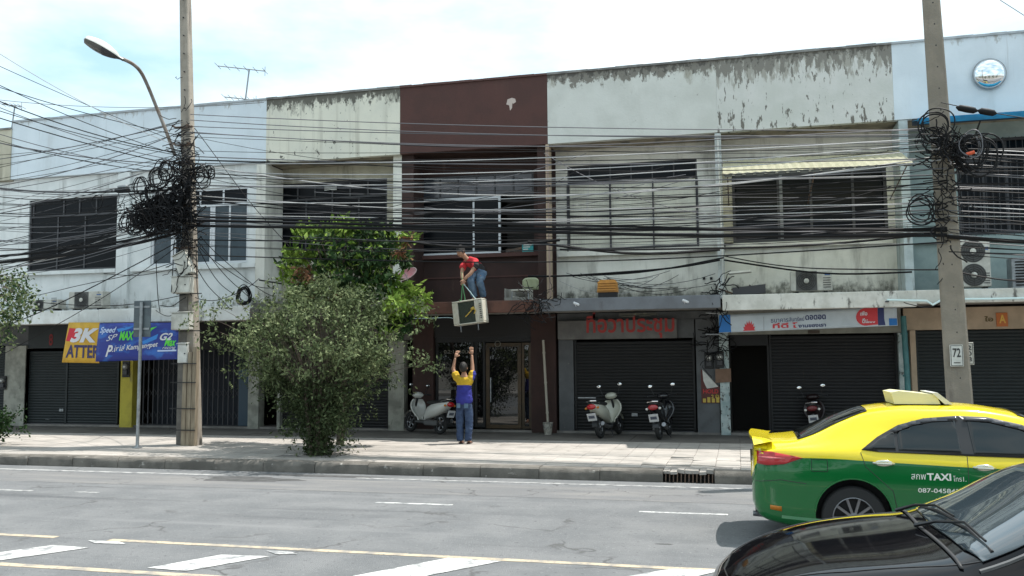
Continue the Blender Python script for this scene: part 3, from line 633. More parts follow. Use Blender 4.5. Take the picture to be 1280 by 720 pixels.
# fluorescent fitting on the beam
c = P(798, 393, 20.75)
mb = MB(); mb.box(c.x - .45, c.x + .42, 20.72, 20.78, c.z - .02, c.z + .03); mb.box(c.x - .4, c.x - .1, 20.70, 20.75, c.z - .06, c.z - .03); mb.box(c.x + .02, c.x + .3, 20.70, 20.75, c.z - .05, c.z - .02); mb.build('tube_lamp_fitting', old_cream, u)
for (a, b) in ((P(880, 348, YW - .01), .05), (P(889, 348, YW - .01), .05)):
    mb = MB(); mb.box(a.x - .03, a.x + .03, YW - .02, YW - .002, a.z - .03, a.z + .03); mb.build('vent_hole', black_m, u)

# ---- U6 : peeling parapet, cream awning, banner, open door
u, x0, x1 = unit(7, 'shophouse with a peeling parapet and cream awning, its shop doorway standing open')
rear(u, x0, x1); parapet(u, x0, x1 - .1, white_peel, coping_m)
W = (P(914, 220, YW).x, P(1108, 220, YW).x, 4.6, 6.2)
mb = wall_open(MB(), x0, x1, 3.24, 7.06, YW, YW + .12, [W]); mb.build('upper_wall', old_white, u)
window(u, *W, YW + .02, [.30, .52, .80], frame_dark, glass_dark, ft=.07)
for fx in (.315,):
    x = W[0] + (W[1] - W[0]) * fx; mb = MB(); mb.box(x, x + .07, YW - .02, YW + .015, 4.66, 6.15); mb.build('window_post', frame_grey, u)
mb = MB(); mb.box(x0 + .1, x1 - .1, YW - .12, YW - .002, 4.46, 4.57); mb.build('window_sill', old_white, u)
mb = MB(); mb.box(x1 - .02, x1 + .16, YP + .02, YW - .004, 3.26, 7.02); mb.build('wall_pier', mat('pale_blue_pier', (.50, .57, .58), .85, (.38, .44, .44), 3, dirt=((.18, .19, .18), 5, .58, .7)), u)
mb = MB(); mb.box(x0 + .07, x0 + .28, YW - .2, YW - .004, 4.6, 6.3); mb.build('wall_pier', old_cream, u)
aw = thing('awning', 'long cream corrugated awning under the peeling parapet', 'awning', ((x0 + x1) / 2, YP + .5, 6.3))
n = 44; AB, AF = 20.3, 18.75; wz = P(980, 197, AB).z; wz2 = P(980, 213, AF).z
mb = MB(); ax0, ax1 = x0 + .1, x1 - .02
for i in range(n):
    a = ax0 + (ax1 - ax0) * i / n; b = ax0 + (ax1 - ax0) * (i + 1) / n; h = .012 * (1 if i % 2 else -1)
    mb._q([(a, AB, wz - h), (b, AB, wz + h), (b, AF, wz2 + h), (a, AF, wz2 - h)], [(0, 1, 2, 3)])
mb.build('corrugated_sheet', awn_cream, aw)
n = 17
for i in range(n):
    a = ax0 + (ax1 - ax0) * i / n; b = ax0 + (ax1 - ax0) * (i + 1) / n; dz = rng.uniform(-.01, .01)
    mb = MB(); mb.prism([(a + .004, AF - .005, wz2 - .012), (b - .004, AF - .005, wz2 - .012), (b - .05, AF - .005, wz2 - .07 + dz), (a + .05, AF - .005, wz2 - .07 + dz)], (0, .004, 0)); mb.build('scalloped_edge', mat('awning_edge', (.10, .10, .085), .8), aw)
for x in (ax0 + .1, (ax0 + ax1) / 2, ax1 - .1):
    mb = MB(); mb.tube([(x, YW - .03, wz2 - .35), (x, AF + .05, wz2 - .02)], .014, 6); mb.tube([(x, YW - .03, wz + .16), (x, AF + .05, wz2 - .02)], .014, 6); mb.build('bracket', rust, aw)
canopy(u, x0 + .02, x1 - .0, canopy_stain, 2.94, 3.27)
mb = MB(); mb.box(x0, x1, 20.96, 21.2, 2.47, 3.0); mb.build('lintel', mat('dull_lintel', (.30, .30, .26), .9, (.22, .22, .19), 3), u)
dx0, dx1 = P(914, 480, YS).x, P(960, 480, YS).x
mb = MB(); mb.box(dx0, dx1 + .03, 20.98, 21.2, 2.22, 2.468); mb.build('door_head', shutter_black, u)
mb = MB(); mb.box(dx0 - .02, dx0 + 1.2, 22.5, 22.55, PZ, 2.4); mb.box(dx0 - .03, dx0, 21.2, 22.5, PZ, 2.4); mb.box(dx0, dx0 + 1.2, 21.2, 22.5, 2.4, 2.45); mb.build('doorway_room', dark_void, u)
mb = MB(); mb.box(dx1, dx1 + .04, 20.99, 21.1, PZ, 2.22); mb.build('door_post', shutter_black, u)
shutter(u, dx1 + .1, P(1124, 480, YS).x - .06, PZ + .08, 2.47, 21.06, shutter_black)
mb = MB(); mb.bev(P(900, 480, 20.88).x, P(912, 480, 20.88).x, 20.88, 21.19, PZ, 3.0, .01); mb.build('flaking_pillar', teal_pillar, u)
mb = MB(); mb.box(P(1125, 480, 20.9).x, P(1132, 480, 20.9).x, 20.9, 21.19, PZ, 2.46); mb.build('pillar', teal_pillar, u)
c = P(1017, 415, 20.95); mb = MB(); mb.box(c.x - .12, c.x + .13, 20.935, 20.958, c.z - .035, c.z + .035); mb.build('maker_plate', mat('plate_brown', (.07, .05, .04), .5), u)

# ---- U7 : blue awning, beige lintel
u, x0, x1 = unit(8, 'pale blue-grey shophouse with a blue awning and beige lintel at the right edge')
rear(u, x0, x1 + .0); parapet(u, x0 - .1, x1, blue_white, coping_light)
W = (P(1195, 200, YW).x, x1 - .5, 4.58, 6.7)
mb = wall_open(MB(), x0 + .1, x1, 3.24, 7.06, YW, YW + .12, [W]); mb.build('upper_wall', green_wall, u)
window(u, *W, YW + .02, 4, frame_dark, glass_dark, .45, 4, ft=.06)
mb = MB()
for i in range(16): x = W[0] + (W[1] - W[0]) * (i + .5) / 16; mb.tube([(x, YW - .06, 4.55), (x, YW - .06, 6.7)], .008, 5)
for z in (4.6, 5.3, 6.0, 6.65): mb.tube([(W[0], YW - .06, z), (W[1], YW - .06, z)], .01, 5)
mb.build('window_guard', frame_dark, u)
mb = MB(); mb.box(x0 + .2, x1, YW - .12, YW - .002, 4.42, 4.54); mb.build('window_sill', green_wall, u)
canopy(u, x0 + .002, x1, canopy_stain, 3.0, 3.27)
mb = MB(); mb.box(x0 + .05, x1, 20.94, 21.2, 2.52, 3.0); mb.build('lintel', beige_wall, u)
mb = MB(); mb.box(x0 + .16, x0 + .27, 20.9, 21.2, PZ, 2.515); mb.build('pillar', beige_wall, u)
shutter(u, x0 + .33, x1 - .35, PZ + .08, 2.52, 21.05, shutter_green)
mb = MB(); mb.box(x1 - .29, x1, 20.9, 21.2, PZ, 2.515); mb.build('pillar', pale_pillar, u)
tl = P(1245, 391, 20.93); br = P(1260, 408, 20.93)
mb = MB(); mb.box(tl.x, br.x, 20.92, 20.938, br.z, tl.z); pl = mb.build('letter_plate', mat('orange_plate', (.55, .16, .04), .6), u)
text_mesh('A', ((br.x - tl.x) * .6, (tl.z - br.z) * .62), 'plate_letter', mat('gold_letter', (.75, .45, .08), .5), pl, (tl.x + .05, 20.918, br.z + .07), (1, 0, 0), (0, 0, 1), bold=.03)
text_mesh('ใอ', (.17, .12), 'wall_lettering', mat('dark_gold', (.12, .08, .02), .5), u, (P(1231, 402, 20.93).x, 20.935, P(1231, 402, 20.93).z), (1, 0, 0), (0, 0, 1), bold=.03)
ba = thing('awning', 'bright blue metal awning below the round mirror at the right edge', 'awning', (x0 + 2, YP, 7.1))
z1_, z2_ = P(1200, 147, YP - .05).z, P(1200, 163, YP - .65).z
mb = MB(); n = 30; X0 = P(1142, 150, YP - .3).x; X1 = x1
for i in range(n):
    a = X0 + (X1 - X0) * i / n; b = X0 + (X1 - X0) * (i + 1) / n; h = .008 * (1 if i % 2 else -1)
    mb._q([(a, YP - .02, z1_ + h), (b, YP - .02, z1_ - h), (b, YP - .7, z1_ - .14 - h), (a, YP - .7, z1_ - .14 + h)], [(0, 3, 2, 1)])
mb.build('corrugated_sheet', awn_blue, ba)
mb = MB(); mb.box(X0, X1, YP - .73, YP - .70, z1_ - .24, z1_ - .12); mb.build('front_edge', awn_blue, ba)
mb = MB(); mb.box(X0 + .02, X1, YP - .03, YP - .004, z1_ - .1, z1_ + .05); mb.build('back_rail', frame_dark, ba)
for x in np.arange(X0 + .1, X1, 1.1):
    mb = MB(); mb.tube([(x, YP - .01, z1_ - .5), (x, YP - .68, z1_ - .2)], .018, 6); mb.build('bracket', black_m, ba)
# ---- U8 : out of the frame on the right
u, x0, x1 = unit(9, 'plain white shophouse past the right edge of the photo')
rear(u, x0, x1); parapet(u, x0, x1, blue_white, coping_light)
W = (x0 + .6, x1 - .6, 4.6, 6.5); mb = wall_open(MB(), x0, x1, 3.24, 7.06, YW, YW + .12, [W]); mb.build('upper_wall', old_white, u); window(u, *W, YW + .02, 4, frame_dark, glass_dark, .4, 4)
canopy(u, x0, x1, canopy_white, 3.0, 3.27); mb = MB(); mb.box(x0, x1, 20.94, 21.2, 2.5, 3.0); mb.build('lintel', beige_wall, u)
mb = MB(); mb.box(x1 - .3, x1, 20.9, 21.2, PZ, 2.495); mb.build('pillar', pale_pillar, u); shutter(u, x0 + .1, x1 - .36, PZ + .08, 2.5, 21.05, shutter_black)

# ================================================================= utility poles
def pole(label, base_p, top_p, w0, w1, d0, m_, rot=0, name='utility_pole'):
    t = thing(name, label, 'utility pole', tuple(base_p))
    mb = MB(); n = 10; pts = []; c = w0 * .12
    for i in range(n + 1):
        f = i / n; p = Vector(base_p).lerp(Vector(top_p), f); w = (w0 + (w1 - w0) * f) / 2; d = w * d0
        k = w * .16
        ring = [(-w + k, -d), (w - k, -d), (w, -d + k), (w, d - k), (w - k, d), (-w + k, d), (-w, d - k), (-w, -d + k)]
        for a, b in ring:
            ca, sa = math.cos(rot), math.sin(rot); pts.append((p.x + a * ca - b * sa, p.y + a * sa + b * ca, p.z))
    fs = [(i * 8 + j, i * 8 + (j + 1) % 8, i * 8 + 8 + (j + 1) % 8, i * 8 + 8 + j) for i in range(n) for j in range(8)] + [tuple(range(7, -1, -1)), tuple(n * 8 + j for j in range(8))]
    mb._q(pts, fs); mb.build('shaft', m_, t)
    return t
LB, LT = Vector((-11.33, 16.75, PZ)), Vector((-11.95, 16.95, 10.9))
def LP(z): return LB.lerp(LT, (z - PZ) / (LT.z - PZ))
lp = pole('tall concrete utility pole on the left carrying the street lamp and thick cable coils', LB, LT, .30, .20, .85, concrete)
lp['group'] = 'concrete utility poles'
for i in range(16):
    z = 4.2 + i * .42
    if 4.6 < z < 7: continue
    p = LP(z); mb = MB(); mb.lathe((p.x + .02, p.y - .13, z), (0, 1, 0), [(.016, 0), (.016, .02)], 8); mb.build('bolt_hole', black_m, lp)
# dark duct riding on the left face, strapped stub beside it
mb = MB(); mb.bev(-11.33 - .37, -11.33 - .162, 16.66, 16.86, PZ, 4.6, .015); mb.build('cable_duct', mat('dark_duct', (.10, .09, .08), .8, (.16, .15, .13), 3, bump=.3), lp)
mb = MB()
for a in (-.115, .0, .112): mb.prism([(-11.29 + a - .052, 16.48, PZ), (-11.29 + a + .052, 16.48, PZ), (-11.29 + a + .045, 16.50, 2.15 + a), (-11.29 + a - .045, 16.50, 2.15 + a)], (0, .11, 0))
mb.build('splinted_stub', mat('weathered_wood', (.30, .25, .18), .9, (.20, .16, .11), 6, stretch=(3, 3, .3), bump=.4), lp)
for z in (.5, .95, 1.5, 1.9, 2.6, 3.4):
    mb = MB(); hw = .30 if z < 2.1 else .2
    mb.box(-11.36 - (.36), -11.36 + .25, 16.44 if z < 2.1 else 16.60, 16.47 if z < 2.1 else 16.615, z, z + .02); mb.build('strap', black_m, lp)
for z in (4.4, 5.0, 5.35, 5.8, 6.3, 6.7, 7.1):
    p = LP(z); mb = MB(); mb.box(p.x - .22, p.x + .22, p.y - .17, p.y - .13, z, z + .04); mb.tube([(p.x - .18, p.y - .2, z + .02), (p.x - .18, p.y - .3, z + .02)], .02, 6); mb.tube([(p.x + .18, p.y - .2, z + .02), (p.x + .18, p.y - .3, z + .02)], .02, 6); mb.build('cable_bracket', rust, lp)
RB, RT = Vector((3.42, 15.4, PZ)), Vector((3.20, 15.4, 10.6))
def RPp(z): return RB.lerp(RT, (z - PZ) / (RT.z - PZ))
rp = pole('tall concrete utility pole on the right standing behind the taxi', RB, RT, .40, .22, .9, concrete2, rot=R(-12)); rp['group'] = 'concrete utility poles'
for i in range(24):
    z = 1.6 + i * .36; p = RPp(z); w = (.40 + (.22 - .40) * (z / 10.4)) / 2
    mb = MB(); mb.lathe((p.x + .0, p.y - w * .9 - .006, z), (0, 1, 0), [(.013, 0), (.013, .01)], 8); mb.build('bolt_hole', black_m, rp)
# plates on the right pole
def plate(label, px0, py0, px1, py1, Y, m_, txt, tcol, cat='sign', dy=0):
    a, b = P(px0, py0, Y), P(px1, py1, Y); t = thing('number_plate', label, cat, (a.x, Y, b.z))
    mb = MB(); mb.bev(a.x, b.x, Y, Y + .02, b.z, a.z, .004); mb.build('plate', m_, t)
    mb = MB(); w = .008
    for q in ((a.x + .01, b.x - .01, b.z + .01, b.z + .01 + w), (a.x + .01, b.x - .01, a.z - .01 - w, a.z - .01), (a.x + .01, a.x + .01 + w, b.z + .02, a.z - .02), (b.x - .01 - w, b.x - .01, b.z + .02, a.z - .02)):
        mb.box(q[0], q[1], Y - .003, Y - .001, q[2], q[3])
    mb.build('border', tcol, t)
    W_, H_ = b.x - a.x, a.z - b.z
    for (s, fx, fz, fw, fh) in txt: text_mesh(s, (W_ * fw, H_ * fh), 'lettering', tcol, t, (a.x + W_ * fx, Y - .004, b.z + H_ * fz), (1, 0, 0), (0, 0, 1), bold=.02, depth=.0)
    return t
ink = mat('ink', (.03, .03, .03), .6)
plate('white square number plate on the front of the right pole', 1187, 431, 1205, 458, 15.19, white_plastic, [('72', .2, .42, .6, .42), ('-', .25, .15, .5, .04)], ink)
plate('narrow off-white plate with vertical writing sticking out beside the pole', 1206, 428, 1218, 456, 15.35, ac_white, [('2', .25, .66, .5, .2), ('0', .25, .4, .5, .2), ('8', .25, .15, .5, .2)], ink)

# ---- boxes strapped to the left pole
def junction(label, px0, py0, px1, py1, Y, m_=ac_white, d=.16, tilt=0):
    a, b = P(px0, py0, Y), P(px1, py1, Y); c = (a + b) / 2
    t = thing('junction_box', label, 'junction box', (c.x, Y, c.z)); t['group'] = 'junction boxes on the left pole'
    w, h = (b.x - a.x) / 2, (a.z - b.z) / 2
    mb = MB(); mb.bev(c.x - w, c.x + w, Y, Y + d, c.z - h, c.z + h, .012); mb.build('casing', m_, t)
    mb = MB(); mb.bev(c.x - w + .012, c.x + w - .012, Y - .012, Y - .001, c.z - h + .012, c.z + h - .03, .004); mb.build('door', m_, t)
    mb = MB(); mb.lathe((c.x + w * .55, Y - .03, c.z), (0, 1, 0), [(.012, 0), (.014, .018)], 8); mb.build('latch', black_m, t)
    mb = MB(); mb.prism([(c.x - w - .01, Y - .03, c.z + h), (c.x + w + .01, Y - .03, c.z + h), (c.x + w + .01, Y + d + .01, c.z + h + .02), (c.x - w - .01, Y + d + .01, c.z + h + .02)], (0, 0, .012)); mb.build('rain_lid', m_, t)
    if tilt: t.rotation_euler = (0, tilt, 0)
    return t
junction('lower grey junction box on the left pole, level with the canopy', 214, 391, 236, 412, 16.45)
junction('upper grey junction box on the left pole, above the canopy', 214, 346, 237, 366, 16.45)
junction('narrow tilted grey box just under the cable tangle on the left pole', 220, 316, 235, 345, 16.5, tilt=R(-24))
junction('small pale label box low on the left pole beside the blue banner', 222, 430, 234, 454, 16.5, white_plastic, .06)
o = thing('splice_box', 'small dark cable splice box hanging on the wires left of the pole', 'splice box', tuple(P(155, 237, 16.6)))
c = P(154, 237, 16.6); mb = MB(); mb.bev(c.x - .16, c.x + .16, 16.5, 16.66, c.z - .07, c.z + .02, .02); mb.build('casing', cable_m, o); mb = MB(); mb.bev(c.x - .1, c.x + .14, 16.52, 16.64, c.z + .022, c.z + .09, .02); mb.build('lid', steel, o)

# ---- street lamp
sl_ = thing('street_lamp', 'curved-arm street lamp with a cobra head leaning out from the left pole', 'street lamp', tuple(P(217, 190, 16.8)))
pts = [P(a, b, y) for a, b, y in ((219, 195, 16.75), (208, 165, 16.6), (196, 135, 16.4), (185, 108, 16.1), (176, 90, 15.8), (166, 80, 15.6), (152, 73, 15.4))]
def smooth_path(p, k=6):
    p = [p[0]] + list(p) + [p[-1]]; out = []
    for i in range(1, len(p) - 2):
        for j in range(k):
            t = j / k; a, b, c, d = p[i - 1], p[i], p[i + 1], p[i + 2]
            out.append(.5 * ((2 * b) + (c - a) * t + (2 * a - 5 * b + 4 * c - d) * t * t + (3 * b - a - 3 * c + d) * t ** 3))
    out.append(p[-2]); return out
mb = MB(); mb.tube(smooth_path(pts), .038, 8); mb.build('arm', mat('lamp_arm_steel', (.16, .12, .09), .6, (.24, .22, .2), 5), sl_, smooth=True)
ax = (P(103, 48, 15.0) - P(152, 74, 15.4)); Lh = ax.length; ax.normalize(); s0_ = P(154, 75, 15.4)
upv = Vector((0, 0, 1)); upv = (upv - ax * upv.dot(ax)).normalized(); sd = ax.cross(upv)
def lampshell(u, v, lower=False):
    w = .05 + .155 * math.sin(math.pi * min(1, (max(0, u - .12)) * 1.05)) ** .7 if u > .12 else .045
    w = max(w, .02) if u < .97 else .03
    a = math.pi * v
    h = w * (.75 if not lower else .55)
    return s0_ + ax * (Lh * u) + sd * (w * math.cos(a)) + upv * (h * math.sin(a)) * (1 if not lower else -1)
mb = MB(); mb.grid(lambda u, v: lampshell(u, v), 18, 10); mb.build('housing', white_plastic, sl_, smooth=True)
mb = MB(); mb.grid(lambda u, v: lampshell(u * .55, v, True), 8, 8); mb.build('gear_cover', frame_dark, sl_, smooth=True)
mb = MB(); mb.grid(lambda u, v: lampshell(.5 + u * .5, v, True), 10, 10); mb.build('lens', mat('lamp_lens', (.10, .10, .09), .15), sl_, smooth=True)

# ---- sign post seen from behind
st = thing('sign_post', 'grey steel post with the dark back of a narrow road sign', 'road sign', (-12.05, 15.9, PZ))
a, b = P(166, 376, 15.9), P(186, 421, 15.9); cx_ = P(175, 480, 15.9).x
mb = MB(); mb.tube([(-12.07, 15.9, PZ), (P(177, 380, 15.9).x, 15.9, a.z - .03)], .035, 10); mb.build('post', steel, st)
mb = MB(); mb.lathe((-12.07, 15.9, PZ), (0, 0, 1), [(.1, 0), (.1, .015), (.045, .02), (.04, .06)], 12); mb.build('base_plate', steel, st)
mb = MB(); mb.bev(a.x, b.x, 15.94, 15.96, b.z, a.z, .008); mb.build('sign_panel', mat('sign_back', (.10, .125, .135), .6, (.075, .09, .10), 5), st)
for z in (a.z - .15, b.z + .15): mb = MB(); mb.box(a.x + .02, b.x - .02, 15.925, 15.94, z, z + .04); mb.build('bracket', steel, st)

# ================================================================= overhead cables
def span(a, b, sag, n=16, wob=0, rr=None):
    a, b = Vector(a), Vector(b); out = []
    ph = rng.uniform(0, 6)
    for i in range(n + 1):
        t = i / n; p = a.lerp(b, t); p.z -= 4 * sag * t * (1 - t) - wob * math.sin(5 * t + ph) * math.sin(math.pi * t); out.append(p)
    return out
def level(z, r, m_):
    th = 'thick' if r > .0115 else 'thin' if r < .0075 else 'medium'; c = 'black' if m_ is cable_m else 'grey' if m_ is cable_g else 'glint-pale'
    return c, th, ('at the height of the window tops' if z > 6.1 else 'across the upper half of the windows' if z > 5.55 else 'across the lower half of the windows' if z > 5.0 else 'just below the upper windows')
def cable(path, r, m_, label, group, n=5):
    mb = MB(); mb.tube(path, r, n); o = mb.build('overhead_cable', m_, smooth=True, org=tuple(path[0])); return tag(o, label, 'cable', group)
GM, GL, GR, GS = 'cables strung between the two poles', 'cables fanning out left of the left pole', 'cables running off to the right of the right pole', 'service drops to the shophouses'
ms = [cable_m] * 5 + [cable_g] * 3 + [cable_glint]
def pick(z=0): return ms[rng.integers(0, len(ms))]
# between the poles: photo y at the left pole and at the right pole
rows = []
for i in range(44):
    f = i / 43
    yl = 172 + 138 * f ** .9 + rng.uniform(-16, 16); yr = 176 + 132 * f + rng.uniform(-24, 20)
    rows.append((yl, yr, rng.uniform(.1, .5), rng.choice([.005, .006, .007, .009, .012])))
for i, (yl, yr, sag, r) in enumerate(rows):
    a = P(232, yl, 16.75 + rng.uniform(-.25, .15)); b = P(1184, yr, 15.25 + rng.uniform(-.15, .3))
    m_ = pick(); c_, th, lv = level(a.z - .1, r, m_); cable(span(a, b, sag * (.5 if i % 4 else 1.5), 18, rng.uniform(0, .08)), r, m_, f'{th} {c_} cable between the two poles, {lv}', GM)
for yl, yr, sag in ((143, 163, .1), (150, 170, .15), (158, 168, .1), (165, 176, .2)):
    cable(span(P(238, yl, 16.8), P(1172, yr, 15.3), sag), .009, cable_g, 'thin grey cable in the top group above the main bundle', GM)
for yl, yr, sag, wh in ((205, 172, .12, 'topmost'), (214, 178, .25, 'second'), (232, 186, .2, 'third'), (250, 200, .3, 'lowest')):
    cable(span(P(238, yl, 16.6), P(1176, yr, 15.2), sag), .009, cable_glint, f'{wh} of the four cables toned pale as sun glints in front of the dark bundle', GM)
for yl, yr, sag, r, wh in ((276, 288, .02, .028, 'middle'), (282, 294, .05, .03, 'lowest and thickest'), (270, 286, .08, .02, 'thinnest')):
    cable(span(P(236, yl, 16.6), P(1184, yr, 15.2), sag, 24, .05), r, cable_m, f'{wh} of the three black trunk cables at the bottom of the bundle', GM)
# stray wires on the far side between windows
for q in range(12):
    xa = rng.uniform(280, 700); xb = xa + rng.uniform(200, 450)
    cable(span(P(xa, rng.uniform(190, 300), 17.4), P(min(xb, 1150), rng.uniform(190, 300), 17.2), rng.uniform(.1, .35)), .007, pick(), 'slack stray cable crossing the main bundle', GM)
# right pole onwards
for i in range(42):
    y = 182 + 135 * i / 41 + rng.uniform(-6, 6)
    a = P(1186, y, 15.3 + rng.uniform(-.2, .2)); b = a + Vector((14, rng.uniform(-.6, .4), rng.uniform(-.3, .5)))
    m_ = pick(); r = rng.choice([.007, .009, .012]); c_, th, lv = level(a.z, r, m_); cable(span(a, b, rng.uniform(.1, .7), 12, .02), r, m_, f'{th} {c_} cable running right from the right pole, {lv}', GR)
cable(span(P(1184, 296, 15.2), P(1184, 296, 15.2) + Vector((14, 0, .2)), .5), .035, cable_m, 'thick black trunk cable leaving the right pole', GR)
cable(span(P(1250, 0, 15), P(1300, 32, 15), .0, 3), .006, cable_g, 'single wire crossing the top right corner of the sky', 'wires against the sky')
# left fan: up-left towards the street (pixel ends at the frame edge lie nearer the camera)
fan = [(48, 205, 12), (78, 200, 12.5), (93, 215, 13), (108, 212, 13), (117, 222, 13.5), (128, 215, 13.5), (140, 228, 14), (150, 232, 14), (158, 236, 14.5), (100, 190, 13), (165, 225, 14.5), (172, 240, 15)]
for ye, yp, Y in fan:
    a = P(228, yp - 20, 16.7); q = P(0, ye, Y); b = a + (q - a) * 1.6
    cable(span(a, b, rng.uniform(.05, .35), 14), rng.choice([.006, .008, .011]), pick(), 'cable rising to the upper left from the left pole', GL)
for i in range(22):   # rising to the pole from lower left
    ye = 185 + 150 * i / 21 + rng.uniform(-8, 8); yp = 143 + 125 * (i / 21) + rng.uniform(-9, 9)
    a = P(228, yp, 16.7); q = P(0, ye, 16.6 + rng.uniform(-.6, .4)); b = a + (q - a) * 1.5
    cable(span(a, b, rng.uniform(.05, .4), 14), (r := rng.choice([.006, .008, .010])), (m_ := pick()), '%s %s cable slanting down left of the left pole, %s' % (level(5, r, m_)[1], level(5, r, m_)[0], 'over the pale parapet' if ye < 225 else 'over the wide black window' if ye < 300 else 'below the wide black window'), GL)
for i in range(26):
    ye = 215 + 115 * i / 25 + rng.uniform(-6, 6); yp = 225 + 70 * i / 25 + rng.uniform(-9, 9)
    a = P(226, yp, 16.6); q = P(0, ye, 16.2 + rng.uniform(-.4, .4)); b = a + (q - a) * 1.5
    cable(span(a, b, rng.uniform(.1, .5), 14, .03), (r := rng.choice([.006, .009, .010])), (m_ := pick()), '%s %s nearly level cable left of the left pole, %s' % (level(5, r, m_)[1], level(5, r, m_)[0], 'above the wide black window' if ye < 250 else 'across the wide black window' if ye < 310 else 'beneath the wide black window'), GL)
for ye, yp, r in ((312, 285, .03), (320, 290, .035), (400, 300, .012), (225, 236, .02), (437, 305, .008)):
    a = P(226, yp, 16.6); q = P(0, ye, 16.3); b = a + (q - a) * 1.4
    cable(span(a, b, .2, 14, .03), r, cable_m, 'thick black trunk cable running left from the left pole', GL)
# service drops
drops = [((250, 295, 16.7), (345, 372, 20.0)), ((246, 300, 16.7), (318, 378, 19.2)), ((243, 300, 16.7), (300, 372, 19.2)), ((243, 160, 16.8), (372, 320, 18.5)), ((244, 372, 16.7), (324, 348, 20.0)),
         ((240, 372, 16.7), (195, 388, 19.0)), ((250, 310, 16.7), (340, 360, 20.0)), ((243, 330, 16.6), (290, 388, 19.0)), ((195, 325, 16.8), (200, 390, 19.0)), ((245, 305, 16.7), (248, 372, 16.6)), ((218, 300, 16.6), (214, 365, 16.4)), ((222, 300, 16.6), (240, 370, 16.5)),
         ((232, 368, 16.5), (0, 372, 17)), ((200, 382, 17), (232, 372, 16.5)), ((240, 332, 16.5), (130, 342, 19.8)), ((236, 322, 16.5), (42, 370, 19.3))]
for a, b in drops: cable(span(P(*a), P(*b), rng.uniform(.05, .25), 12, .04), .009, cable_m, 'thin black service wire dropping from the left pole to a shophouse', GS)
low = [((324, 350, 20.0), (500, 362, 20.1), .02), ((500, 300, 17), (700, 300, 17.0), .03), ((660, 345, 20.0), (900, 325, 20), .022), ((664, 346, 20.0), (905, 322, 20), .018), ((905, 325, 20), (1140, 340, 19.5), .02), ((660, 302, 17), (900, 312, 16.9), .028), ((700, 312, 17), (1184, 290, 15.3), .02), ((905, 320, 19.9), (1184, 337, 15.6), .012), ((1184, 337, 15.6), (1400, 345, 15.6), .014), ((1184, 372, 15.6), (1130, 378, 18.9), .01)]
low_at = ['from the coil over the left canopy to the brown wall', 'in front of the brown shop window sill', 'above the orange box, thicker of the pair', 'above the orange box, thinner of the pair', 'above the air conditioner over the white banner', 'below the corrugated window right of the brown shop', 'sloping up to the right pole under the bundle', 'sloping to the right pole over the awning shop', 'leaving the right pole in front of the twin fan unit', 'dropping from the right pole to the pale tube']
for (a, b, r), w_ in zip(low, low_at): cable(span(P(*a), P(*b), .12, 14, .03), r, cable_m, 'low black cable ' + w_, GS)
for q in range(14):
    xa = rng.uniform(690, 760); cable(span(P(xa, rng.uniform(340, 352), 20.6), P(xa + rng.uniform(60, 140), rng.uniform(338, 362), 20.9), rng.uniform(.05, .3), 8), .006, pick(), 'loose thin wire hanging over the orange box', GS)
cable(span(P(0, 125, 17.2), P(330, 128, 17.2), .15), .007, cable_g, 'thin grey wire crossing the sky left of the lamp', GL)

# coils of spare cable
def coil(label, pts, group, m_=cable_m):
    """pts: (px, py, Y, radius_px, turns)"""
    for i, (px, py, Y, rp_, tn) in enumerate(pts):
        c = P(px, py, Y); rad = rp_ * Y / F; mb = MB()
        for k in range(tn):
            nrm = Vector((rng.uniform(-.25, .25), -1, rng.uniform(-.2, .2)))
            mb.ring(c + Vector((rng.uniform(-.05, .05), rng.uniform(-.1, .1), rng.uniform(-.05, .05))), nrm, rad * rng.uniform(.82, 1.05), rng.uniform(.008, .014), 26, 5, 0, rng.uniform(.02, .08), rng.uniform(.75, 1))
        o = mb.build('cable_coil', m_ if not isinstance(label, list) else label[i][1], smooth=True, org=tuple(c)); tag(o, label if isinstance(label, str) else label[i][0], 'cable coil', group)
coil('loop of spare black cable hanging in the cluster on the left pole', [(178, 232, 16.5, 13, 5), (198, 222, 16.4, 16, 6), (205, 212, 16.4, 14, 5), (250, 220, 16.5, 16, 4), (262, 216, 16.5, 9, 3), (170, 283, 16.4, 14, 5), (182, 268, 16.3, 16, 8), (200, 262, 16.3, 20, 10), (215, 250, 16.3, 17, 8), (210, 280, 16.3, 14, 6), (160, 278, 16.4, 12, 5), (190, 240, 16.3, 12, 5), (225, 232, 16.3, 14, 6), (222, 270, 16.3, 12, 5), (120, 250, 16.4, 12, 1), (305, 370, 19.5, 12, 12), (190, 280, 16.3, 15, 9), (205, 270, 16.35, 18, 9), (176, 275, 16.35, 13, 8), (218, 262, 16.4, 15, 8)], 'cable coils on the left pole')
coil('loop of spare black cable hanging in the cluster on the right pole', [(1170, 158, 15.15, 20, 3), (1152, 262, 15.1, 16, 4), (1212, 190, 15.15, 20, 5), (1190, 185, 15.1, 14, 5), (1222, 195, 15.1, 22, 3), (1165, 175, 15.2, 16, 3)], 'cable coils on the right pole')
coil('grey loop of cable with an orange tie on the right pole', [(1211, 182, 15.0, 17, 3)], 'cable coils on the right pole', cable_g)
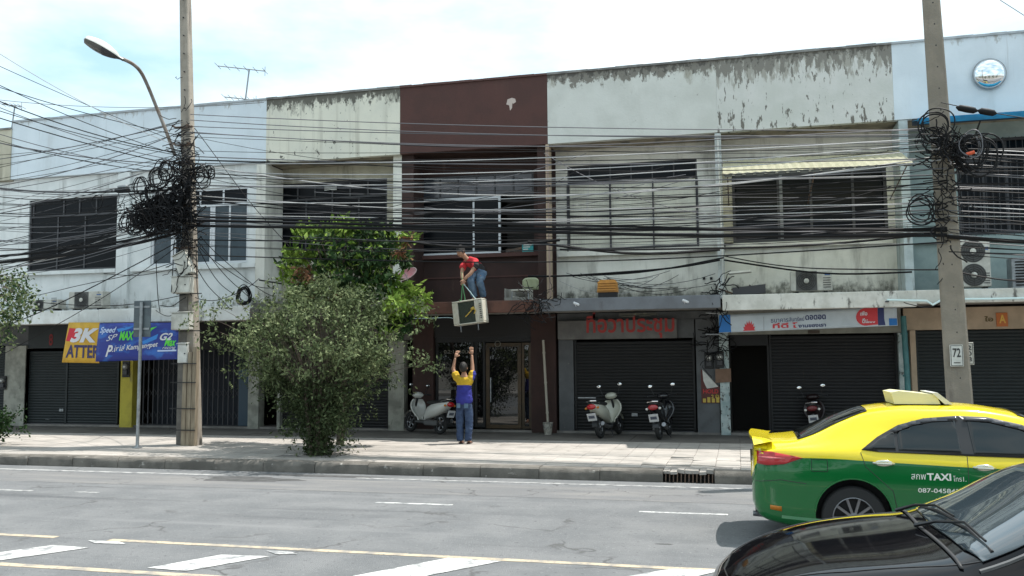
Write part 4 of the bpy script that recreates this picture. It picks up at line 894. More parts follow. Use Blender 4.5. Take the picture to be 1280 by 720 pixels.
def tangle(cx, cy, Y, wpx, hpx, n):
    mb = MB()
    for k in range(n):
        p0 = P(cx + rng.normal() * wpx * .4, cy + rng.normal() * hpx * .4, Y + rng.uniform(-.2, .15)); path = [p0]; d = Vector((rng.normal(), rng.normal() * .3, rng.normal() * .7)).normalized()
        for i in range(7):
            d = (d + Vector((rng.normal(), rng.normal() * .3, rng.normal())) * .35).normalized(); q = path[-1] + d * .055
            path.append(q)
        mb.tube(path, rng.uniform(.006, .012), 4)
    o = mb.build('cable_tangle', cable_m, smooth=True, org=tuple(P(cx, cy, Y)), kind='stuff'); return o
tangle(192, 268, 16.35, 36, 19, 300); tangle(232, 245, 16.5, 12, 100, 360); tangle(1188, 185, 15.15, 30, 20, 60); tangle(1181, 235, 15.2, 13, 90, 80); tangle(668, 382, 19.0, 26, 30, 60); tangle(902, 372, 19.3, 12, 30, 30); tangle(892, 420, 20.8, 16, 60, 60)
ot = MB(); ot.tube([P(1208, 193, 14.95), P(1218, 190, 14.95)], .03, 6); tag(ot.build('cable_tie', mat('orange_tie', (.6, .09, .03), .5), org=tuple(P(1208, 193, 14.95))), 'small orange tie on the grey cable loop of the right pole', 'cable tie')
# splice sleeves on the right
for i, (a, b, lb) in enumerate((((1195, 134, 15.1), (1222, 139, 15.1), 'black cable splice sleeve nearest the right pole under the round mirror'), ((1222, 138, 15.1), (1246, 142, 15.1), 'black cable splice sleeve right of its twin under the round mirror'))):
    a, b = P(*a), P(*b); d = (b - a); t = thing('splice_sleeve', lb, 'cable splice', tuple(a))
    mb = MB(); mb.lathe(a, d, [(.012, 0), (.05, .05), (.055, d.length * .5), (.05, d.length - .05), (.012, d.length)], 12); mb.build('sleeve', cable_m, t, smooth=True)
cable(span(P(1176, 128, 15.2), P(1300, 150, 15.1), .02), .008, cable_m, 'black cable carrying the two splice sleeves', GR)

# ================================================================= things on the canopies and walls
ZC = 3.27
def ac_unit(label, a, b, Y, depth=.3, fans=1, front=True, grp='air conditioner outdoor units', m_=ac_white, fanside=0):
    a, b = P(a[0], a[1], Y), P(b[0], b[1], Y); w, h = b.x - a.x, a.z - b.z; t = thing('air_conditioner', label, 'air conditioner', (a.x + w / 2, Y + depth / 2, b.z), grp)
    x0, z0 = a.x, b.z
    mb = MB(); mb.bev(x0, x0 + w, Y, Y + depth, z0 + .05, z0 + h, .015); mb.build('casing', m_, t)
    for fx in (.15, .85): mb = MB(); mb.box(x0 + w * fx - .03, x0 + w * fx + .03, Y + .02, Y + depth - .02, z0, z0 + .048); mb.build('foot', black_m, t)
    fh = (h - .05) / fans
    for i in range(fans):
        rad = min(fh * .44, w * .33); cx = x0 + w * (.38 if fanside == 0 else .5); cz = z0 + .05 + fh * (i + .5)
        mb = MB(); mb.box(cx - rad * 1.12, cx + rad * 1.12, Y - .006, Y - .001, cz - rad * 1.08, cz + rad * 1.08) if fans == 1 else mb.lathe((cx, Y - .006, cz), (0, 1, 0), [(rad * 1.1, 0), (rad * 1.1, .005)], 28); mb.build('fan_panel', mat('fan_panel_' + ('d' if m_ is ac_white else 'w'), (.10, .10, .095), .6), t)
        mb = MB()
        for rr_ in (1.0, .8, .6, .4): mb.ring((cx, Y - .02, cz), (0, 1, 0), rad * rr_, .006, 28, 4)
        for q in range(8):
            an = q * math.pi / 4; mb.tube([(cx + rad * .2 * math.cos(an), Y - .022, cz + rad * .2 * math.sin(an)), (cx + rad * math.cos(an), Y - .022, cz + rad * math.sin(an))], .004, 4)
        g = mb.build('fan_grille', grille_m, t)
        mb = MB(); mb.lathe((cx, Y - .035, cz), (0, 1, 0), [(.03, 0), (rad * .28, .012), (rad * .28, .022)], 18); mb.build('hub', m_, g)
    mb = MB(); mb.box(x0 + w * .82, x0 + w * .95, Y - .004, Y - .001, z0 + h * .78, z0 + h * .84); mb.build('label_strip', mat('blue_label', (.05, .12, .3), .5), t)
    mb = MB()
    for q in range(5): mb.box(x0 + w * .78, x0 + w * .96, Y - .008, Y - .001, z0 + .12 + q * .05, z0 + .135 + q * .05)
    mb.build('vent_slot', grille_m, t, kind='stuff')
    return t
ac_unit('white air conditioner unit on the left canopy, behind the sign post', (86, 365), (128, 387), 19.5)
ac_unit('low faded air conditioner unit at the far left of the canopy', (36, 375), (72, 388), 19.6)
ac_unit('air conditioner unit with a dark fan panel above the white banner', (988, 339), (1041, 366), 19.9)
ac_unit('tall twin-fan air conditioner on the canopy just right of the right pole', (1194, 300), (1240, 361), 19.9, fans=2, fanside=1)
# louvred unit, far right
a, b = P(1264, 322, 19.9), P(1283, 360, 19.9); t = thing('air_conditioner', 'louvred metal cooling unit cut off by the right edge of the photo', 'air conditioner', (a.x, 20, b.z), 'air conditioner outdoor units')
mb = MB(); mb.bev(a.x, a.x + .9, 19.9, 20.25, b.z, a.z, .01); mb.build('casing', steel, t)
for i in range(9): z = b.z + .05 + i * (a.z - b.z - .1) / 9; mb = MB(); mb.prism([(a.x + .06, 19.9, z), (a.x + .3, 19.9, z), (a.x + .3, 19.87, z + .02), (a.x + .06, 19.87, z + .02)], (0, 0, .012)); mb.build('louvre_slat', grille_m, t)
# orange lamp box
a, b = P(746, 350, 19.6), P(772, 367, 19.6); t = thing('orange_lamp_box', 'orange slatted lamp box sitting on the grey canopy', 'lamp box', (a.x, 19.6, b.z))
w = b.x - a.x; h = a.z - b.z; org_ = mat('orange_plastic', (.58, .27, .05), .5, (.45, .2, .04), 6)
mb = MB(); mb.prism([(a.x, 19.6, b.z + .04), (b.x, 19.6, b.z + .04), (b.x - .02, 19.6, a.z - .06), (b.x - .07, 19.6, a.z), (a.x + .07, 19.6, a.z), (a.x + .02, 19.6, a.z - .06)], (0, .22, 0)); mb.build('housing', org_, t)
for i in range(4): z = b.z + .07 + i * .055; mb = MB(); mb.bev(a.x + .015, b.x - .015, 19.57, 19.598, z, z + .03, .006); mb.build('slat', org_, t)
mb = MB(); mb.box(a.x + .02, b.x - .02, 19.62, 19.8, ZC - .01, b.z + .038); mb.build('base', black_m, t)
# chair and pale box on the brown canopy
t = thing('plastic_chair', 'pale green moulded chair lying among clutter on the brown canopy', 'chair', tuple(P(652, 372, 19.5)))
c = P(655, 364, 19.5); gp = mat('pale_green_plastic', (.42, .46, .30), .45, (.34, .38, .24), 6)
mb = MB(); mb.bev(c.x - .27, c.x + .15, 19.35, 19.75, c.z + .0, c.z + .03, .01); mb.build('seat', mat('cream_plastic', (.55, .53, .46), .5), t)
mb = MB(); mb.grid(lambda u, v: (c.x - .06 + .36 * u + .03 * v, 19.62 + .05 * math.sin(math.pi * u) - .1 * v, c.z + .04 + .27 * v * (1 - .25 * (2 * u - 1) ** 4)), 10, 6); bk = mb.build('backrest', gp, t, smooth=True)
md = bk.modifiers.new('thick', 'SOLIDIFY'); md.thickness = .02
for dx, dy in ((-.24, 19.38), (.12, 19.38), (-.24, 19.7), (.12, 19.7)): mb = MB(); mb.tube([(c.x + dx, dy, c.z), (c.x + dx * 1.15, dy, ZC - .02)], .014, 6); mb.build('leg', steel, t)
t = thing('grey_box', 'open pale grey box under the plastic chair on the brown canopy', 'box', tuple(P(636, 375, 19.55)))
c = P(632, 361, 19.6); d = P(664, 375, 19.6)
mb = MB(); mb.box(c.x, d.x, 19.78, 19.8, ZC, c.z); mb.box(c.x, c.x + .02, 19.5, 19.779, ZC, c.z); mb.box(d.x - .02, d.x, 19.5, 19.779, ZC, c.z); mb.box(c.x, d.x, 19.48, 19.499, ZC, ZC + .09); mb.build('box_sides', mat('grey_card', (.30, .29, .26), .8), t)
mb = MB(); mb.lathe((c.x + .22, 19.62, ZC), (0, 0, 1), [(.09, 0), (.1, .1), (.08, .12)], 14); mb.build('paint_tin', ac_white, t)
# junk above U5/U6 joint
t = thing('scrap_pile', 'rusty scrap metal and a pale lamp shade left of the banner air conditioner', 'scrap metal', tuple(P(928, 364, 19.7)))
c = P(925, 342, 19.7); mb = MB(); mb.grid(lambda u, v: (c.x - .24 + .48 * u, 19.6 + .2 * v, c.z + .05 * math.sin(3.14 * v) + .03 * u), 8, 5); o = mb.build('lamp_shade', ac_white, t, smooth=True); o.modifiers.new('t', 'SOLIDIFY').thickness = .015
c = P(930, 358, 19.7)
for i in range(7): a_ = Vector((c.x + rng.uniform(-.4, .4), 19.5 + rng.uniform(0, .4), ZC + rng.uniform(0, .05))); b_ = a_ + Vector((rng.uniform(-.5, .5), rng.uniform(-.1, .1), rng.uniform(.02, .25))); mb = MB(); mb.tube([a_, b_], .02, 6); mb.build('bar', rust, t)
mb = MB(); mb.obox((c.x + .1, 19.7, ZC + .12), (.34, 0, .03), (0, .18, 0), (-.005, 0, .09)); mb.build('metal_box', frame_dark, t)
# satellite dish
c = P(509, 344, 19.3); t = thing('satellite_dish', 'small pink tilted satellite dish on the canopy beside the brown wall', 'satellite dish', (c.x, 19.3, ZC))
nrm = Vector((-.15, -.80, .42)).normalized(); u_ = Vector((.8, -.35, .55)); u_ = (u_ - nrm * u_.dot(nrm)).normalized(); v_ = nrm.cross(u_)
pink = mat('faded_pink_dish', (.55, .20, .22), .6, (.48, .30, .30), 6)
mb = MB(); mb.grid(lambda u, v: c + (u_ * math.cos(2 * math.pi * v) * .27 + v_ * math.sin(2 * math.pi * v) * .15) * (u + .001) + nrm * (.05 * u * u), 8, 28); o = mb.build('dish', pink, t, smooth=True); o.modifiers.new('t', 'SOLIDIFY').thickness = .01
mb = MB(); mb.tube([c + (u_ * math.cos(a) * .27 + v_ * math.sin(a) * .15) + nrm * .05 for a in np.linspace(0, 6.283, 30)], .008, 5); mb.build('rim', mat('dish_rim', (.6, .5, .48), .5), t)
mb = MB(); mb.tube([c - v_ * .14, c + nrm * .22], .008, 5); mb.lathe(c + nrm * .22, -nrm, [(.025, 0), (.02, .05)], 8); mb.build('feed_arm', steel, t)
mb = MB(); mb.tube([c, (c.x, 19.4, ZC + .2), (c.x, 19.4, ZC)], .018, 6); mb.build('mast', steel, t)
# convex mirror
c = P(1236, 93, YP - .02); t = thing('convex_mirror', 'round convex mirror fixed high on the pale blue parapet', 'mirror', tuple(c))
rad = 19.0 * 18.1 / F
mir = mat('mirror_chrome', (.8, .82, .84), .03, metal=1)
mb = MB(); prof = [(rad * math.sin(a), -.16 * math.cos(a) / 1.0 + 0) for a in np.linspace(0.0, math.pi / 2 * .93, 14)]; mb.lathe((c.x, YP - .06, c.z), (0, 1, 0), [(r_, h) for r_, h in prof], 40); mb.build('mirror_glass', mir, t, smooth=True)
mb = MB(); mb.ring((c.x, YP - .07, c.z), (0, 1, 0), rad, .018, 40, 6); mb.build('rim', steel, t)
mb = MB(); mb.lathe((c.x, YP - .05, c.z), (0, 1, 0), [(rad * .9, 0), (rad * .5, .05)], 24); mb.build('back_plate', steel, t)
# TV antennas on the roof
def antenna(label, pb, Y, hgt, els, rot, s=1):
    b_ = Vector(pb); t = thing('tv_antenna', label, 'antenna', tuple(b_), 'television antennas on the roof')
    mb = MB(); mb.tube([b_, b_ + Vector((.12 * hgt, 0, hgt))], .022, 6); mb.build('mast', steel, t)
    for k, (f, L_) in enumerate(els):
        c = b_ + Vector((.12 * hgt, 0, hgt)) * f; d = Vector((math.cos(rot), math.sin(rot), -.12)); mb = MB(); mb.tube([c - d * L_ * .7, c + d * L_ * .35], .016, 5)
        o = mb.build('boom', steel, t)
        for q in range(6):
            e = c - d * L_ * .7 + d * L_ * 1.05 * q / 5; w = Vector((-math.sin(rot), math.cos(rot), 0)) * .28; mb = MB(); mb.tube([e - w, e + w], .009, 4); mb.build('element', steel, o)
        mb = MB(); e = c + d * L_ * .35; mb.tube([e - Vector((0, 0, .14)), e + Vector((0, 0, .14))], .011, 4); mb.build('reflector', steel, o)
antenna('television antenna with two booms on the roof right of the left pole', (P(299, 126, 23).x, 23, 8.0), 23, P(299, 88, 23).z - 8.0, ((1, 1.35), (.66, .9)), .25)
antenna('small television antenna above the roof at the far left edge', (P(9, 160, 23).x, 23, 8.0), 23, P(9, 133, 23).z - 8.0, ((1, .6),), .3)
# neon tube brackets
def neon(label, pts, Y, m_=None):
    pp = [P(a, b, Y) for a, b in pts]; t = thing('neon_tube', label, 'tube lamp', tuple(pp[0]), 'pale tubes along the canopies')
    mb = MB(); mb.tube(pp, .022, 8); mb.build('tube', mat('pale_tube', (.62, .78, .78), .3), t)
    for p in pp[::max(1, len(pp) - 1)]: mb = MB(); mb.box(p.x - .03, p.x + .03, Y - .03, YC, p.z - .045, p.z - .02); mb.build('clip', frame_dark, t)
neon('pale cyan tube bent along the canopy edge left of the right pole', [(1109, 375), (1158, 376), (1166, 381), (1175, 376), (1182, 375)], YC - .06)
neon('pale cyan tube along the canopy edge right of the right pole', [(1200, 374), (1244, 373.5), (1290, 372.5)], YC - .06)
neon('pale cyan tube on the canopy at the far left edge behind the leaves', [(-30, 402), (22, 399)], YC - .06)

# ---- banners
def banner(name, label, q, Y, m_, nx=24, ny=6, wave=.03, seed=0, curl=0):
    """q: photo corners tl,tr,br,bl"""
    tl, tr, br, bl = [P(a, b, Y) for a, b in q]; t = thing(name, label, 'banner', tuple(tl))
    def fn(u, v):
        p = tl.lerp(tr, u).lerp(bl.lerp(br, u), v); return Vector((p.x, p.y + wave * math.sin(7 * u + seed + 2 * v) - wave * math.sin(3 * v + u * 4), p.z))
    mb = MB(); mb.grid(fn, nx, ny); o = mb.build('sheet', m_, t, smooth=True); md = o.modifiers.new('t', 'SOLIDIFY'); md.thickness = .004; md.offset = 1
    return t, fn, o
def on_banner(t, fn, body, u0, v1, u1, v0, m_, shear=0, bold=0, name='lettering', rot=0, off=.008):
    """map lettering onto a banner sheet; v grows downwards"""
    o = text_mesh(body, (1, 1), name, m_, t, (0, 0, 0), (1, 0, 0), (0, 1, 0), shear=shear, bold=bold)
    if o is None: return
    bs = base(t)
    for v in o.data.vertices:
        a, b = v.co.x + bs.x, v.co.y + bs.y
        u = u0 + (u1 - u0) * a; w = v1 + (v0 - v1) * b - rot * a
        p = fn(min(max(u, 0), 1), w); v.co = Vector((p.x, p.y - off, p.z)) - bs
    return o
def poly_on(t, fn, pts, m_, name, off=.006):
    mb = MB(); mb._q([fn(u, v) - Vector((0, off, 0)) for u, v in pts], [tuple(range(len(pts)))]); return mb.build(name, m_, t)
yel = mat('banner_yellow', (.62, .37, .03), .6, (.52, .3, .03), 4); redb = mat('banner_red', (.55, .02, .04), .6); whb = mat('banner_white', (.62, .63, .66), .6); navy = mat('banner_navy', (.035, .03, .10), .6)
t, fn, o = banner('yellow_banner', 'yellow banner reading 3K over ATTER hung below the left canopy', ((86, 403), (124, 403), (124, 454), (77, 453)), YC - .14, yel, wave=.012)
poly_on(t, fn, [(.06, .14), (.36, .16), (.30, .5), (.02, .46)], redb, 'red_block')
on_banner(t, fn, '3K', .14, .5, .98, .14, whb, shear=.3, bold=.05, name='logo_letters', off=.012)
on_banner(t, fn, 'ATTER', .08, .88, 1.0, .56, navy, bold=.03)
blu = mat('banner_blue', (.012, .03, .24), .5, (.02, .12, .45), 2.2, 3, (.5, .68), stretch=(1, 1, 2)); grn = mat('banner_green', (.10, .62, .05), .6); pale = mat('banner_pale_text', (.5, .6, .8), .6)
t, fn, o = banner('blue_banner', 'blue banner with green and white racing style lettering below the left canopy', ((124, 404), (224, 403), (223, 449), (120, 452)), YC - .16, blu, wave=.02, seed=2)
on_banner(t, fn, 'MAX', .28, .46, .46, .22, grn, shear=.35, bold=.04, rot=.0)
on_banner(t, fn, 'SP', .12, .48, .26, .34, whb, shear=.4, rot=.06); on_banner(t, fn, 'Speed', .02, .30, .24, .10, pale, shear=.4, bold=.02)
on_banner(t, fn, 'P', .12, .88, .21, .58, whb, shear=.4, bold=.03); on_banner(t, fn, '.โซโล่ Kampangpet', .20, .80, .74, .60, whb, shear=.3, bold=.02, rot=.12)
on_banner(t, fn, 'G2', .76, .48, .92, .28, whb, shear=.4, bold=.03); on_banner(t, fn, 'Max', .82, .64, .97, .42, grn, shear=.4, bold=.03); on_banner(t, fn, '________', .74, .78, .98, .74, pale); on_banner(t, fn, 'racing', .8, .74, .97, .64, whb, shear=.3)
poly_on(t, fn, [(.24, .16), (.46, .08), (.40, .16), (.27, .24)], mat('banner_light_blue', (.03, .22, .62), .5), 'swoosh', off=.004); poly_on(t, fn, [(.55, .5), (.74, .30), (.72, .44), (.56, .58)], mat('banner_light_blue', (0, 0, 0)), 'swoosh', off=.004)
poly_on(t, fn, [(.62, .16), (.73, .10), (.66, .2), (.63, .34)], grn, 'swoosh', off=.005)
# banner of U6
wht = mat('vinyl_white', (.50, .56, .60), .5, (.42, .48, .52), 2, 3)
t, fn, o = banner('white_banner', 'long white and blue Thai shop banner with a round red seal over the open doorway', ((899, 394), (1121, 383), (1122, 407), (899, 416)), 19.6, wht, wave=.008, nx=40)
poly_on(t, fn, [(0, 0), (.065, 0), (.07, .98), (0, .98)], mat('vinyl_blue', (.01, .14, .42), .5), 'blue_panel')
sk = mat('vinyl_red', (.55, .035, .045), .5); nb = mat('vinyl_navy', (.02, .03, .12), .5)
sp = []
for i in range(17):
    a = math.pi * (1 - i / 16); rr_ = .036 if i % 2 == 0 else .027; sp.append((.175 + rr_ * 1.05 * math.cos(a), .95 - (.62 if i % 2 == 0 else .40) * math.sin(a) * .95))
poly_on(t, fn, sp, sk, 'red_spiky_fruit')
on_banner(t, fn, 'ธนาคาร', .30, .56, .40, .36, nb); on_banner(t, fn, 'สินทรัพย์', .405, .54, .49, .30, nb); on_banner(t, fn, 'ดอดอด', .495, .50, .61, .24, nb, bold=.03)
on_banner(t, fn, 'ที่ดี', .31, .88, .40, .58, sk, bold=.03); on_banner(t, fn, 'โ', .42, .9, .45, .6, sk, bold=.03); on_banner(t, fn, 'งานของเรา', .455, .90, .61, .74, nb, bold=.03)
ov = [(.832 + .055 * math.cos(a) * (1.0 if math.cos(a) < 0 else .9), .47 + .47 * math.sin(a)) for a in np.linspace(0, 6.283, 26)[:-1]]
sq = poly_on(t, fn, ov, sk, 'red_seal'); poly_on(t, fn, [(.84, .0), (.895, .0), (.895, .9), (.84, .93)], sk, 'red_seal')
on_banner(t, fn, 'เพื่อคุณ', .80, .46, .88, .16, whb, bold=.03, off=.012); on_banner(t, fn, 'ดีเสมอ', .81, .80, .88, .54, whb, bold=.03, off=.012)
poly_on(t, fn, [(.896, .0), (.93, .0), (.93, .62), (.935, .95), (.896, .95)], nb, 'navy_panel', off=.007); poly_on(t, fn, [(.955, .6), (.998, .62), (.998, .98), (.955, .98)], mat('vinyl_blue', (0, 0, 0)), 'blue_panel', off=.007)
poly_on(t, fn, [(.258, .2), (.261, .2), (.261, .95), (.258, .95)], mat('grey_rule', (.25, .27, .3), .5), 'rule_line')
for i in range(2):
    mb = MB(); a, b = P(882, 391 + 27 * i, 19.62), P(901, 392 + 26 * i, 19.62); mb.tube([a, b], .016, 6); mb.build('support_rod', steel, t)
# posters and cardboard
t = thing('torn_poster', 'torn red and yellow poster pasted on the pillar below the electric meters', 'poster', tuple(P(877, 504, 20.93)))
Yq = 20.93; a, b = P(876, 461, Yq), P(901, 504, Yq)
def pp(u, v): return (a.x + (b.x - a.x) * u, Yq, a.z + (b.z - a.z) * v)
mb = MB(); mb.prism([pp(0, .0), pp(1, .55), pp(1, 1), pp(0, 1)], (0, .01, 0)); mb.build('poster_sheet', mat('poster_maroon', (.10, .03, .025), .7), t)
mb = MB(); mb.prism([(x, y - .006, z) for x, y, z in (pp(.08, .02), pp(.9, .52), pp(.3, .58), pp(.12, .35))], (0, .003, 0)); mb.build('torn_flap', white_plastic, t)
text_mesh('HOLD', ((b.x - a.x) * .8, .1), 'lettering', mat('poster_red', (.45, .03, .03), .6), t, (a.x + .04, Yq - .004, pp(0, .72)[2]), (1, 0, 0), (0, 0, 1), bold=.03)
text_mesh('2 ชั้น', ((b.x - a.x) * .5, .1), 'lettering', mat('poster_yellow', (.50, .36, .06), .6), t, (a.x + .22, Yq - .004, pp(0, .86)[2]), (1, 0, 0), (0, 0, 1), bold=.03)
for i in range(4): x = a.x + .03 + i * .1; mb = MB(); mb.box(x, x + .07, Yq - .005, Yq - .001, pp(0, .98)[2], pp(0, .98)[2] + .09 + .03 * (i % 2)); mb.build('yellow_figure', mat('poster_yellow', (0, 0, 0)), t)
a, b = P(894, 461, 20.84), P(914, 478, 20.84); mb = MB(); mb.obox(((a.x + b.x) / 2, 20.85, (a.z + b.z) / 2), ((b.x - a.x) / 2, 0, .01), (0, .012, 0), (0, 0, (a.z - b.z) / 2)); o = mb.build('cardboard_sheet', mat('cardboard', (.20, .12, .08), .8, (.16, .095, .06), 8), org=tuple(a)); tag(o, 'brown cardboard piece tied to the flaking pillar beside the doorway', 'cardboard')
# electric meters
def meter(label, px, py, Y, s=1):
    c = P(px, py, Y); t = thing('electric_meter', label, 'electric meter', tuple(c), 'electric meters')
    mb = MB(); mb.bev(c.x - .10 * s, c.x + .10 * s, Y + .04, Y + .07, c.z - .2 * s, c.z + .18 * s, .008); mb.build('back_board', black_m, t)
    mb = MB(); mb.lathe((c.x, Y - .03, c.z + .05 * s), (0, 1, 0), [(.05 * s, 0), (.075 * s, .02), (.078 * s, .07)], 18); mb.build('glass_cover', mat('meter_glass', (.16, .16, .15), .15), t, smooth=True)
    mb = MB(); mb.box(c.x - .035 * s, c.x + .035 * s, Y - .036, Y - .031, c.z + .03 * s, c.z + .07 * s); mb.build('dial', white_plastic, t)
    mb = MB(); mb.bev(c.x - .06 * s, c.x + .06 * s, Y - .01, Y + .04, c.z - .14 * s, c.z - .03 * s, .008); mb.build('terminal_cover', frame_dark, t)
meter('left electric meter of the pair above the torn poster', 886, 450, 20.87); meter('right electric meter of the pair above the cardboard', 899.5, 449, 20.8)
meter('dark electric meter on top of the yellow pillar', 156, 461, 20.78, 1.15); meter('electric meter at the far left edge beside the green shutter', 2, 478, 20.8)
# pipes
def pipe(label, pts, Y, r, m_, name='drain_pipe', cat='pipe'):
    pp = [P(a, b, Y) for a, b in pts]; t = thing(name, label, cat, tuple(pp[-1])); mb = MB(); mb.tube(pp, r, 10); mb.build('pipe', m_, t, smooth=True)
    for f in (.15, .5, .85):
        p = pp[0].lerp(pp[-1], f); mb = MB(); mb.lathe((p.x, p.y, p.z - .02), (0, 0, 1), [(r * 1.25, 0), (r * 1.25, .04)], 12); mb.build('collar', m_, t)
    return t
pipe('thin pale downpipe between the brown shop and the grey one, standing in a bucket', [(679, 425), (682, 480), (685, 532)], 20.6, .03, mat('aged_pvc', (.36, .33, .27), .6))
pipe('teal drainpipe between the banner shop and the beige lintel', [(1129, 395), (1134, 470), (1137, 545)], 20.6, .06, mat('teal_pipe', (.04, .14, .15), .5, (.06, .2, .2), 5))
pipe('rusty conduit running up the wall between the brown and white parapets', [(684, 186), (686, 280), (688, 372)], YP - .1, .022, mat('pinkish_conduit', (.30, .22, .18), .7))
pipe('thin white cable duct down the corner pier of the peeling shophouse', [(897, 170), (901, 270), (905, 372)], YP - .03, .02, white_plastic)
c = P(685, 543, 20.45); t = thing('paint_bucket', 'dirty white bucket at the foot of the thin downpipe', 'bucket', (c.x, 20.45, PZ))
mb = MB(); mb.lathe((c.x, 20.45, PZ), (0, 0, 1), [(.09, 0), (.115, .26), (.125, .265), (.12, .28), (.10, .27), (.085, .05)], 20); mb.build('pail', mat('dirty_pail', (.40, .38, .33), .6, (.15, .14, .12), 14), t, smooth=True)
mb = MB(); mb.tube([(c.x - .12, 20.45, PZ + .24), (c.x - .07, 20.33, PZ + .16), (c.x + .07, 20.33, PZ + .16), (c.x + .12, 20.45, PZ + .24)], .004, 5); mb.build('handle', steel, t)

# ================================================================= trees
def leaves(name, pts, size, m_, parent, aspect=.42, droop=.0, kind='stuff', outward=None, jit=.5):
    """each leaf: folded 4-triangle blade"""
    n = len(pts); pts = np.asarray(pts)
    d = rng.normal(size=(n, 3));
    if outward is not None: d = d * jit + outward
    d[:, 2] -= droop; d /= np.linalg.norm(d, axis=1)[:, None]
    a = rng.normal(size=(n, 3)); w = np.cross(d, a); w /= np.linalg.norm(w, axis=1)[:, None]; nn = np.cross(d, w)
    s = size * rng.uniform(.6, 1.35, n)[:, None]; wd = s * aspect / 2
    v = np.stack([pts, pts + d * s * .5 + w * wd + nn * s * .06, pts + d * s, pts + d * s * .5 - w * wd + nn * s * .06, pts + d * s * .5], 1).reshape(-1, 3)
    b = np.arange(n)[:, None] * 5
    f = np.concatenate([b + np.array([0, 1, 4]), b + np.array([1, 2, 4]), b + np.array([2, 3, 4]), b + np.array([3, 0, 4])])
    off = np.array(base(parent)); me = bpy.data.meshes.new(name)
    me.vertices.add(len(v)); me.vertices.foreach_set('co', (v - off).ravel())
    me.loops.add(f.size); me.loops.foreach_set('vertex_index', f.ravel().astype(np.int32))
    me.polygons.add(len(f)); me.polygons.foreach_set('loop_start', (np.arange(len(f)) * 3).astype(np.int32))
    me.materials.append(m_); me.update(calc_edges=True); me.validate()
    o = bpy.data.objects.new(name, me); COL.objects.link(o); o.parent = parent
    if kind: o['kind'] = kind
    return o
def leafmat(name, c1, c2, tr=.2, dirt=None, contrast=(.35, .65)): return mat(name, c1, .7, c2, 3.0, 3, contrast, spec=.18, trans=tr, facerand=(.03, .35), dirt=dirt)
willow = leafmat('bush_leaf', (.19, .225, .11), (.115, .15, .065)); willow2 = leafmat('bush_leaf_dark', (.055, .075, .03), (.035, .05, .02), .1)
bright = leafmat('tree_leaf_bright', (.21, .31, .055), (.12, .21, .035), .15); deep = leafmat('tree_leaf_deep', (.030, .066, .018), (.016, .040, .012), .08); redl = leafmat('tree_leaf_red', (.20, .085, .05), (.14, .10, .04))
def crown(Y, outline, nclump, seed, cl_r, per, depth, fill=1.0):
    r_ = np.random.default_rng(seed); ys = [o_[0] for o_ in outline]; out = []
    w_ = np.array([o_[2] - o_[1] for o_ in outline], float)
    yy = np.linspace(ys[0], ys[-1], 400); ww = np.interp(yy, ys, w_); cdf = np.cumsum(ww ** 1.3); cdf /= cdf[-1]
    cl = []
    for i in range(nclump):
        y = np.interp(r_.uniform(), cdf, yy); l = np.interp(y, ys, [o_[1] for o_ in outline]); r = np.interp(y, ys, [o_[2] for o_ in outline])
        u = r_.uniform(-1, 1); a = r_.uniform(0, 6.283); rr = math.sqrt(r_.uniform(.15, 1)) 
        x = (l + r) / 2 + (r - l) / 2 * rr * math.cos(a); dy = rr * math.sin(a) * (r - l) / 2 * Y / F * depth
        cl.append(P(x, y, Y + dy))
    return cl
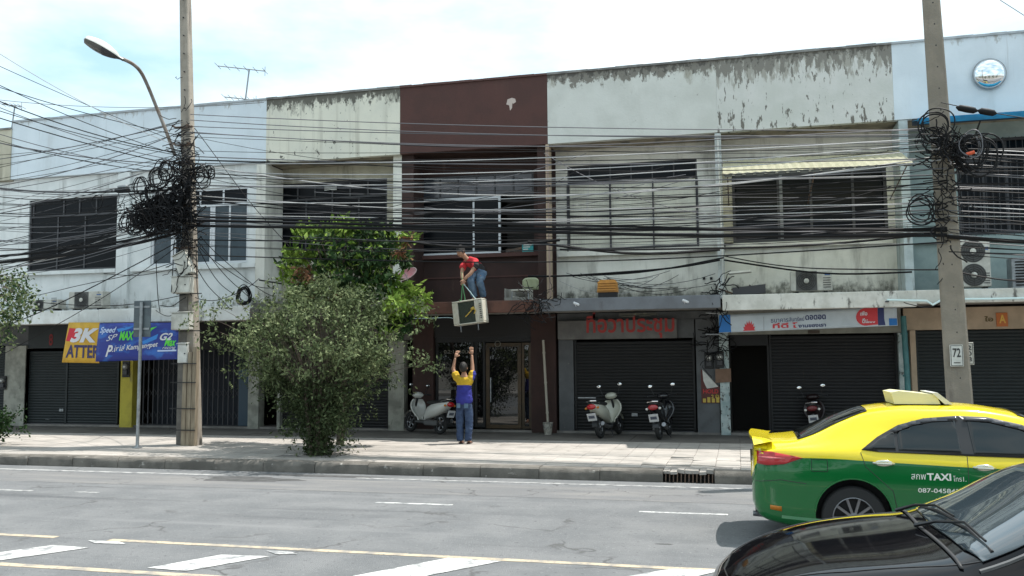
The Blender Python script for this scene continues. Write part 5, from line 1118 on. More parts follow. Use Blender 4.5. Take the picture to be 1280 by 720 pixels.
# olive bush
def bush():
    Y = 15.45; bp = Vector((P(397, 570, Y).x, Y, PZ)); t = thing('bushy_tree', 'olive green bushy street tree with drooping twigs, narrow at the foot', 'tree', tuple(bp), None)
    outl = [(370, 395, 445), (382, 345, 462), (395, 318, 474), (415, 308, 482), (435, 306, 486), (450, 318, 480), (468, 334, 466), (485, 350, 454), (505, 362, 442), (530, 370, 432), (552, 378, 424), (570, 382, 420)]
    cl = crown(Y, outl, 230, 5, .2, 60, .75)
    mb = MB(); top = P(400, 470, Y)
    for k in range(6):
        a = k * 1.05; s = bp + Vector((.12 * math.cos(a), .12 * math.sin(a), 0)); e = top + Vector((.35 * math.cos(a), .3 * math.sin(a), rng.uniform(-.2, .5)))
        mb.tube([s, s.lerp(e, .5) + Vector((rng.uniform(-.08, .08), 0, 0)), e], [.05, .035, .02], 6)
    mb.build('trunk', bark, t, smooth=True)
    br = MB(); L0 = []; L1 = []; out0 = []; out1 = []
    sprays = [(P(a, b, Y + d)) for a, b, d in ((270, 385, .2), (288, 375, -.2), (262, 400, 0), (525, 400, 0), (512, 455, .1), (535, 458, 0), (503, 440, -.3), (280, 440, .1), (274, 418, -.2), (505, 385, .2), (486, 478, .1), (300, 470, .2))]
    for i, c in enumerate(cl + sprays):
        far = i >= len(cl)
        s = bp + Vector((rng.uniform(-.1, .1), rng.uniform(-.1, .1), max(.2, (c.z - PZ) * .35))); mid = s.lerp(c, .6) + Vector((0, 0, .25))
        path = smooth_path([s, mid, c + Vector((0, 0, .05))], 4); br.tube(path, [.012 - .010 * q / (len(path) - 1) for q in range(len(path))], 4)
        d = (c - s); d.z *= .3; d = d.normalized() if d.length > .01 else Vector((0, 0, 1))
        n = 34 if far else 46
        for q in range(4):
            e = c + Vector((rng.normal() * .15, rng.normal() * .15, rng.normal() * .11)) + d * .12; e2 = e + d * rng.uniform(.1, .28) + Vector((0, 0, rng.uniform(-.2, .08)))
            for _ in range(n // 2):
                p = Vector(e).lerp(e2, rng.uniform(-.3, 1)) + Vector(rng.normal(size=3) * .06)
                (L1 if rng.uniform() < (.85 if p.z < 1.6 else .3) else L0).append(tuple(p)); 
    for _ in range(5200):
        z = PZ + rng.uniform(0, 1.5); r = .22 + .18 * (z - PZ); a = rng.uniform(0, 6.283); rr = r * math.sqrt(rng.uniform()) ; L1.append((bp.x + rr * math.cos(a) * 1.1, Y + rr * math.sin(a), z))
    br.build('branches', bark, t, kind='stuff')
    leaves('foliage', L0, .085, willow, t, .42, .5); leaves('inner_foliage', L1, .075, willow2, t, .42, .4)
    return t
bush()
def tree2():
    Y = 17.3; t = thing('broadleaf_tree', 'taller bright green leafy tree with reddish new leaves rising behind the olive bush', 'tree', (P(425, 550, Y).x, Y, PZ))
    bx = P(425, 550, Y).x; s = Vector((bx, Y, PZ)); top = P(435, 330, Y)
    mb = MB(); mb.tube(smooth_path([s, s + Vector((.08, 0, 1.6)), s + Vector((-.05, .05, 2.8)), top], 4), [.09 - .06 * q / 12 for q in range(13)], 8); mb.build('trunk', bark, t, smooth=True)
    tips = [(433, 281, 0, 'b'), (418, 287, .3, 'b'), (385, 290, 0, 'b'), (400, 300, -.3, 'd'), (450, 285, .2, 'b'), (468, 290, -.1, 'd'), (488, 298, .1, 'b'), (502, 300, .3, 'b'), (508, 312, 0, 'r'), (480, 310, -.4, 'd'), (374, 316, 0, 'b'), (395, 322, .3, 'd'), (430, 312, -.5, 'd'), (460, 322, -.4, 'd'), (495, 322, .1, 'd'),
            (366, 340, .2, 'b'), (388, 345, -.3, 'r'), (410, 340, -.4, 'd'), (440, 345, -.5, 'd'), (470, 345, -.4, 'd'), (483, 355, 0, 'b'), (500, 360, .1, 'b'), (518, 368, .2, 'b'), (508, 378, .1, 'b'), (490, 380, -.3, 'b'), (478, 395, -.2, 'b'), (400, 362, -.3, 'r'), (412, 372, -.2, 'r'), (372, 362, .1, 'b'), (380, 378, .2, 'b'), (460, 368, -.4, 'd'), (430, 365, -.4, 'd'), (500, 392, .2, 'd'), (492, 408, .1, 'd'), (450, 300, -.3, 'd'), (420, 325, .3, 'd'), (446, 330, .2, 'd'), (475, 330, .4, 'd'), (404, 318, .5, 'd'), (365, 325, .4, 'd')]
    br = MB(); S = {'b': [], 'd': [], 'r': []}
    for (x, y, dy, k) in tips:
        c = P(x, y, Y + dy * 1.6); st = s + Vector((0, 0, min(c.z - PZ - .3, 2.6))); path = smooth_path([st, st.lerp(c, .6) + Vector((0, 0, .2)), c], 4); br.tube(path, [.025 - .02 * q / (len(path) - 1) for q in range(len(path))], 5)
        for q in range(8):
            # whorl of compound leaves
            dr_ = Vector((rng.normal(), rng.normal(), rng.normal() * .5 + .15)).normalized(); stem = [c + dr_ * .06, c + dr_ * .2 + Vector((0, 0, .02)), c + dr_ * .38 - Vector((0, 0, .07))]
            br.tube(stem, .005, 3)
            sd_ = dr_.cross(Vector((0, 0, 1))).normalized()
            for w in range(16):
                f = rng.uniform(.15, 1); p = stem[0].lerp(stem[2], f) + sd_ * rng.uniform(-.11, .11) + Vector(rng.normal(size=3) * .03)
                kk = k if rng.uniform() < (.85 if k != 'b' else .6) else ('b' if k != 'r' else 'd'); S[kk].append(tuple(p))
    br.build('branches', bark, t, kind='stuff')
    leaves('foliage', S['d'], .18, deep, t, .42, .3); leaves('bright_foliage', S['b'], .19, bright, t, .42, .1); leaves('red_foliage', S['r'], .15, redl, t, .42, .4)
tree2()
def left_tree():
    Y = 13.5; t = thing('broadleaf_tree', 'leafy tree reaching into the photo at the left edge', 'tree', (P(-25, 560, 15).x, 15, PZ))
    s = Vector((P(-25, 560, 15).x, 15, PZ)); br = MB(); S = []; T = []
    mb = MB(); top = P(-35, 360, 15); mb.tube([s, s.lerp(top, .5) + Vector((.1, 0, 0)), top], [.08, .06, .03], 7); mb.build('trunk', bark, t, smooth=True)
    for (x, y) in ((5, 352), (18, 350), (28, 360), (20, 370), (5, 368), (30, 374), (14, 385), (-8, 350), (-10, 375), (-30, 345), (-30, 375), (-50, 360), (-20, 395), (8, 398), (26, 388), (-60, 390), (10, 402), (-5, 410), (2, 425), (-70, 350), (-90, 370)):
        c = P(x, y, 15 + rng.uniform(-.5, .5)); br.tube(smooth_path([top - Vector((0, 0, .5)), top.lerp(c, .6) + Vector((0, 0, .15)), c], 3), .008, 4)
        for _ in range(110): p = c + Vector(rng.normal(size=3) * np.array((.15, .15, .12))); (S if rng.uniform() < .6 else T).append(tuple(p))
    br.build('branches', bark, t, kind='stuff'); leaves('foliage', S, .085, willow, t, .55, .3); leaves('inner_foliage', T, .085, deep, t, .55, .3)
    t = thing('shrub', 'low dark shrub at the left edge of the pavement', 'shrub', (P(-10, 545, 16).x, 16, PZ)); S = []; br = MB(); b0 = base(t)
    for _ in range(45):
        c = b0 + Vector((rng.normal() * .3, rng.normal() * .2, rng.uniform(.2, .75))); br.tube([b0, c], .006, 4)
        for q in range(40): S.append(tuple(c + Vector(rng.normal(size=3) * .08)))
    br.build('stems', bark, t, kind='stuff'); leaves('foliage', S, .08, deep, t, .5, .1)
left_tree()
# trees across the street (behind the camera: mirrored in the convex mirror, glass and car paint)
for i in range(7):
    x = -24 + i * 8; t = thing('street_tree', 'dark leafy tree across the street, seen only mirrored in the round mirror', 'tree', (x, -7.5, .16), 'trees across the street')
    mb = MB(); mb.tube([(x, -7.5, .16), (x + .1, -7.5, 2.2), (x, -7.4, 4)], [.16, .12, .06], 8); mb.build('trunk', bark, t)
    S = []
    for _ in range(36):
        c = Vector((x, -7.5, 5.0)) + Vector(rng.normal(size=3) * np.array((1.7, 1.2, 1.5)))
        for q in range(60): S.append(tuple(c + Vector(rng.normal(size=3) * .33)))
    leaves('foliage', S, .3, deep, t, .5, .1)

# ================================================================= mopeds
tyre_m = mat('tyre_rubber', (.018, .018, .018), .85); rim_m = mat('cast_rim', (.25, .25, .26), .35, metal=.8); chrome = mat('chrome', (.6, .6, .62), .12, metal=1)
mbk = mat('moped_black_plastic', (.015, .015, .017), .35, spec=.5); seat_m = mat('moped_seat', (.02, .02, .02), .6)
red_lens = mat('red_lens', (.40, .008, .012), .15, coat=.5); pl_w = mat('plate_white', (.50, .50, .50), .5)
def moped(label, paint, loc, heading, lean=0, tail=None, size=.93):
    t = thing('moped', label, 'moped', (0, 0, 0), 'mopeds parked outside the shops')
    def wheel(x, nm):
        mb = MB(); mb.ring((x, 0, .27), (0, 1, 0), .215, .052, 28, 10); w = mb.build(nm, tyre_m, t, smooth=True)
        mb = MB(); mb.ring((x, 0, .27), (0, 1, 0), .165, .016, 24, 6); mb.lathe((x, -.05, .27), (0, 1, 0), [(.035, 0), (.045, .02), (.045, .08), (.035, .1)], 12)
        for k in range(5): a = k * 2 * math.pi / 5; mb.obox((x + .1 * math.cos(a), 0, .27 + .1 * math.sin(a)), (.07 * math.cos(a), 0, .07 * math.sin(a)), (0, .012, 0), (-.014 * math.sin(a), 0, .014 * math.cos(a)))
        mb.build('rim', rim_m, w)
    wheel(.62, 'front_wheel'); wheel(-.62, 'rear_wheel')
    # half-shell fender
    mb = MB(); mb.grid(lambda u, v: (.62 + (.285 + .012 * math.sin(math.pi * v)) * math.cos(R(20 + 130 * u)), .075 * (2 * v - 1), .27 + (.285 + .03 * math.sin(math.pi * v)) * math.sin(R(20 + 130 * u))), 14, 8); o = mb.build('front_fender', paint, t, smooth=True)
    mb = MB()
    for s in (-1, 1): mb.tube([(.62, .075 * s, .27), (.50, .075 * s, .62)], .02, 7)
    mb.tube([(.52, 0, .56), (.40, 0, .92)], .03, 8); mb.build('fork', mbk, t)
    # leg shield : curved panel from the headset to the floor
    def ls(u, v):
        yy = (2 * v - 1); w = .10 + .16 * math.sin(math.pi * min(1, u * 1.05 + .08)) ** .8; x = .49 - .20 * u + .05 * math.sin(math.pi * u) - .10 * yy * yy; z = .88 - .56 * u ** 1.1
        return (x + .03 * (1 - yy * yy), w * yy, z)
    mb = MB(); mb.grid(ls, 16, 12); o = mb.build('leg_shield', paint, t, smooth=True); md = o.modifiers.new('t', 'SOLIDIFY'); md.thickness = .03
    mb = MB(); mb.bev(-.10, .32, -.12, .12, .24, .33, .03); mb.build('footboard', mbk, t)
    # body side fairings, loft
    prof = [(-.98, .80, .05, .03), (-.92, .77, .10, .07), (-.75, .70, .15, .13), (-.5, .64, .155, .17), (-.3, .60, .14, .17), (-.12, .54, .11, .16), (-.02, .42, .08, .10)]
    pts = []; nn_ = 14
    for (x, z, w, h) in prof:
        for k in range(nn_): a = 2 * math.pi * k / nn_; c_, s_ = math.cos(a), math.sin(a); pts.append((x, w * math.copysign(abs(c_) ** .7, c_), z + h * math.copysign(abs(s_) ** .8, s_) * (1 if s_ > 0 else 1.15)))
    mb = MB(); mb._q(pts, [(i * nn_ + k, i * nn_ + (k + 1) % nn_, (i + 1) * nn_ + (k + 1) % nn_, (i + 1) * nn_ + k) for i in range(len(prof) - 1) for k in range(nn_)] + [tuple(range(nn_ - 1, -1, -1)), tuple((len(prof) - 1) * nn_ + k for k in range(nn_))]); mb.build('rear_fairing', paint, t, smooth=True)
    mb = MB(); mb.ell((-.42, 0, .80), .40, .13, .065, 14); mb.ell((-.72, 0, .845), .22, .12, .06, 12); mb.build('seat', seat_m, t, smooth=True)
    mb = MB(); mb.tube([(-.72, .13, .84), (-.95, .12, .90), (-1.0, 0, .91), (-.95, -.12, .90), (-.72, -.13, .84)], .014, 7); mb.build('grab_rail', chrome, t)
    mb = MB(); mb.ell((-.98, 0, .77), .05, .12, .065, 12); mb.build('tail_light', tail or red_lens, t, smooth=True)
    for s in (-1, 1): mb = MB(); mb.ell((-.94, .15 * s, .74), .04, .035, .03, 8); mb.build('indicator', mat('orange_lens', (.5, .18, .02), .2) if not tail else white_plastic, t, smooth=True)
    mb = MB(); mb.obox((-1.02, 0, .53), (.0, .11, 0), (.01, 0, .004), (-.03, 0, .085)); p = mb.build('number_plate', pl_w, t); mb = MB(); mb.obox((-1.034, 0, .53), (0, .075, 0), (.001, 0, 0), (-.012, 0, .034)); mb.build('plate_text', mat('plate_ink', (.08, .09, .12), .6), p)
    mb = MB(); mb.grid(lambda u, v: (-.62 + (.30) * math.cos(R(95 + 80 * u)), .07 * (2 * v - 1), .27 + .31 * math.sin(R(95 + 80 * u))), 10, 4); mb.tube([(-.92, 0, .62), (-1.0, 0, .50)], .05, 8); mb.build('rear_mudguard', mbk, t)
    mb = MB(); mb.tube([(-.1, -.12, .25), (-.45, -.16, .25), (-.85, -.18, .36)], [.025, .045, .05], 10); mb.build('exhaust', rim_m, t, smooth=True)
    mb = MB(); mb.bev(-.62, -.1, .06, .15, .2, .36, .03); mb.build('engine_case', mat('engine_alloy', (.10, .10, .10), .5, metal=.5), t)
    mb = MB(); mb.tube([(-.2, -.1, .26), (-.3, -.2, .01)], .014, 6); mb.build('kick_stand', mbk, t)
    mb = MB(); mb.ell((.40, 0, .98), .13, .16, .085, 12); hs = mb.build('handlebar_cover', paint, t, smooth=True)
    mb = MB(); mb.ell((.50, 0, .985), .05, .085, .06, 10); mb.build('headlight', mat('lamp_clear', (.5, .52, .55), .08), t, smooth=True)
    mb = MB(); mb.tube([(.30, -.33, 1.0), (.36, -.2, 1.0), (.38, 0, 1.0), (.36, .2, 1.0), (.30, .33, 1.0)], .014, 7); hb = mb.build('handlebar', mbk, t)
    for s in (-1, 1):
        mb = MB(); mb.tube([(.335, .23 * s, 1.0), (.29, .36 * s, 1.0)], .02, 8); mb.build('grip', mbk, hb)
        mb = MB(); mb.tube([(.36, .2 * s, 1.0), (.37, .24 * s, 1.12), (.36, .27 * s, 1.19)], .007, 5); mb.ell((.365, .28 * s, 1.24), .015, .062, .045, 12); mi = mb.build('mirror', mbk, t, smooth=True)
        mb = MB(); mb.ell((.353, .28 * s, 1.24), .006, .052, .036, 12); mb.build('mirror_glass', mir, mi, smooth=True)
    t.location = loc; t.rotation_euler = (lean, 0, heading); t.scale = (size,) * 3; return t
w_paint = mat('moped_white_paint', (.62, .62, .58), .25, coat=.5); w_paint2 = mat('moped_ivory_paint', (.50, .50, .42), .25, coat=.5); k_paint = mat('moped_black_paint', (.012, .012, .015), .2, coat=.6)
a = G(535, 542, PZ); moped('white moped seen side on behind the man on the pavement', w_paint, (P(531, 540, 20.35).x, 20.35, PZ), R(148), R(5))
moped('white moped with a red tail light, parked tail out at the shutter', w_paint2, (P(763, 545, 20.2).x, 20.2, PZ), R(77), R(-7))
moped('black moped with a red tail panel and white plate, parked tail out', k_paint, (P(831, 545, 20.1).x, 20.1, PZ), R(84), R(-6), tail=mat('dark_red_tail', (.30, .015, .02), .25, coat=.5))
m4 = moped('black moped with a deep red tail, mostly hidden behind the taxi', mat('moped_black_red_paint', (.014, .006, .007), .35), (P(1022, 540, 20.5).x, 20.5, PZ), R(84), R(-6), tail=mat('deep_red_tail', (.10, .008, .01), .4), size=.9)

# ================================================================= hoisted air conditioner
HC = P(584.5, 390, 18.75)
h = thing('hoisted_air_conditioner', 'old cream air conditioner casing being lowered on ropes between the two men', 'air conditioner', tuple(HC))
w, hh, dp = .36, .27, .32
mb = MB(); mb.bev(HC.x - w, HC.x + w, HC.y, HC.y + dp, HC.z + hh - .03, HC.z + hh, .008); mb.bev(HC.x - w, HC.x + w, HC.y, HC.y + dp, HC.z - hh, HC.z - hh + .03, .008)
mb.bev(HC.x - w, HC.x - w + .13, HC.y, HC.y + dp, HC.z - hh + .032, HC.z + hh - .032, .008); mb.box(HC.x - w + .132, HC.x + w - .19, HC.y + dp - .02, HC.y + dp, HC.z - hh + .032, HC.z + hh - .032); mb.build('casing', mat('cream_casing', (.58, .56, .48), .5, (.50, .47, .38), 6), h)
mb = MB(); mb.box(HC.x - w + .135, HC.x + w - .19, HC.y + .04, HC.y + .07, HC.z - hh + .032, HC.z + hh - .032); mb.build('coil_panel', mat('coil_dark_green', (.03, .04, .03), .5), h)
mb = MB()
for i in range(18): z = HC.z - hh + .045 + i * .0265; mb.box(HC.x - w + .14, HC.x + w - .19, HC.y + .030, HC.y + .038, z, z + .01)
mb.build('coil_fins', mat('coil_fin', (.07, .085, .065), .5), h, kind='stuff')
mb = MB(); mb.bev(HC.x + w - .186, HC.x + w - .10, HC.y + .0, HC.y + dp, HC.z - hh + .032, HC.z + hh - .032, .008); mb.bev(HC.x + w - .098, HC.x + w, HC.y + .01, HC.y + dp, HC.z - hh + .032, HC.z + hh - .032, .01); mb.build('side_panel', mat('cream_casing', (0, 0, 0)), h)
mb = MB()
for i in range(8): z = HC.z - .17 + i * .045; mb.box(HC.x + w - .07, HC.x + w - .03, HC.y - .0, HC.y + .009, z, z + .018)
mb.build('vent_slots', grille_m, h, kind='stuff')
mb = MB(); mb.ell((HC.x + .12, HC.y + .0, HC.z + .06), .045, .03, .035, 10); mb.tube([(HC.x + .10, HC.y, HC.z + .03), (HC.x + .02, HC.y - .03, HC.z - .05), (HC.x - .05, HC.y - .03, HC.z - .10)], .014, 6); mb.tube([(HC.x + .14, HC.y, HC.z + .1), (HC.x + .2, HC.y - .03, HC.z + .0), (HC.x + .16, HC.y - .03, HC.z - .06)], .014, 6); mb.build('yellow_pipework', mat('yellow_pipe', (.45, .30, .04), .5), h, smooth=True)
for x in (-.22, .2): mb = MB(); mb.tube([(HC.x + x, HC.y + .05, HC.z - hh), (HC.x + x, HC.y + .05, HC.z - hh - .13)], .01, 5); mb.ell((HC.x + x, HC.y + .05, HC.z - hh - .14), .02, .02, .02, 6); mb.build('bolt', rim_m, h)
h.rotation_euler = (0, R(-6), R(-5))

# ================================================================= people
def skinned(name, verts, edges, radii, m_, parent, sub=2, mats=None, matfn=None):
    me = bpy.data.meshes.new(name); me.from_pydata([tuple(v) for v in verts], edges, []); ob = bpy.data.objects.new(name, me); COL.objects.link(ob)
    md = ob.modifiers.new('skin', 'SKIN'); md.use_smooth_shade = True; md.branch_smoothing = .6; ob.modifiers.new('sub', 'SUBSURF').levels = sub
    for i, r in enumerate(radii): me.skin_vertices[0].data[i].radius = r if isinstance(r, tuple) else (r, r); me.skin_vertices[0].data[i].use_root = (i == 0)
    dg = bpy.context.evaluated_depsgraph_get(); dg.update(); nm = bpy.data.meshes.new_from_object(ob.evaluated_get(dg)); bpy.data.objects.remove(ob); bpy.data.meshes.remove(me)
    nm.materials.clear()
    for q in (mats or [m_]): nm.materials.append(q)
    off = base(parent); 
    if name in ('shirt', 'jeans'):
        from mathutils import noise as mn
        for v in nm.vertices:
            q = v.co; a_ = mn.noise(Vector((q.x * 9, q.y * 9, q.z * 15))) * .012 + (1 - abs(mn.noise(Vector((q.x * 6 + 4, q.y * 6, q.z * 22 + q.x * 14))))) ** 4 * .010
            v.co = q + v.normal * a_
    if matfn:
        for p in nm.polygons: p.material_index = matfn(p.center)
    for v in nm.vertices: v.co -= off
    nm.name = name; o = bpy.data.objects.new(name, nm); COL.objects.link(o); o.parent = parent; return o
def join_into(o, mb, mats=None):
    """append collector geometry to an existing mesh object (keeps one body mesh)"""
    off = base(o.parent); bm = bmesh.new(); bm.from_mesh(o.data); vs_ = [bm.verts.new(Vector(v) - off) for v in mb.v]; bm.verts.ensure_lookup_table()
    for f, mi in zip(mb.f, mb.m):
        try: fc = bm.faces.new([vs_[i] for i in f]); fc.smooth = True; fc.material_index = mi
        except ValueError: pass
    bm.to_mesh(o.data); bm.free()
def chain(pts, rad, V, E_, Rr, start=None):
    idx = start
    for p, r in zip(pts, rad):
        V.append(Vector(p)); Rr.append(r); n = len(V) - 1
        if idx is not None: E_.append((idx, n))
        idx = n
    return idx
def hand(mb, wrist, d, side, palm_n, curl=.2, s=1.0, mi=0):
    """palm and five separate bent fingers; d: direction of the fingers, side: towards the thumb"""
    d = Vector(d).normalized(); side = Vector(side); side = (side - d * side.dot(d)).normalized(); n = d.cross(side)
    if n.dot(Vector(palm_n)) < 0: n = -n
    w = Vector(wrist)
    for i in range(5):   # palm as a tapered lofted pad
        pass
    prof = [(0, .024, .017), (.03, .034, .016), (.06, .040, .014), (.088, .041, .011)]; pts = []
    for h, a, b in prof:
        for k in range(10): an = 2 * math.pi * k / 10; pts.append(w + d * h * s + side * a * s * math.cos(an) + n * b * s * math.sin(an))
    mb._q(pts, [(i * 10 + k, i * 10 + (k + 1) % 10, i * 10 + 10 + (k + 1) % 10, i * 10 + 10 + k) for i in range(3) for k in range(10)] + [tuple(range(9, -1, -1)), tuple(30 + k for k in range(10))], mi)
    for k, L_ in zip((.030, .010, -.010, -.029), (.072, .082, .076, .060)):
        q = w + d * .084 * s + side * k * s; path = [q]; a = 0; dd = d + side * k * 2.5
        for seg, f in enumerate((.42, .32, .26)):
            a += curl; q = q + (dd.normalized() * math.cos(a) + n * math.sin(a)) * L_ * f * s; path.append(q)
        mb.tube(path, [.0095 * s, .009 * s, .008 * s, .0065 * s], 7, mi)
    q = w + d * .025 * s + side * .028 * s; mb.tube([q, q + (d * .6 + side * .8 + n * .2).normalized() * .035 * s, q + (d * .6 + side * .8 + n * .2).normalized() * .035 * s + (d * .9 + side * .3 + n * .3).normalized() * .03 * s], [.012 * s, .0105 * s, .008 * s], 7, mi)
def head(body, hc, fwd, up, skin_i, hair_m, parent, s=1.0):
    """ovoid head with face, joined to the body mesh; hair as a child"""
    fwd = Vector(fwd).normalized(); up = Vector(up); up = (up - fwd * up.dot(fwd)).normalized(); rt = fwd.cross(up); hc = Vector(hc)
    mb = MB(); n = 18; pts = []
    def q(t, a):
        z = math.cos(t); r = math.sin(t); x, y = r * math.cos(a), r * math.sin(a)    # x fwd
        wz = 1 - .22 * max(0, -z) ; f = x * .098 * (1.0 if x > 0 else 1.05) * (1 + .06 * max(0, -z)); si = y * .076 * wz; u = z * .118
        if x > .5 and -.5 < z < .1: f += .004
        return hc + (fwd * f + rt * si + up * u) * s
    pts = [q(math.pi * i / n, 2 * math.pi * k / n) for i in range(n + 1) for k in range(n)]
    mb._q(pts, [(i * n + k, (i + 1) * n + k, (i + 1) * n + (k + 1) % n, i * n + (k + 1) % n) for i in range(n) for k in range(n)], skin_i)
    rot = Matrix((fwd, rt, up)).transposed()
    mb.ell(hc + (fwd * .105 - up * .02) * s, .018 * s, .014 * s, .022 * s, 8, skin_i, rot)             # nose
    for sd_ in (-1, 1):
        mb.ell(hc + (rt * .077 * sd_ - up * .01 - fwd * .005) * s, .018 * s, .009 * s, .028 * s, 8, skin_i, rot)   # ears
        mb.ell(hc + (rt * .032 * sd_ + fwd * .083 + up * .006) * s, .012 * s, .014 * s, .009 * s, 8, 2, rot)       # eyes
    mb.ell(hc + (fwd * .090 - up * .062) * s, .010 * s, .024 * s, .007 * s, 8, 3, rot)                  # mouth
    join_into(body, mb)
    hb = MB(); pts = []
    for i in range(11):
        t = math.pi * .60 * i / 10
        for k in range(20):
            a = 2 * math.pi * k / 20; z = math.cos(t); r = math.sin(t); x, y = r * math.cos(a), r * math.sin(a)
            cut = 1.0
            if x > .35 and z < .35: z = .35 + (z - .35) * .15; 
            pts.append(hc + (fwd * (x * .108 - .004 if x < 0 else x * .102) + rt * y * .084 + up * (z * .130 + .004)) * s + Vector(rng.normal(size=3) * .0025))
    hb._q(pts, [(i * 20 + k, (i + 1) * 20 + k, (i + 1) * 20 + (k + 1) % 20, i * 20 + (k + 1) % 20) for i in range(10) for k in range(20)])
    hb.build('hair', hair_m, parent, smooth=True)
skin_m = mat('skin', (.40, .22, .14), .6, (.36, .19, .12), 20); hair_m = mat('black_hair', (.012, .010, .009), .6, bump=.5, bscale=300); eye_m = mat('eye_dark', (.03, .02, .02), .3); lip_m = mat('lips', (.30, .12, .09), .5)
denim = mat('denim', (.018, .036, .085), .85, (.04, .07, .14), 7, bump=.3, bscale=200); denim_l = mat('light_denim', (.07, .13, .22), .85, (.14, .21, .30), 7, bump=.3, bscale=200)
yel_c = mat('yellow_cloth', (.62, .40, .02), .85, (.50, .31, .02), 7, bump=1, bscale=9); blu_c = mat('royal_blue_cloth', (.020, .022, .20), .85, (.03, .035, .26), 5, bump=1, bscale=9); red_c = mat('red_cloth', (.55, .03, .04), .85, bump=1, bscale=10); blk_c = mat('black_cloth', (.018, .018, .02), .85)
# ---- man on the pavement, back to the camera, arms up
B1 = Vector((P(580.5, 553, 17.95).x, 17.95, PZ)); SC = .965
t = thing('person', 'man in yellow and blue shirt standing on the pavement, both arms reaching up', 'person', tuple(B1))
def W1(x, y, z): return B1 + Vector((x, y, z)) * SC
V, E_, Rr = [], [], []
pel = chain([W1(0, 0, .96), W1(0, -.01, 1.10), W1(0, .0, 1.26), W1(0, .01, 1.40), W1(0, .0, 1.50), W1(0, -.02, 1.58)], [(.15, .11), (.135, .105), (.15, .11), (.14, .10), .06, .055], V, E_, Rr)
for s, sx in ((-1, -1), (1, 1)):
    chain([W1(.09 * s, 0, .86), W1(.095 * s, .01, .50), W1(.09 * s, -.01, .27), W1(.085 * s, -.02, .09), W1(.09 * s, .10, .035), W1(.095 * s, .17, .025)], [.092, .062, .055, .040, (.045, .03), (.04, .02)], V, E_, Rr, 0)
LA = [W1(-.17, 0, 1.42), W1(-.20, .02, 1.49), W1(-.275, .05, 1.62), W1(-.255, .08, 1.76), W1(-.235, .10, 1.885)]
RA = [W1(.17, 0, 1.42), W1(.18, .03, 1.50), W1(.17, .07, 1.68), W1(.155, .09, 1.82), W1(.145, .11, 1.945)]
for A in (LA, RA): chain(A, [.06, .052, .042, .035, .027], V, E_, Rr, 3)
body = skinned('body', V, E_, Rr, skin_m, t, 2, [skin_m, skin_m, eye_m, lip_m])
hb = MB(); hand(hb, LA[-1], LA[-1] - LA[-2] + Vector((.02, .03, .02)), (1, 0, .1), (0, 1, 0), .18, 1.05); hand(hb, RA[-1], RA[-1] - RA[-2] + Vector((-.01, .0, .03)), (-1, 0, 0), (0, 1, 0), .15, 1.05); join_into(body, hb)
head(body, W1(0, -.045, 1.655), (0, .8, .62), (0, -.62, .8), 0, hair_m, t, 1.02)
V, E_, Rr = [], [], []
chain([W1(0, 0, .84), W1(0, -.01, .97), W1(0, -.01, 1.14), W1(0, .0, 1.27), W1(0, .005, 1.38), W1(0, -.01, 1.475)], [(.20, .16), (.192, .155), (.172, .138), (.178, .13), (.185, .115), (.075, .07)], V, E_, Rr)
for A in (LA, RA): chain([A[0], A[1], A[1].lerp(A[2], .55)], [.092, .085, .078], V, E_, Rr, 4)
zsp = PZ + 1.27 * SC
skinned('shirt', V, E_, Rr, None, t, 3, [blu_c, yel_c], lambda c: 1 if (c.z > zsp and c.x - B1.x < .215 * SC) else 0)
V, E_, Rr = [], [], []
chain([W1(0, 0, 1.0), W1(0, 0, .90)], [(.165, .125), (.17, .13)], V, E_, Rr)
for s in (-1, 1): chain([W1(.10 * s, 0, .78), W1(.105 * s, .015, .50), W1(.10 * s, -.0, .28), W1(.09 * s, -.02, .10), W1(.09 * s, -.02, .06)], [.108, .086, .078, .075, .078], V, E_, Rr, 1)
skinned('jeans', V, E_, Rr, denim, t, 3)
mb = MB(); mb.box(B1.x - .13 * SC, B1.x - .05 * SC, B1.y - .138, B1.y - .128, PZ + .78 * SC, PZ + .88 * SC); mb.box(B1.x + .04 * SC, B1.x + .13 * SC, B1.y - .138, B1.y - .128, PZ + .78 * SC, PZ + .88 * SC); mb.build('back_pocket', denim_l, t)
for s in (-1, 1): mb = MB(); mb.ell(W1(.092 * s, .09, .015), .055, .15, .02, 10); mb.build('sandal', mat('sandal_brown', (.10, .05, .035), .7), t, smooth=True)
# ---- man on the canopy, bent forward over the edge, holding the ropes
B2 = Vector((P(596, 378, 19.33).x, 19.33, ZC)); t2 = thing('person', 'man in red and black shirt bending over the canopy edge, holding ropes', 'person', tuple(B2))
def W2(x, y, z): return B2 + Vector((x, y, z))
V, E_, Rr = [], [], []
# facing the street (-Y), turned a little to the left; pelvis back, torso bent forward-left
chain([W2(.07, .07, .58), W2(.04, .01, .66), W2(-.03, -.08, .73), W2(-.10, -.16, .79), W2(-.17, -.22, .85), W2(-.235, -.275, .945)], [(.09, .08), (.13, .11), (.145, .115), (.14, .10), .06, .055], V, E_, Rr)
chain([W2(-.01, .0, .52), W2(-.08, -.22, .43), W2(-.05, .02, .10), W2(-.06, -.08, .035), W2(-.07, -.15, .025)], [.09, .065, .045, (.045, .03), (.04, .02)], V, E_, Rr, 0)
chain([W2(.10, .0, .52), W2(.11, -.20, .44), W2(.12, .10, .10), W2(.11, .0, .035), W2(.10, -.07, .025)], [.09, .065, .045, (.045, .03), (.04, .02)], V, E_, Rr, 0)
A1 = [W2(-.22, -.10, .78), W2(-.27, -.15, .68), W2(-.25, -.27, .56), W2(-.22, -.36, .46), W2(-.20, -.40, .42)]
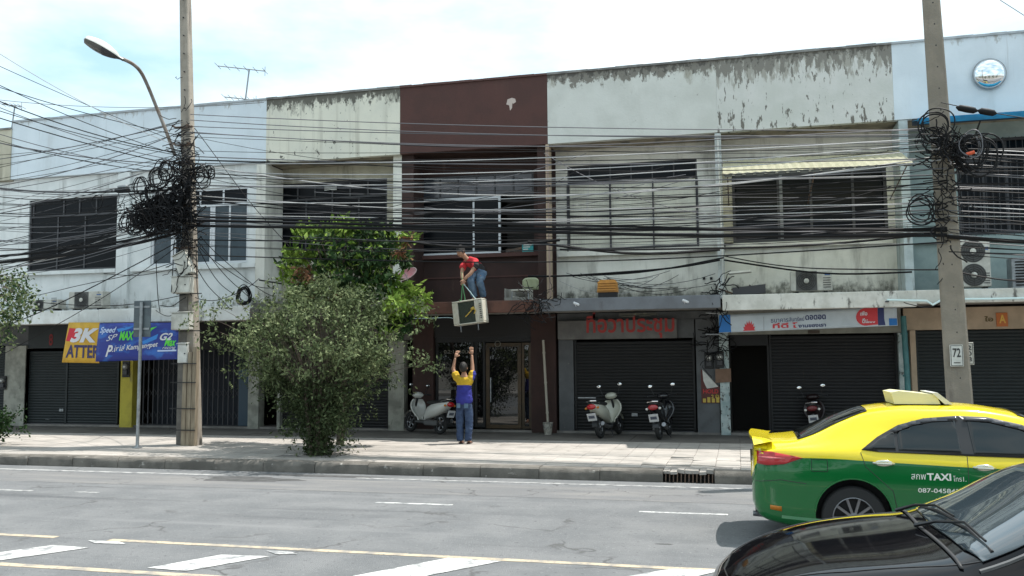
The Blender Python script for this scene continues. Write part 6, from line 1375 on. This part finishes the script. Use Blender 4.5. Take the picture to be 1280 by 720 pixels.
A2 = [W2(.02, -.20, .80), W2(.05, -.27, .69), W2(-.03, -.36, .53), W2(-.13, -.40, .45), W2(-.155, -.41, .41)]
for A in (A1, A2): chain(A, [.06, .05, .042, .033, .027], V, E_, Rr, 3)
body2 = skinned('body', V, E_, Rr, skin_m, t2, 2, [skin_m, skin_m, eye_m, lip_m])
hb = MB(); hand(hb, A1[-1], (.25, -.2, -1), (1, 0, .2), (0, .2, -1), .75, 1.0); hand(hb, A2[-1], (-.4, -.2, -1), (-.6, -.2, .8), (0, .2, -1), .75, 1.0); join_into(body2, hb)
head(body2, W2(-.262, -.312, .985), (-.45, -.85, -.42), (-.2, -.38, .95), 0, hair_m, t2, 1.0)
V, E_, Rr = [], [], []
chain([W2(.08, .09, .57), W2(.04, .02, .65), W2(-.02, -.07, .73), W2(-.09, -.15, .79), W2(-.16, -.20, .84)], [(.16, .135), (.155, .13), (.165, .135), (.16, .12), (.08, .075)], V, E_, Rr)
for A in (A1, A2): chain([A[0], A[1], A[1].lerp(A[2], .3)], [.085, .078, .07], V, E_, Rr, 3)
rc = W2(-.10, -.2, .96)
skinned('shirt', V, E_, Rr, None, t2, 3, [red_c, blk_c], lambda c: 1 if (c - B2).x > .03 and (c - B2).z < .76 or (c - B2).z < .60 else 0)
V, E_, Rr = [], [], []
chain([W2(.075, .07, .66), W2(.065, .06, .55)], [(.19, .17), (.20, .185)], V, E_, Rr)
chain([W2(-.05, -.06, .49), W2(-.08, -.22, .43), W2(-.06, -.08, .25), W2(-.05, .02, .09)], [.105, .085, .075, .072], V, E_, Rr, 1)
chain([W2(.13, -.04, .49), W2(.11, -.20, .44), W2(.12, -.02, .25), W2(.12, .10, .09)], [.105, .085, .075, .072], V, E_, Rr, 1)
skinned('jeans', V, E_, Rr, denim_l, t2, 3)
t2.scale = (1.06, 1.06, 1.15); A1[-1] = W2(-.212, -.424, .483); A2[-1] = W2(-.164, -.435, .47)
H1, H2 = A1[-1] + Vector((.01, -.02, -.08)), A2[-1] + Vector((-.03, -.01, -.07))
def rope(label, pts, m_, r=.011):
    mb = MB(); mb.tube(smooth_path([Vector(p) for p in pts], 5), r, 6); return tag(mb.build('rope', m_, smooth=True, org=tuple(pts[0])), label, 'rope', 'ropes round the hoisted air conditioner')
gr_ = mat('green_rope', (.10, .26, .12), .8); br_ = mat('pale_blue_rope', (.35, .48, .50), .8)
top = lambda x: Vector((HC.x + x, HC.y + .12, HC.z + .28 + x * .10))
rope('green rope from the bending man to the top left of the hoisted unit', [H1 + Vector((-.02, .02, .25)), H1, H1.lerp(top(-.1), .5), top(-.1), top(-.2)], gr_)
rope('pale blue rope from the bending man to the top right of the hoisted unit', [H2, H2.lerp(top(.16), .5) + Vector((0, 0, .0)), top(.16), top(.28)], br_)
rope('second green rope wrapped round the left end of the hoisted unit', [H1, top(-.18) + Vector((0, 0, .05)), top(-.18), Vector((HC.x - .18, HC.y - .02, HC.z + .27))], gr_)
mb = MB(); mb.tube(smooth_path([P(480, 394, 19.0), P(520, 398, 19.0), P(558, 397, 18.9), P(566, 398, 18.8)], 6), .009, 5); tag(mb.build('rope', br_, smooth=True, org=tuple(P(480, 394, 19.0))), 'pale guide rope running left from the hoisted unit under the canopy edge', 'rope')

# ================================================================= cars
def herm(xs, ys):
    xs = np.array(xs, float); ys = np.array(ys, float); h = np.diff(xs); d = np.diff(ys) / h; m_ = np.zeros_like(ys); m_[0], m_[-1] = d[0], d[-1]
    for i in range(1, len(xs) - 1): m_[i] = 0 if d[i - 1] * d[i] <= 0 else 2 * d[i - 1] * d[i] / (d[i - 1] + d[i])
    def f(x):
        x = np.clip(x, xs[0], xs[-1]); i = min(int(np.searchsorted(xs, x, 'right') - 1), len(h) - 1); t = (x - xs[i]) / h[i]
        return float((2 * t ** 3 - 3 * t ** 2 + 1) * ys[i] + (t ** 3 - 2 * t ** 2 + t) * h[i] * m_[i] + (-2 * t ** 3 + 3 * t ** 2) * ys[i + 1] + (t ** 3 - t ** 2) * h[i] * m_[i + 1])
    return f
class Car:
    """lofted car body; local x from the rear bumper (0) to the nose (length), y across, z up"""
    def __init__(s, top, wid, zb, zs, yr, ze, wheels, length, wr=.33):
        s.top, s.wid, s.zb, s.zs, s.yr, s.ze = [herm(*zip(*q)) for q in (top, wid, zb, zs, yr, ze)]; s.wheels = wheels; s.len = length; s.wr = wr
    def section(s, x):
        w, zb, zt, zs, yr, ze = s.wid(x), s.zb(x), s.top(x), s.zs(x), s.yr(x), s.ze(x); zt = max(zt, zb + .1); zs = min(zs, zt - .02); ze = min(max(ze, zs + .008), zt - .004); m_ = zb + (zs - zb) * .45
        K = [(0, zb), (w * .6, zb), (w * .88, zb + .01), (w * .965, zb + (zs - zb) * .16), (w * .985, m_ - (zs - zb) * .05), (w, zb + (zs - zb) * .62), (w * .992, zb + (zs - zb) * .80), (w * .955, zs), (w * yr + (w * .955 - w * yr) * .45, zs + (ze - zs) * .55), (w * yr, ze), (w * yr * .86, ze + (zt - ze) * .55), (w * yr * .5, zt - (zt - ze) * .12), (0, zt)]
        out = []; n = len(K)
        for i in range(n - 1):
            a, b, c, d = K[max(i - 1, 0)], K[i], K[i + 1], K[min(i + 2, n - 1)]
            for j in range(4):
                t = j / 4; out.append(tuple(.5 * ((2 * b[q]) + (c[q] - a[q]) * t + (2 * a[q] - 5 * b[q] + 4 * c[q] - d[q]) * t * t + (3 * b[q] - a[q] - 3 * c[q] + d[q]) * t ** 3) for q in (0, 1)))
        out.append(K[-1]); out = [(max(a, 0), b) for a, b in out]; return out
    def side_y(s, x, z):
        sec = s.section(x); best = 0
        for (y0, z0), (y1, z1) in zip(sec[8:], sec[9:]):
            if z0 <= z <= z1 or z1 <= z <= z0: f = 0 if z1 == z0 else (z - z0) / (z1 - z0); best = max(best, y0 + (y1 - y0) * f)
        return best
    def top_z(s, x, y):
        sec = s.section(x)[24:]; y = abs(y)
        for (y0, z0), (y1, z1) in zip(sec[::-1], sec[::-1][1:]):
            if y0 <= y <= y1: return z0 + (z1 - z0) * (0 if y1 == y0 else (y - y0) / (y1 - y0))
        return sec[0][1]
    def body(s, name, mats, parent, split, step=.04):
        n = int(s.len / step); xs = sorted(set([0, .01, .025] + [i * s.len / n for i in range(n + 1)] + [s.len - .01, s.len - .025])); S = [s.section(x) for x in xs]; k = len(S[0]); mb = MB(); row = 2 * k - 2
        for x, sec in zip(xs, S):
            mb.v += [(x, -y, z) for y, z in sec] + [(x, y, z) for y, z in sec[-2:0:-1]]
        for i in range(len(xs) - 1):
            for j in range(row): mb.f.append((i * row + j, (i + 1) * row + j, (i + 1) * row + (j + 1) % row, i * row + (j + 1) % row)); mb.m.append(0)
        mb.f += [tuple(range(row)), tuple((len(xs) - 1) * row + j for j in range(row - 1, -1, -1))]; mb.m += [0, 0]
        for q, f in enumerate(mb.f):
            c = np.mean([mb.v[i] for i in f], 0); jj = q % row if q < len(mb.f) - 2 else 20; mb.m[q] = split(*c, min(jj, row - 1 - jj))
        o = mb.build(name, mats, None, smooth=True)
        cut = MB()
        for wx in s.wheels:
            for sd in (-1, 1): cut.lathe((wx, sd * (s.wid(wx) - .26), s.wr + .02), (0, sd, 0), [(s.wr + .06, 0), (s.wr + .06, .5)], 40, 0)
        c = cut.build('wheel_cut', [black_m]); md = o.modifiers.new('b', 'BOOLEAN'); md.operation = 'DIFFERENCE'; md.object = c; md.solver = 'EXACT'
        try: md.material_mode = 'TRANSFER'
        except Exception: pass
        dg = bpy.context.evaluated_depsgraph_get(); dg.update(); nm = bpy.data.meshes.new_from_object(o.evaluated_get(dg)); bpy.data.objects.remove(c); bpy.data.objects.remove(o)
        nm.name = name; o = bpy.data.objects.new(name, nm); COL.objects.link(o); o.parent = parent; shade(nm, 32); return o
    def patch(s, name, poly, m_, parent, sd=-1, off=.005, thick=.006, mode='side', cell=.045):
        """smooth surface-hugging panel with its own thickness; poly in (x, z) for sides or (x, y) for the top"""
        bm = bmesh.new(); vs_ = [bm.verts.new((a, b, 0)) for a, b in poly]; bm.faces.new(vs_)
        xs = [p[0] for p in poly]; ys = [p[1] for p in poly]
        for ax_, lo, hi in ((0, min(xs), max(xs)), (1, min(ys), max(ys))):
            for i in range(1, int((hi - lo) / cell) + 1):
                co = [0, 0, 0]; co[ax_] = lo + i * cell; no_ = [0, 0, 0]; no_[ax_] = 1
                bmesh.ops.bisect_plane(bm, geom=bm.verts[:] + bm.edges[:] + bm.faces[:], plane_co=co, plane_no=no_)
        for v in bm.verts:
            a, b = v.co.x, v.co.y
            if mode == 'side': v.co = Vector((a, sd * (s.side_y(a, b) + off), b))
            else: v.co = Vector((a, b, s.top_z(a, b) + off))
        bm.normal_update()
        avg = Vector((0, 0, 0))
        for f in bm.faces: avg += f.normal
        want = Vector((0, sd, 0)) if mode == 'side' else Vector((0, 0, 1))
        if avg.dot(want) < 0:
            for f in bm.faces: f.normal_flip()
        me = bpy.data.meshes.new(name); bm.to_mesh(me); bm.free(); me.materials.append(m_)
        me.polygons.foreach_set('use_smooth', [True] * len(me.polygons)); off_ = Vector((0, 0, 0))
        o = bpy.data.objects.new(name, me); COL.objects.link(o); o.parent = parent
        if thick: md = o.modifiers.new('t', 'SOLIDIFY'); md.thickness = thick; md.offset = -1
        return o
    def line(s, name, pts, m_, parent, sd=-1, r=.004, mode='side', off=0):
        P_ = []
        for (a, b), (c, d) in zip(pts, pts[1:]):
            for i in range(8): t = i / 8; P_.append((a + (c - a) * t, b + (d - b) * t))
        P_.append(pts[-1]); pp = [(a, sd * (s.side_y(a, b) + off), b) if mode == 'side' else (a, b, s.top_z(a, b) + off) for a, b in P_]
        mb = MB(); mb.tube(pp, r, 5); return mb.build(name, m_, parent)
    def wheel(s, x, sd, parent, spokes=10, rim=None):
        y = sd * (s.wid(x) - .02); r = s.wr; t = MB(); t.lathe((x, y - sd * .2, r), (0, sd, 0), [(r * .66, 0), (r * .93, .0), (r, .03), (r, .17), (r * .95, .2), (r * .68, .205), (r * .66, .19)], 40, caps=False); w = t.build('wheel', tyre_m, parent, smooth=True)
        m2 = MB(); m2.lathe((x, y - sd * .19, r), (0, sd, 0), [(r * .60, 0), (r * .66, .0), (r * .67, .185), (r * .64, .188), (r * .60, .12)], 40, caps=False); m2.lathe((x, y - sd * .04, r), (0, sd, 0), [(.06, 0), (.055, .02), (.03, .025)], 16)
        for k in range(spokes):
            a = 2 * math.pi * k / spokes; m2.obox((x + r * .36 * math.cos(a), y - sd * .035, r + r * .36 * math.sin(a)), (r * .28 * math.cos(a), 0, r * .28 * math.sin(a)), (0, .012, 0), (-.013 * math.sin(a), 0, .013 * math.cos(a)))
        m2.build('rim', rim or rim_m, w); m3 = MB(); m3.lathe((x, y - sd * .1, r), (0, sd, 0), [(r * .6, 0), (r * .6, .01)], 30); m3.build('brake_disc', black_m, w)
def car_paint(n, c, col2=None, coat=.7): return mat(n, c, .2, col2, 3, coat=coat, spec=.3)
ty = car_paint('taxi_yellow_paint', (.78, .62, .015)); tg = car_paint('taxi_green_paint', (.004, .125, .028)); carglass = mat('car_glass', (.008, .010, .010), .04, spec=.6)
trim = mat('black_trim', (.015, .015, .016), .3); chrome_p = mat('chrome_handle', (.62, .60, .50), .15, metal=.9); visor = mat('smoked_visor', (.03, .03, .035), .08, coat=.6)
taxi = thing('taxi', 'yellow and green taxi with a pale roof sign, partly behind the black car', 'taxi', (0, 0, 0))
C1 = Car(top=[(0, .78), (.03, 1.03), (.12, 1.085), (.45, 1.105), (.62, 1.17), (.95, 1.33), (1.28, 1.435), (1.7, 1.475), (2.2, 1.475), (2.7, 1.415), (3.1, 1.25), (3.45, 1.06), (3.7, .99), (4.2, .90), (4.5, .78), (4.6, .62), (4.64, .5)],
         wid=[(0, .60), (.03, .70), (.12, .79), (.3, .845), (.6, .875), (1.2, .888), (2.3, .888), (3.4, .885), (4.0, .86), (4.35, .76), (4.55, .6), (4.64, .45)],
         zb=[(0, .42), (.06, .30), (.2, .24), (.5, .20), (4.2, .19), (4.5, .22), (4.64, .30)],
         zs=[(0, .74), (.06, .93), (.3, 1.0), (.8, 1.01), (1.4, .99), (2.2, .955), (3.2, .925), (3.8, .86), (4.3, .76), (4.64, .46)],
         yr=[(0, .88), (.3, .86), (.6, .78), (1.0, .70), (1.4, .68), (2.4, .68), (2.9, .70), (3.3, .76), (3.6, .85), (4.64, .85)],
         ze=[(0, .76), (.06, .985), (.4, 1.06), (.62, 1.10), (.95, 1.25), (1.3, 1.37), (1.7, 1.405), (2.2, 1.40), (2.7, 1.33), (3.1, 1.16), (3.45, 1.02), (3.7, .955), (4.64, .48)],
         wheels=(1.03, 3.72), length=4.64, wr=.325)
def tsplit(x, y, z, j):
    if z < .26 and abs(y) < .7: return 2
    return 1 if j < 26 else 0
C1.body('body', [ty, tg, black_m], taxi, tsplit, .035)
for sd in (-1, 1):
    C1.patch('window_surround', [(1.13, 1.03), (1.30, 1.155), (1.52, 1.275), (1.78, 1.345), (2.1, 1.372), (2.4, 1.362), (2.72, 1.29), (3.05, 1.13), (3.26, 1.0), (3.27, .965), (2.2, .985), (1.3, 1.01)], trim, taxi, sd, .012)
    C1.patch('quarter_glass', [(1.19, 1.037), (1.31, 1.13), (1.47, 1.215), (1.47, 1.03)], carglass, taxi, sd, .018)
    C1.patch('rear_door_glass', [(1.50, 1.03), (1.50, 1.235), (1.66, 1.30), (1.85, 1.335), (2.08, 1.35), (2.10, 1.005)], carglass, taxi, sd, .018)
    C1.patch('front_door_glass', [(2.22, 1.003), (2.20, 1.350), (2.4, 1.340), (2.7, 1.27), (2.97, 1.14), (3.15, 1.01), (3.15, .985)], carglass, taxi, sd, .018)
    C1.patch('rain_visor', [(1.43, 1.215), (1.50, 1.262), (1.66, 1.318), (1.85, 1.352), (2.11, 1.366), (2.11, 1.33), (1.86, 1.315), (1.66, 1.275), (1.48, 1.205)], visor, taxi, sd, .034, .006, cell=.03); C1.patch('rain_visor', [(2.17, 1.366), (2.4, 1.354), (2.72, 1.282), (2.97, 1.165), (2.95, 1.13), (2.70, 1.245), (2.4, 1.318), (2.17, 1.33)], visor, taxi, sd, .034, .006, cell=.03)
    for nm_, L_ in (('door_seam', [(1.12, 1.0), (1.16, .86), (1.42, .62), (1.47, .36), (1.5, .27)]), ('door_seam', [(2.15, 1.0), (2.14, .6), (2.17, .27)]), ('door_seam', [(3.2, .97), (3.22, .7), (3.15, .3)]), ('fuel_seam', [(.62, .80), (.62, .92), (.78, .92), (.78, .80), (.62, .80)]), ('bumper_seam', [(.0, .66), (.3, .70), (.56, .67)])):
        C1.line(nm_, L_, trim, taxi, sd, .0035)
    hx = 1.32
    for hx in (1.34, 2.30):
        z_ = .90 if hx < 2 else .875; y_ = C1.side_y(hx, z_) + .012; mb = MB(); mb.tube([(hx - .10, sd * (y_ - .01), z_), (hx - .07, sd * (y_ + .028), z_), (hx + .07, sd * (y_ + .028), z_ - .004), (hx + .10, sd * (y_ - .01), z_ - .006)], .014, 8); mb.ell((hx, sd * (y_ - .012), z_ - .002), .09, .012, .034, 10); mb.build('door_handle', chrome_p, taxi, smooth=True)
    C1.patch('tail_light', [(.015, .955), (.02, .86), (.16, .845), (.34, .865), (.53, .935), (.42, .955), (.2, .99), (.05, .985)], red_lens, taxi, sd, .014, .012)
    C1.patch('tail_light_strip', [(.03, .93), (.2, .915), (.36, .925), (.2, .935)], mat('pale_red_lens', (.7, .2, .2), .2), taxi, sd, .018, .004)
    C1.line('sill_trim', [(.3, .30), (.7, .28)], tg, taxi, sd, .03); C1.patch('reflector', [(.18, .385), (.3, .37), (.3, .42), (.18, .43)], mat('orange_lens', (0, 0, 0)) if 'orange_lens' in _M else red_lens, taxi, sd, .006)
    for x in C1.wheels: C1.wheel(x, sd, taxi)
    C1.line('wheel_lip', [(1.03 + .39 * math.cos(a), .345 + .39 * math.sin(a)) for a in np.linspace(.1, math.pi - .1, 18)], tg, taxi, sd, .010)
    m_x = 3.0; mb = MB(); mb.ell((3.0, sd * .98, 1.03), .06, .1, .07, 12); mb.tube([(3.02, sd * .84, .98), (3.01, sd * .93, 1.0)], .02, 6); mb.build('wing_mirror', ty, taxi, smooth=True)
C1.patch('rear_window', [(.50, -.60), (.50, .60), (.9, .56), (1.24, .50), (1.24, -.50), (.9, -.56)], carglass, taxi, mode='top', off=.012)
C1.patch('windscreen', [(2.72, -.54), (2.72, .54), (3.5, .68), (3.5, -.68)], carglass, taxi, mode='top', off=.012)
mb = MB()  # boot spoiler
mb.grid(lambda u, v: (.20 - .22 * v + .05 * (2 * u - 1) ** 2, .74 * (2 * u - 1), 1.09 + .035 * v ** .7 - .075 * max(0, abs(2 * u - 1) - .8) * 5 * v), 20, 6); mb.grid(lambda u, v: (-.02 + .05 * (2 * u - 1) ** 2 + .14 * v, .74 * (1 - 2 * u), 1.125 - .075 * max(0, abs(2 * u - 1) - .8) * 5 - .03 - .01 * v), 20, 4); mb.grid(lambda u, v: (-.02 + .05 * (2 * u - 1) ** 2, .74 * (2 * u - 1), 1.125 - .075 * max(0, abs(2 * u - 1) - .8) * 5 - .03 * v), 20, 2); mb.build('spoiler', ty, taxi, smooth=True)
mb = MB(); mb.box(-.008, .02, -.26, .26, .66, .80); pl = mb.build('number_plate', mat('plate_yellow', (.6, .45, .05), .5), taxi)
mb = MB(); mb.box(-.012, .06, -.36, .36, .84, .90); mb.build('boot_garnish', chrome_p, taxi)
mb = MB(); mb.tube([(.0, -.4, .27), (.3, -.4, .25)], .03, 8); mb.build('tailpipe', rim_m, taxi)
for z in (.33, .40): mb = MB(); mb.tube([(.10, -.70, z), (.04, -.60, z), (.02, .60, z), (.10, .70, z)], .012, 6); mb.build('bumper_slat', trim, taxi)
# taxi roof sign
sg = MB(); a = [(1.55, 1.475), (1.52, 1.60), (1.60, 1.615), (1.98, 1.575), (2.02, 1.475)]
sg.prism([(x, -.34, z) for x, z in a], (0, .62, 0)); sgo = sg.build('roof_sign', mat('roof_sign_cream', (.66, .63, .40), .4), taxi)
mb = MB(); mb.prism([(1.93, -.36, 1.60), (1.99, -.36, 1.60), (2.14, -.36, 1.475), (2.06, -.36, 1.475)], (0, .66, 0)); mb.build('sign_bracket', white_plastic, sgo)
tw = mat('taxi_lettering', (.72, .74, .66), .5)
def on_car(C_, parent, body_, x0, x1, z0, z1, m_, sd=-1, bold=0, rise=0, name='lettering'):
    o = text_mesh(body_, (1, 1), name, m_, parent, (0, 0, 0), (1, 0, 0), (0, 1, 0), bold=bold)
    for v in o.data.vertices:
        a, b = v.co.x, v.co.y; x = x0 + (x1 - x0) * a; z = z0 + (z1 - z0) * b + rise * a; v.co = (x, sd * (C_.side_y(x, z) + .004), z)
on_car(C1, taxi, 'สกพ', 1.60, 1.74, .745, .80, tw); on_car(C1, taxi, 'TAXI', 1.75, 1.98, .74, .81, tw, bold=.03); on_car(C1, taxi, 'โทร1.', 2.0, 2.12, .735, .79, tw); on_car(C1, taxi, '087-0458431', 1.66, 2.08, .615, .66, tw, bold=.01)
taxi.location = (.12, 10.45, 0); taxi.rotation_euler = (0, 0, R(-.5)); taxi.scale = (.955, .97, .98)

# ---- black saloon in front
bp_ = mat('black_car_paint', (.003, .003, .004), .05, spec=.28); bk = thing('black_car', 'glossy black car nose-left in the right foreground, cut off by the photo edge', 'car', (0, 0, 0))
C2 = Car(top=[(0, .70), (.04, .95), (.5, 1.05), (1.0, 1.30), (1.5, 1.42), (2.0, 1.46), (2.5, 1.43), (2.85, 1.37), (3.25, 1.17), (3.45, 1.075), (3.6, 1.05), (4.0, .99), (4.3, .90), (4.5, .78), (4.58, .62)],
         wid=[(0, .64), (.1, .80), (.5, .86), (1.2, .875), (3.4, .875), (3.9, .86), (4.25, .79), (4.48, .64), (4.58, .44)], zb=[(0, .4), (.2, .24), (4.3, .2), (4.58, .3)],
         zs=[(0, .68), (.1, .92), (1.0, .97), (2.2, .95), (3.2, .96), (3.6, .95), (4.1, .86), (4.4, .73), (4.58, .58)],
         yr=[(0, .86), (.5, .78), (1.0, .72), (2.5, .70), (2.9, .74), (3.25, .82), (3.5, .88), (4.58, .86)],
         ze=[(0, .69), (.1, .96), (.6, 1.05), (1.0, 1.21), (1.5, 1.36), (2.0, 1.39), (2.5, 1.35), (2.85, 1.29), (3.25, 1.08), (3.45, 1.01), (3.7, .985), (4.1, .90), (4.4, .77), (4.58, .60)], wheels=(.95, 3.68), length=4.58, wr=.32)
C2.body('body', [bp_, bp_, black_m], bk, lambda x, y, z, j: 2 if z < .27 and abs(y) < .7 else 0, .035)
wsg = mat('windscreen_glass', (.035, .05, .06), .02, spec=.8, coat=.6)
for sd in (-1, 1):
    C2.patch('window_surround', [(1.0, 1.0), (1.35, 1.25), (1.7, 1.34), (2.3, 1.33), (2.65, 1.25), (3.0, 1.07), (3.12, .96), (2.2, .965)], trim, bk, sd, .012)
    C2.patch('front_door_glass', [(2.05, .985), (2.05, 1.325), (2.3, 1.315), (2.62, 1.235), (2.92, 1.08), (3.02, .98)], carglass, bk, sd, .018)
    C2.patch('rear_door_glass', [(1.15, 1.01), (1.4, 1.235), (1.7, 1.32), (1.97, 1.325), (1.97, .985)], carglass, bk, sd, .018)
    C2.line('hood_seam', [(3.36, sd * .70), (3.9, sd * .66), (4.25, sd * .56), (4.42, sd * .42)], trim, bk, 1, .004, 'top', 0)
    C2.line('pillar_moulding', [(2.50, sd * .585), (2.9, sd * .665), (3.38, sd * .755)], mat('satin_moulding', (.10, .10, .10), .25), bk, 1, .010, 'top', .002)
    C2.line('door_seam', [(3.05, .93), (3.1, .6), (3.05, .3)], trim, bk, sd, .004)
    C2.patch('headlight', [(4.1, .70), (4.15, .78), (4.3, .76), (4.45, .66), (4.4, .6)], mat('lamp_clear', (0, 0, 0)), bk, sd, .006)
    C2.patch('wing_vent', [(3.0, .955), (3.15, .95), (3.0, 1.02)], trim, bk, sd, .012)
    for x in C2.wheels: C2.wheel(x, sd, bk)
    mb = MB(); mb.ell((2.95, sd * .98, 1.02), .06, .1, .065, 12); mb.tube([(2.97, sd * .84, .97), (2.96, sd * .93, .99)], .02, 6); mb.build('wing_mirror', bp_, bk, smooth=True)
C2.patch('windscreen', [(2.55, -.56), (2.55, .56), (2.9, .64), (3.36, .715), (3.40, .55), (3.43, 0), (3.40, -.55), (3.36, -.715), (2.9, -.64)], wsg, bk, mode='top', off=.012)
C2.line('hood_seam', [(4.42, -.42), (4.46, 0), (4.42, .42)], trim, bk, 1, .004, 'top', 0)
C2.patch('cowl', [(3.44, -.74), (3.47, 0), (3.44, .74), (3.455, .73), (3.487, 0), (3.455, -.73)], black_m, bk, mode='top', off=.010)
for (ya, yb, x1_) in ((-.50, .12, 3.33), (.06, .62, 3.31)):
    mb = MB(); za = lambda x, y: C2.top_z(x, y)
    mb.tube([(3.50, ya - .05, za(3.50, ya - .05) + .02), (3.42, ya + .06, za(3.42, ya + .06) + .045), (x1_ + .03, (ya + yb) / 2, za(x1_ + .03, (ya + yb) / 2) + .05), (x1_ + .01, yb, za(x1_ + .01, yb) + .035)], [.012, .009, .007, .006], 6)
    w = mb.build('wiper', trim, bk, smooth=True); mb = MB(); mb.tube([(x1_ + .045, ya + .0, za(x1_ + .045, ya) + .014), (x1_ + .02, (ya + yb) / 2, za(x1_ + .02, (ya + yb) / 2) + .018), (x1_ + .0, yb + .06, za(x1_, yb + .06) + .014)], .008, 5); mb.build('wiper_blade', black_m, w)
mb = MB(); mb.bev(4.50, 4.60, -.35, .35, .50, .62, .02); mb.build('grille', trim, bk)
bk.rotation_euler = (0, 0, math.pi); bk.location = (-.22 + 4.58, 4.98, 0)
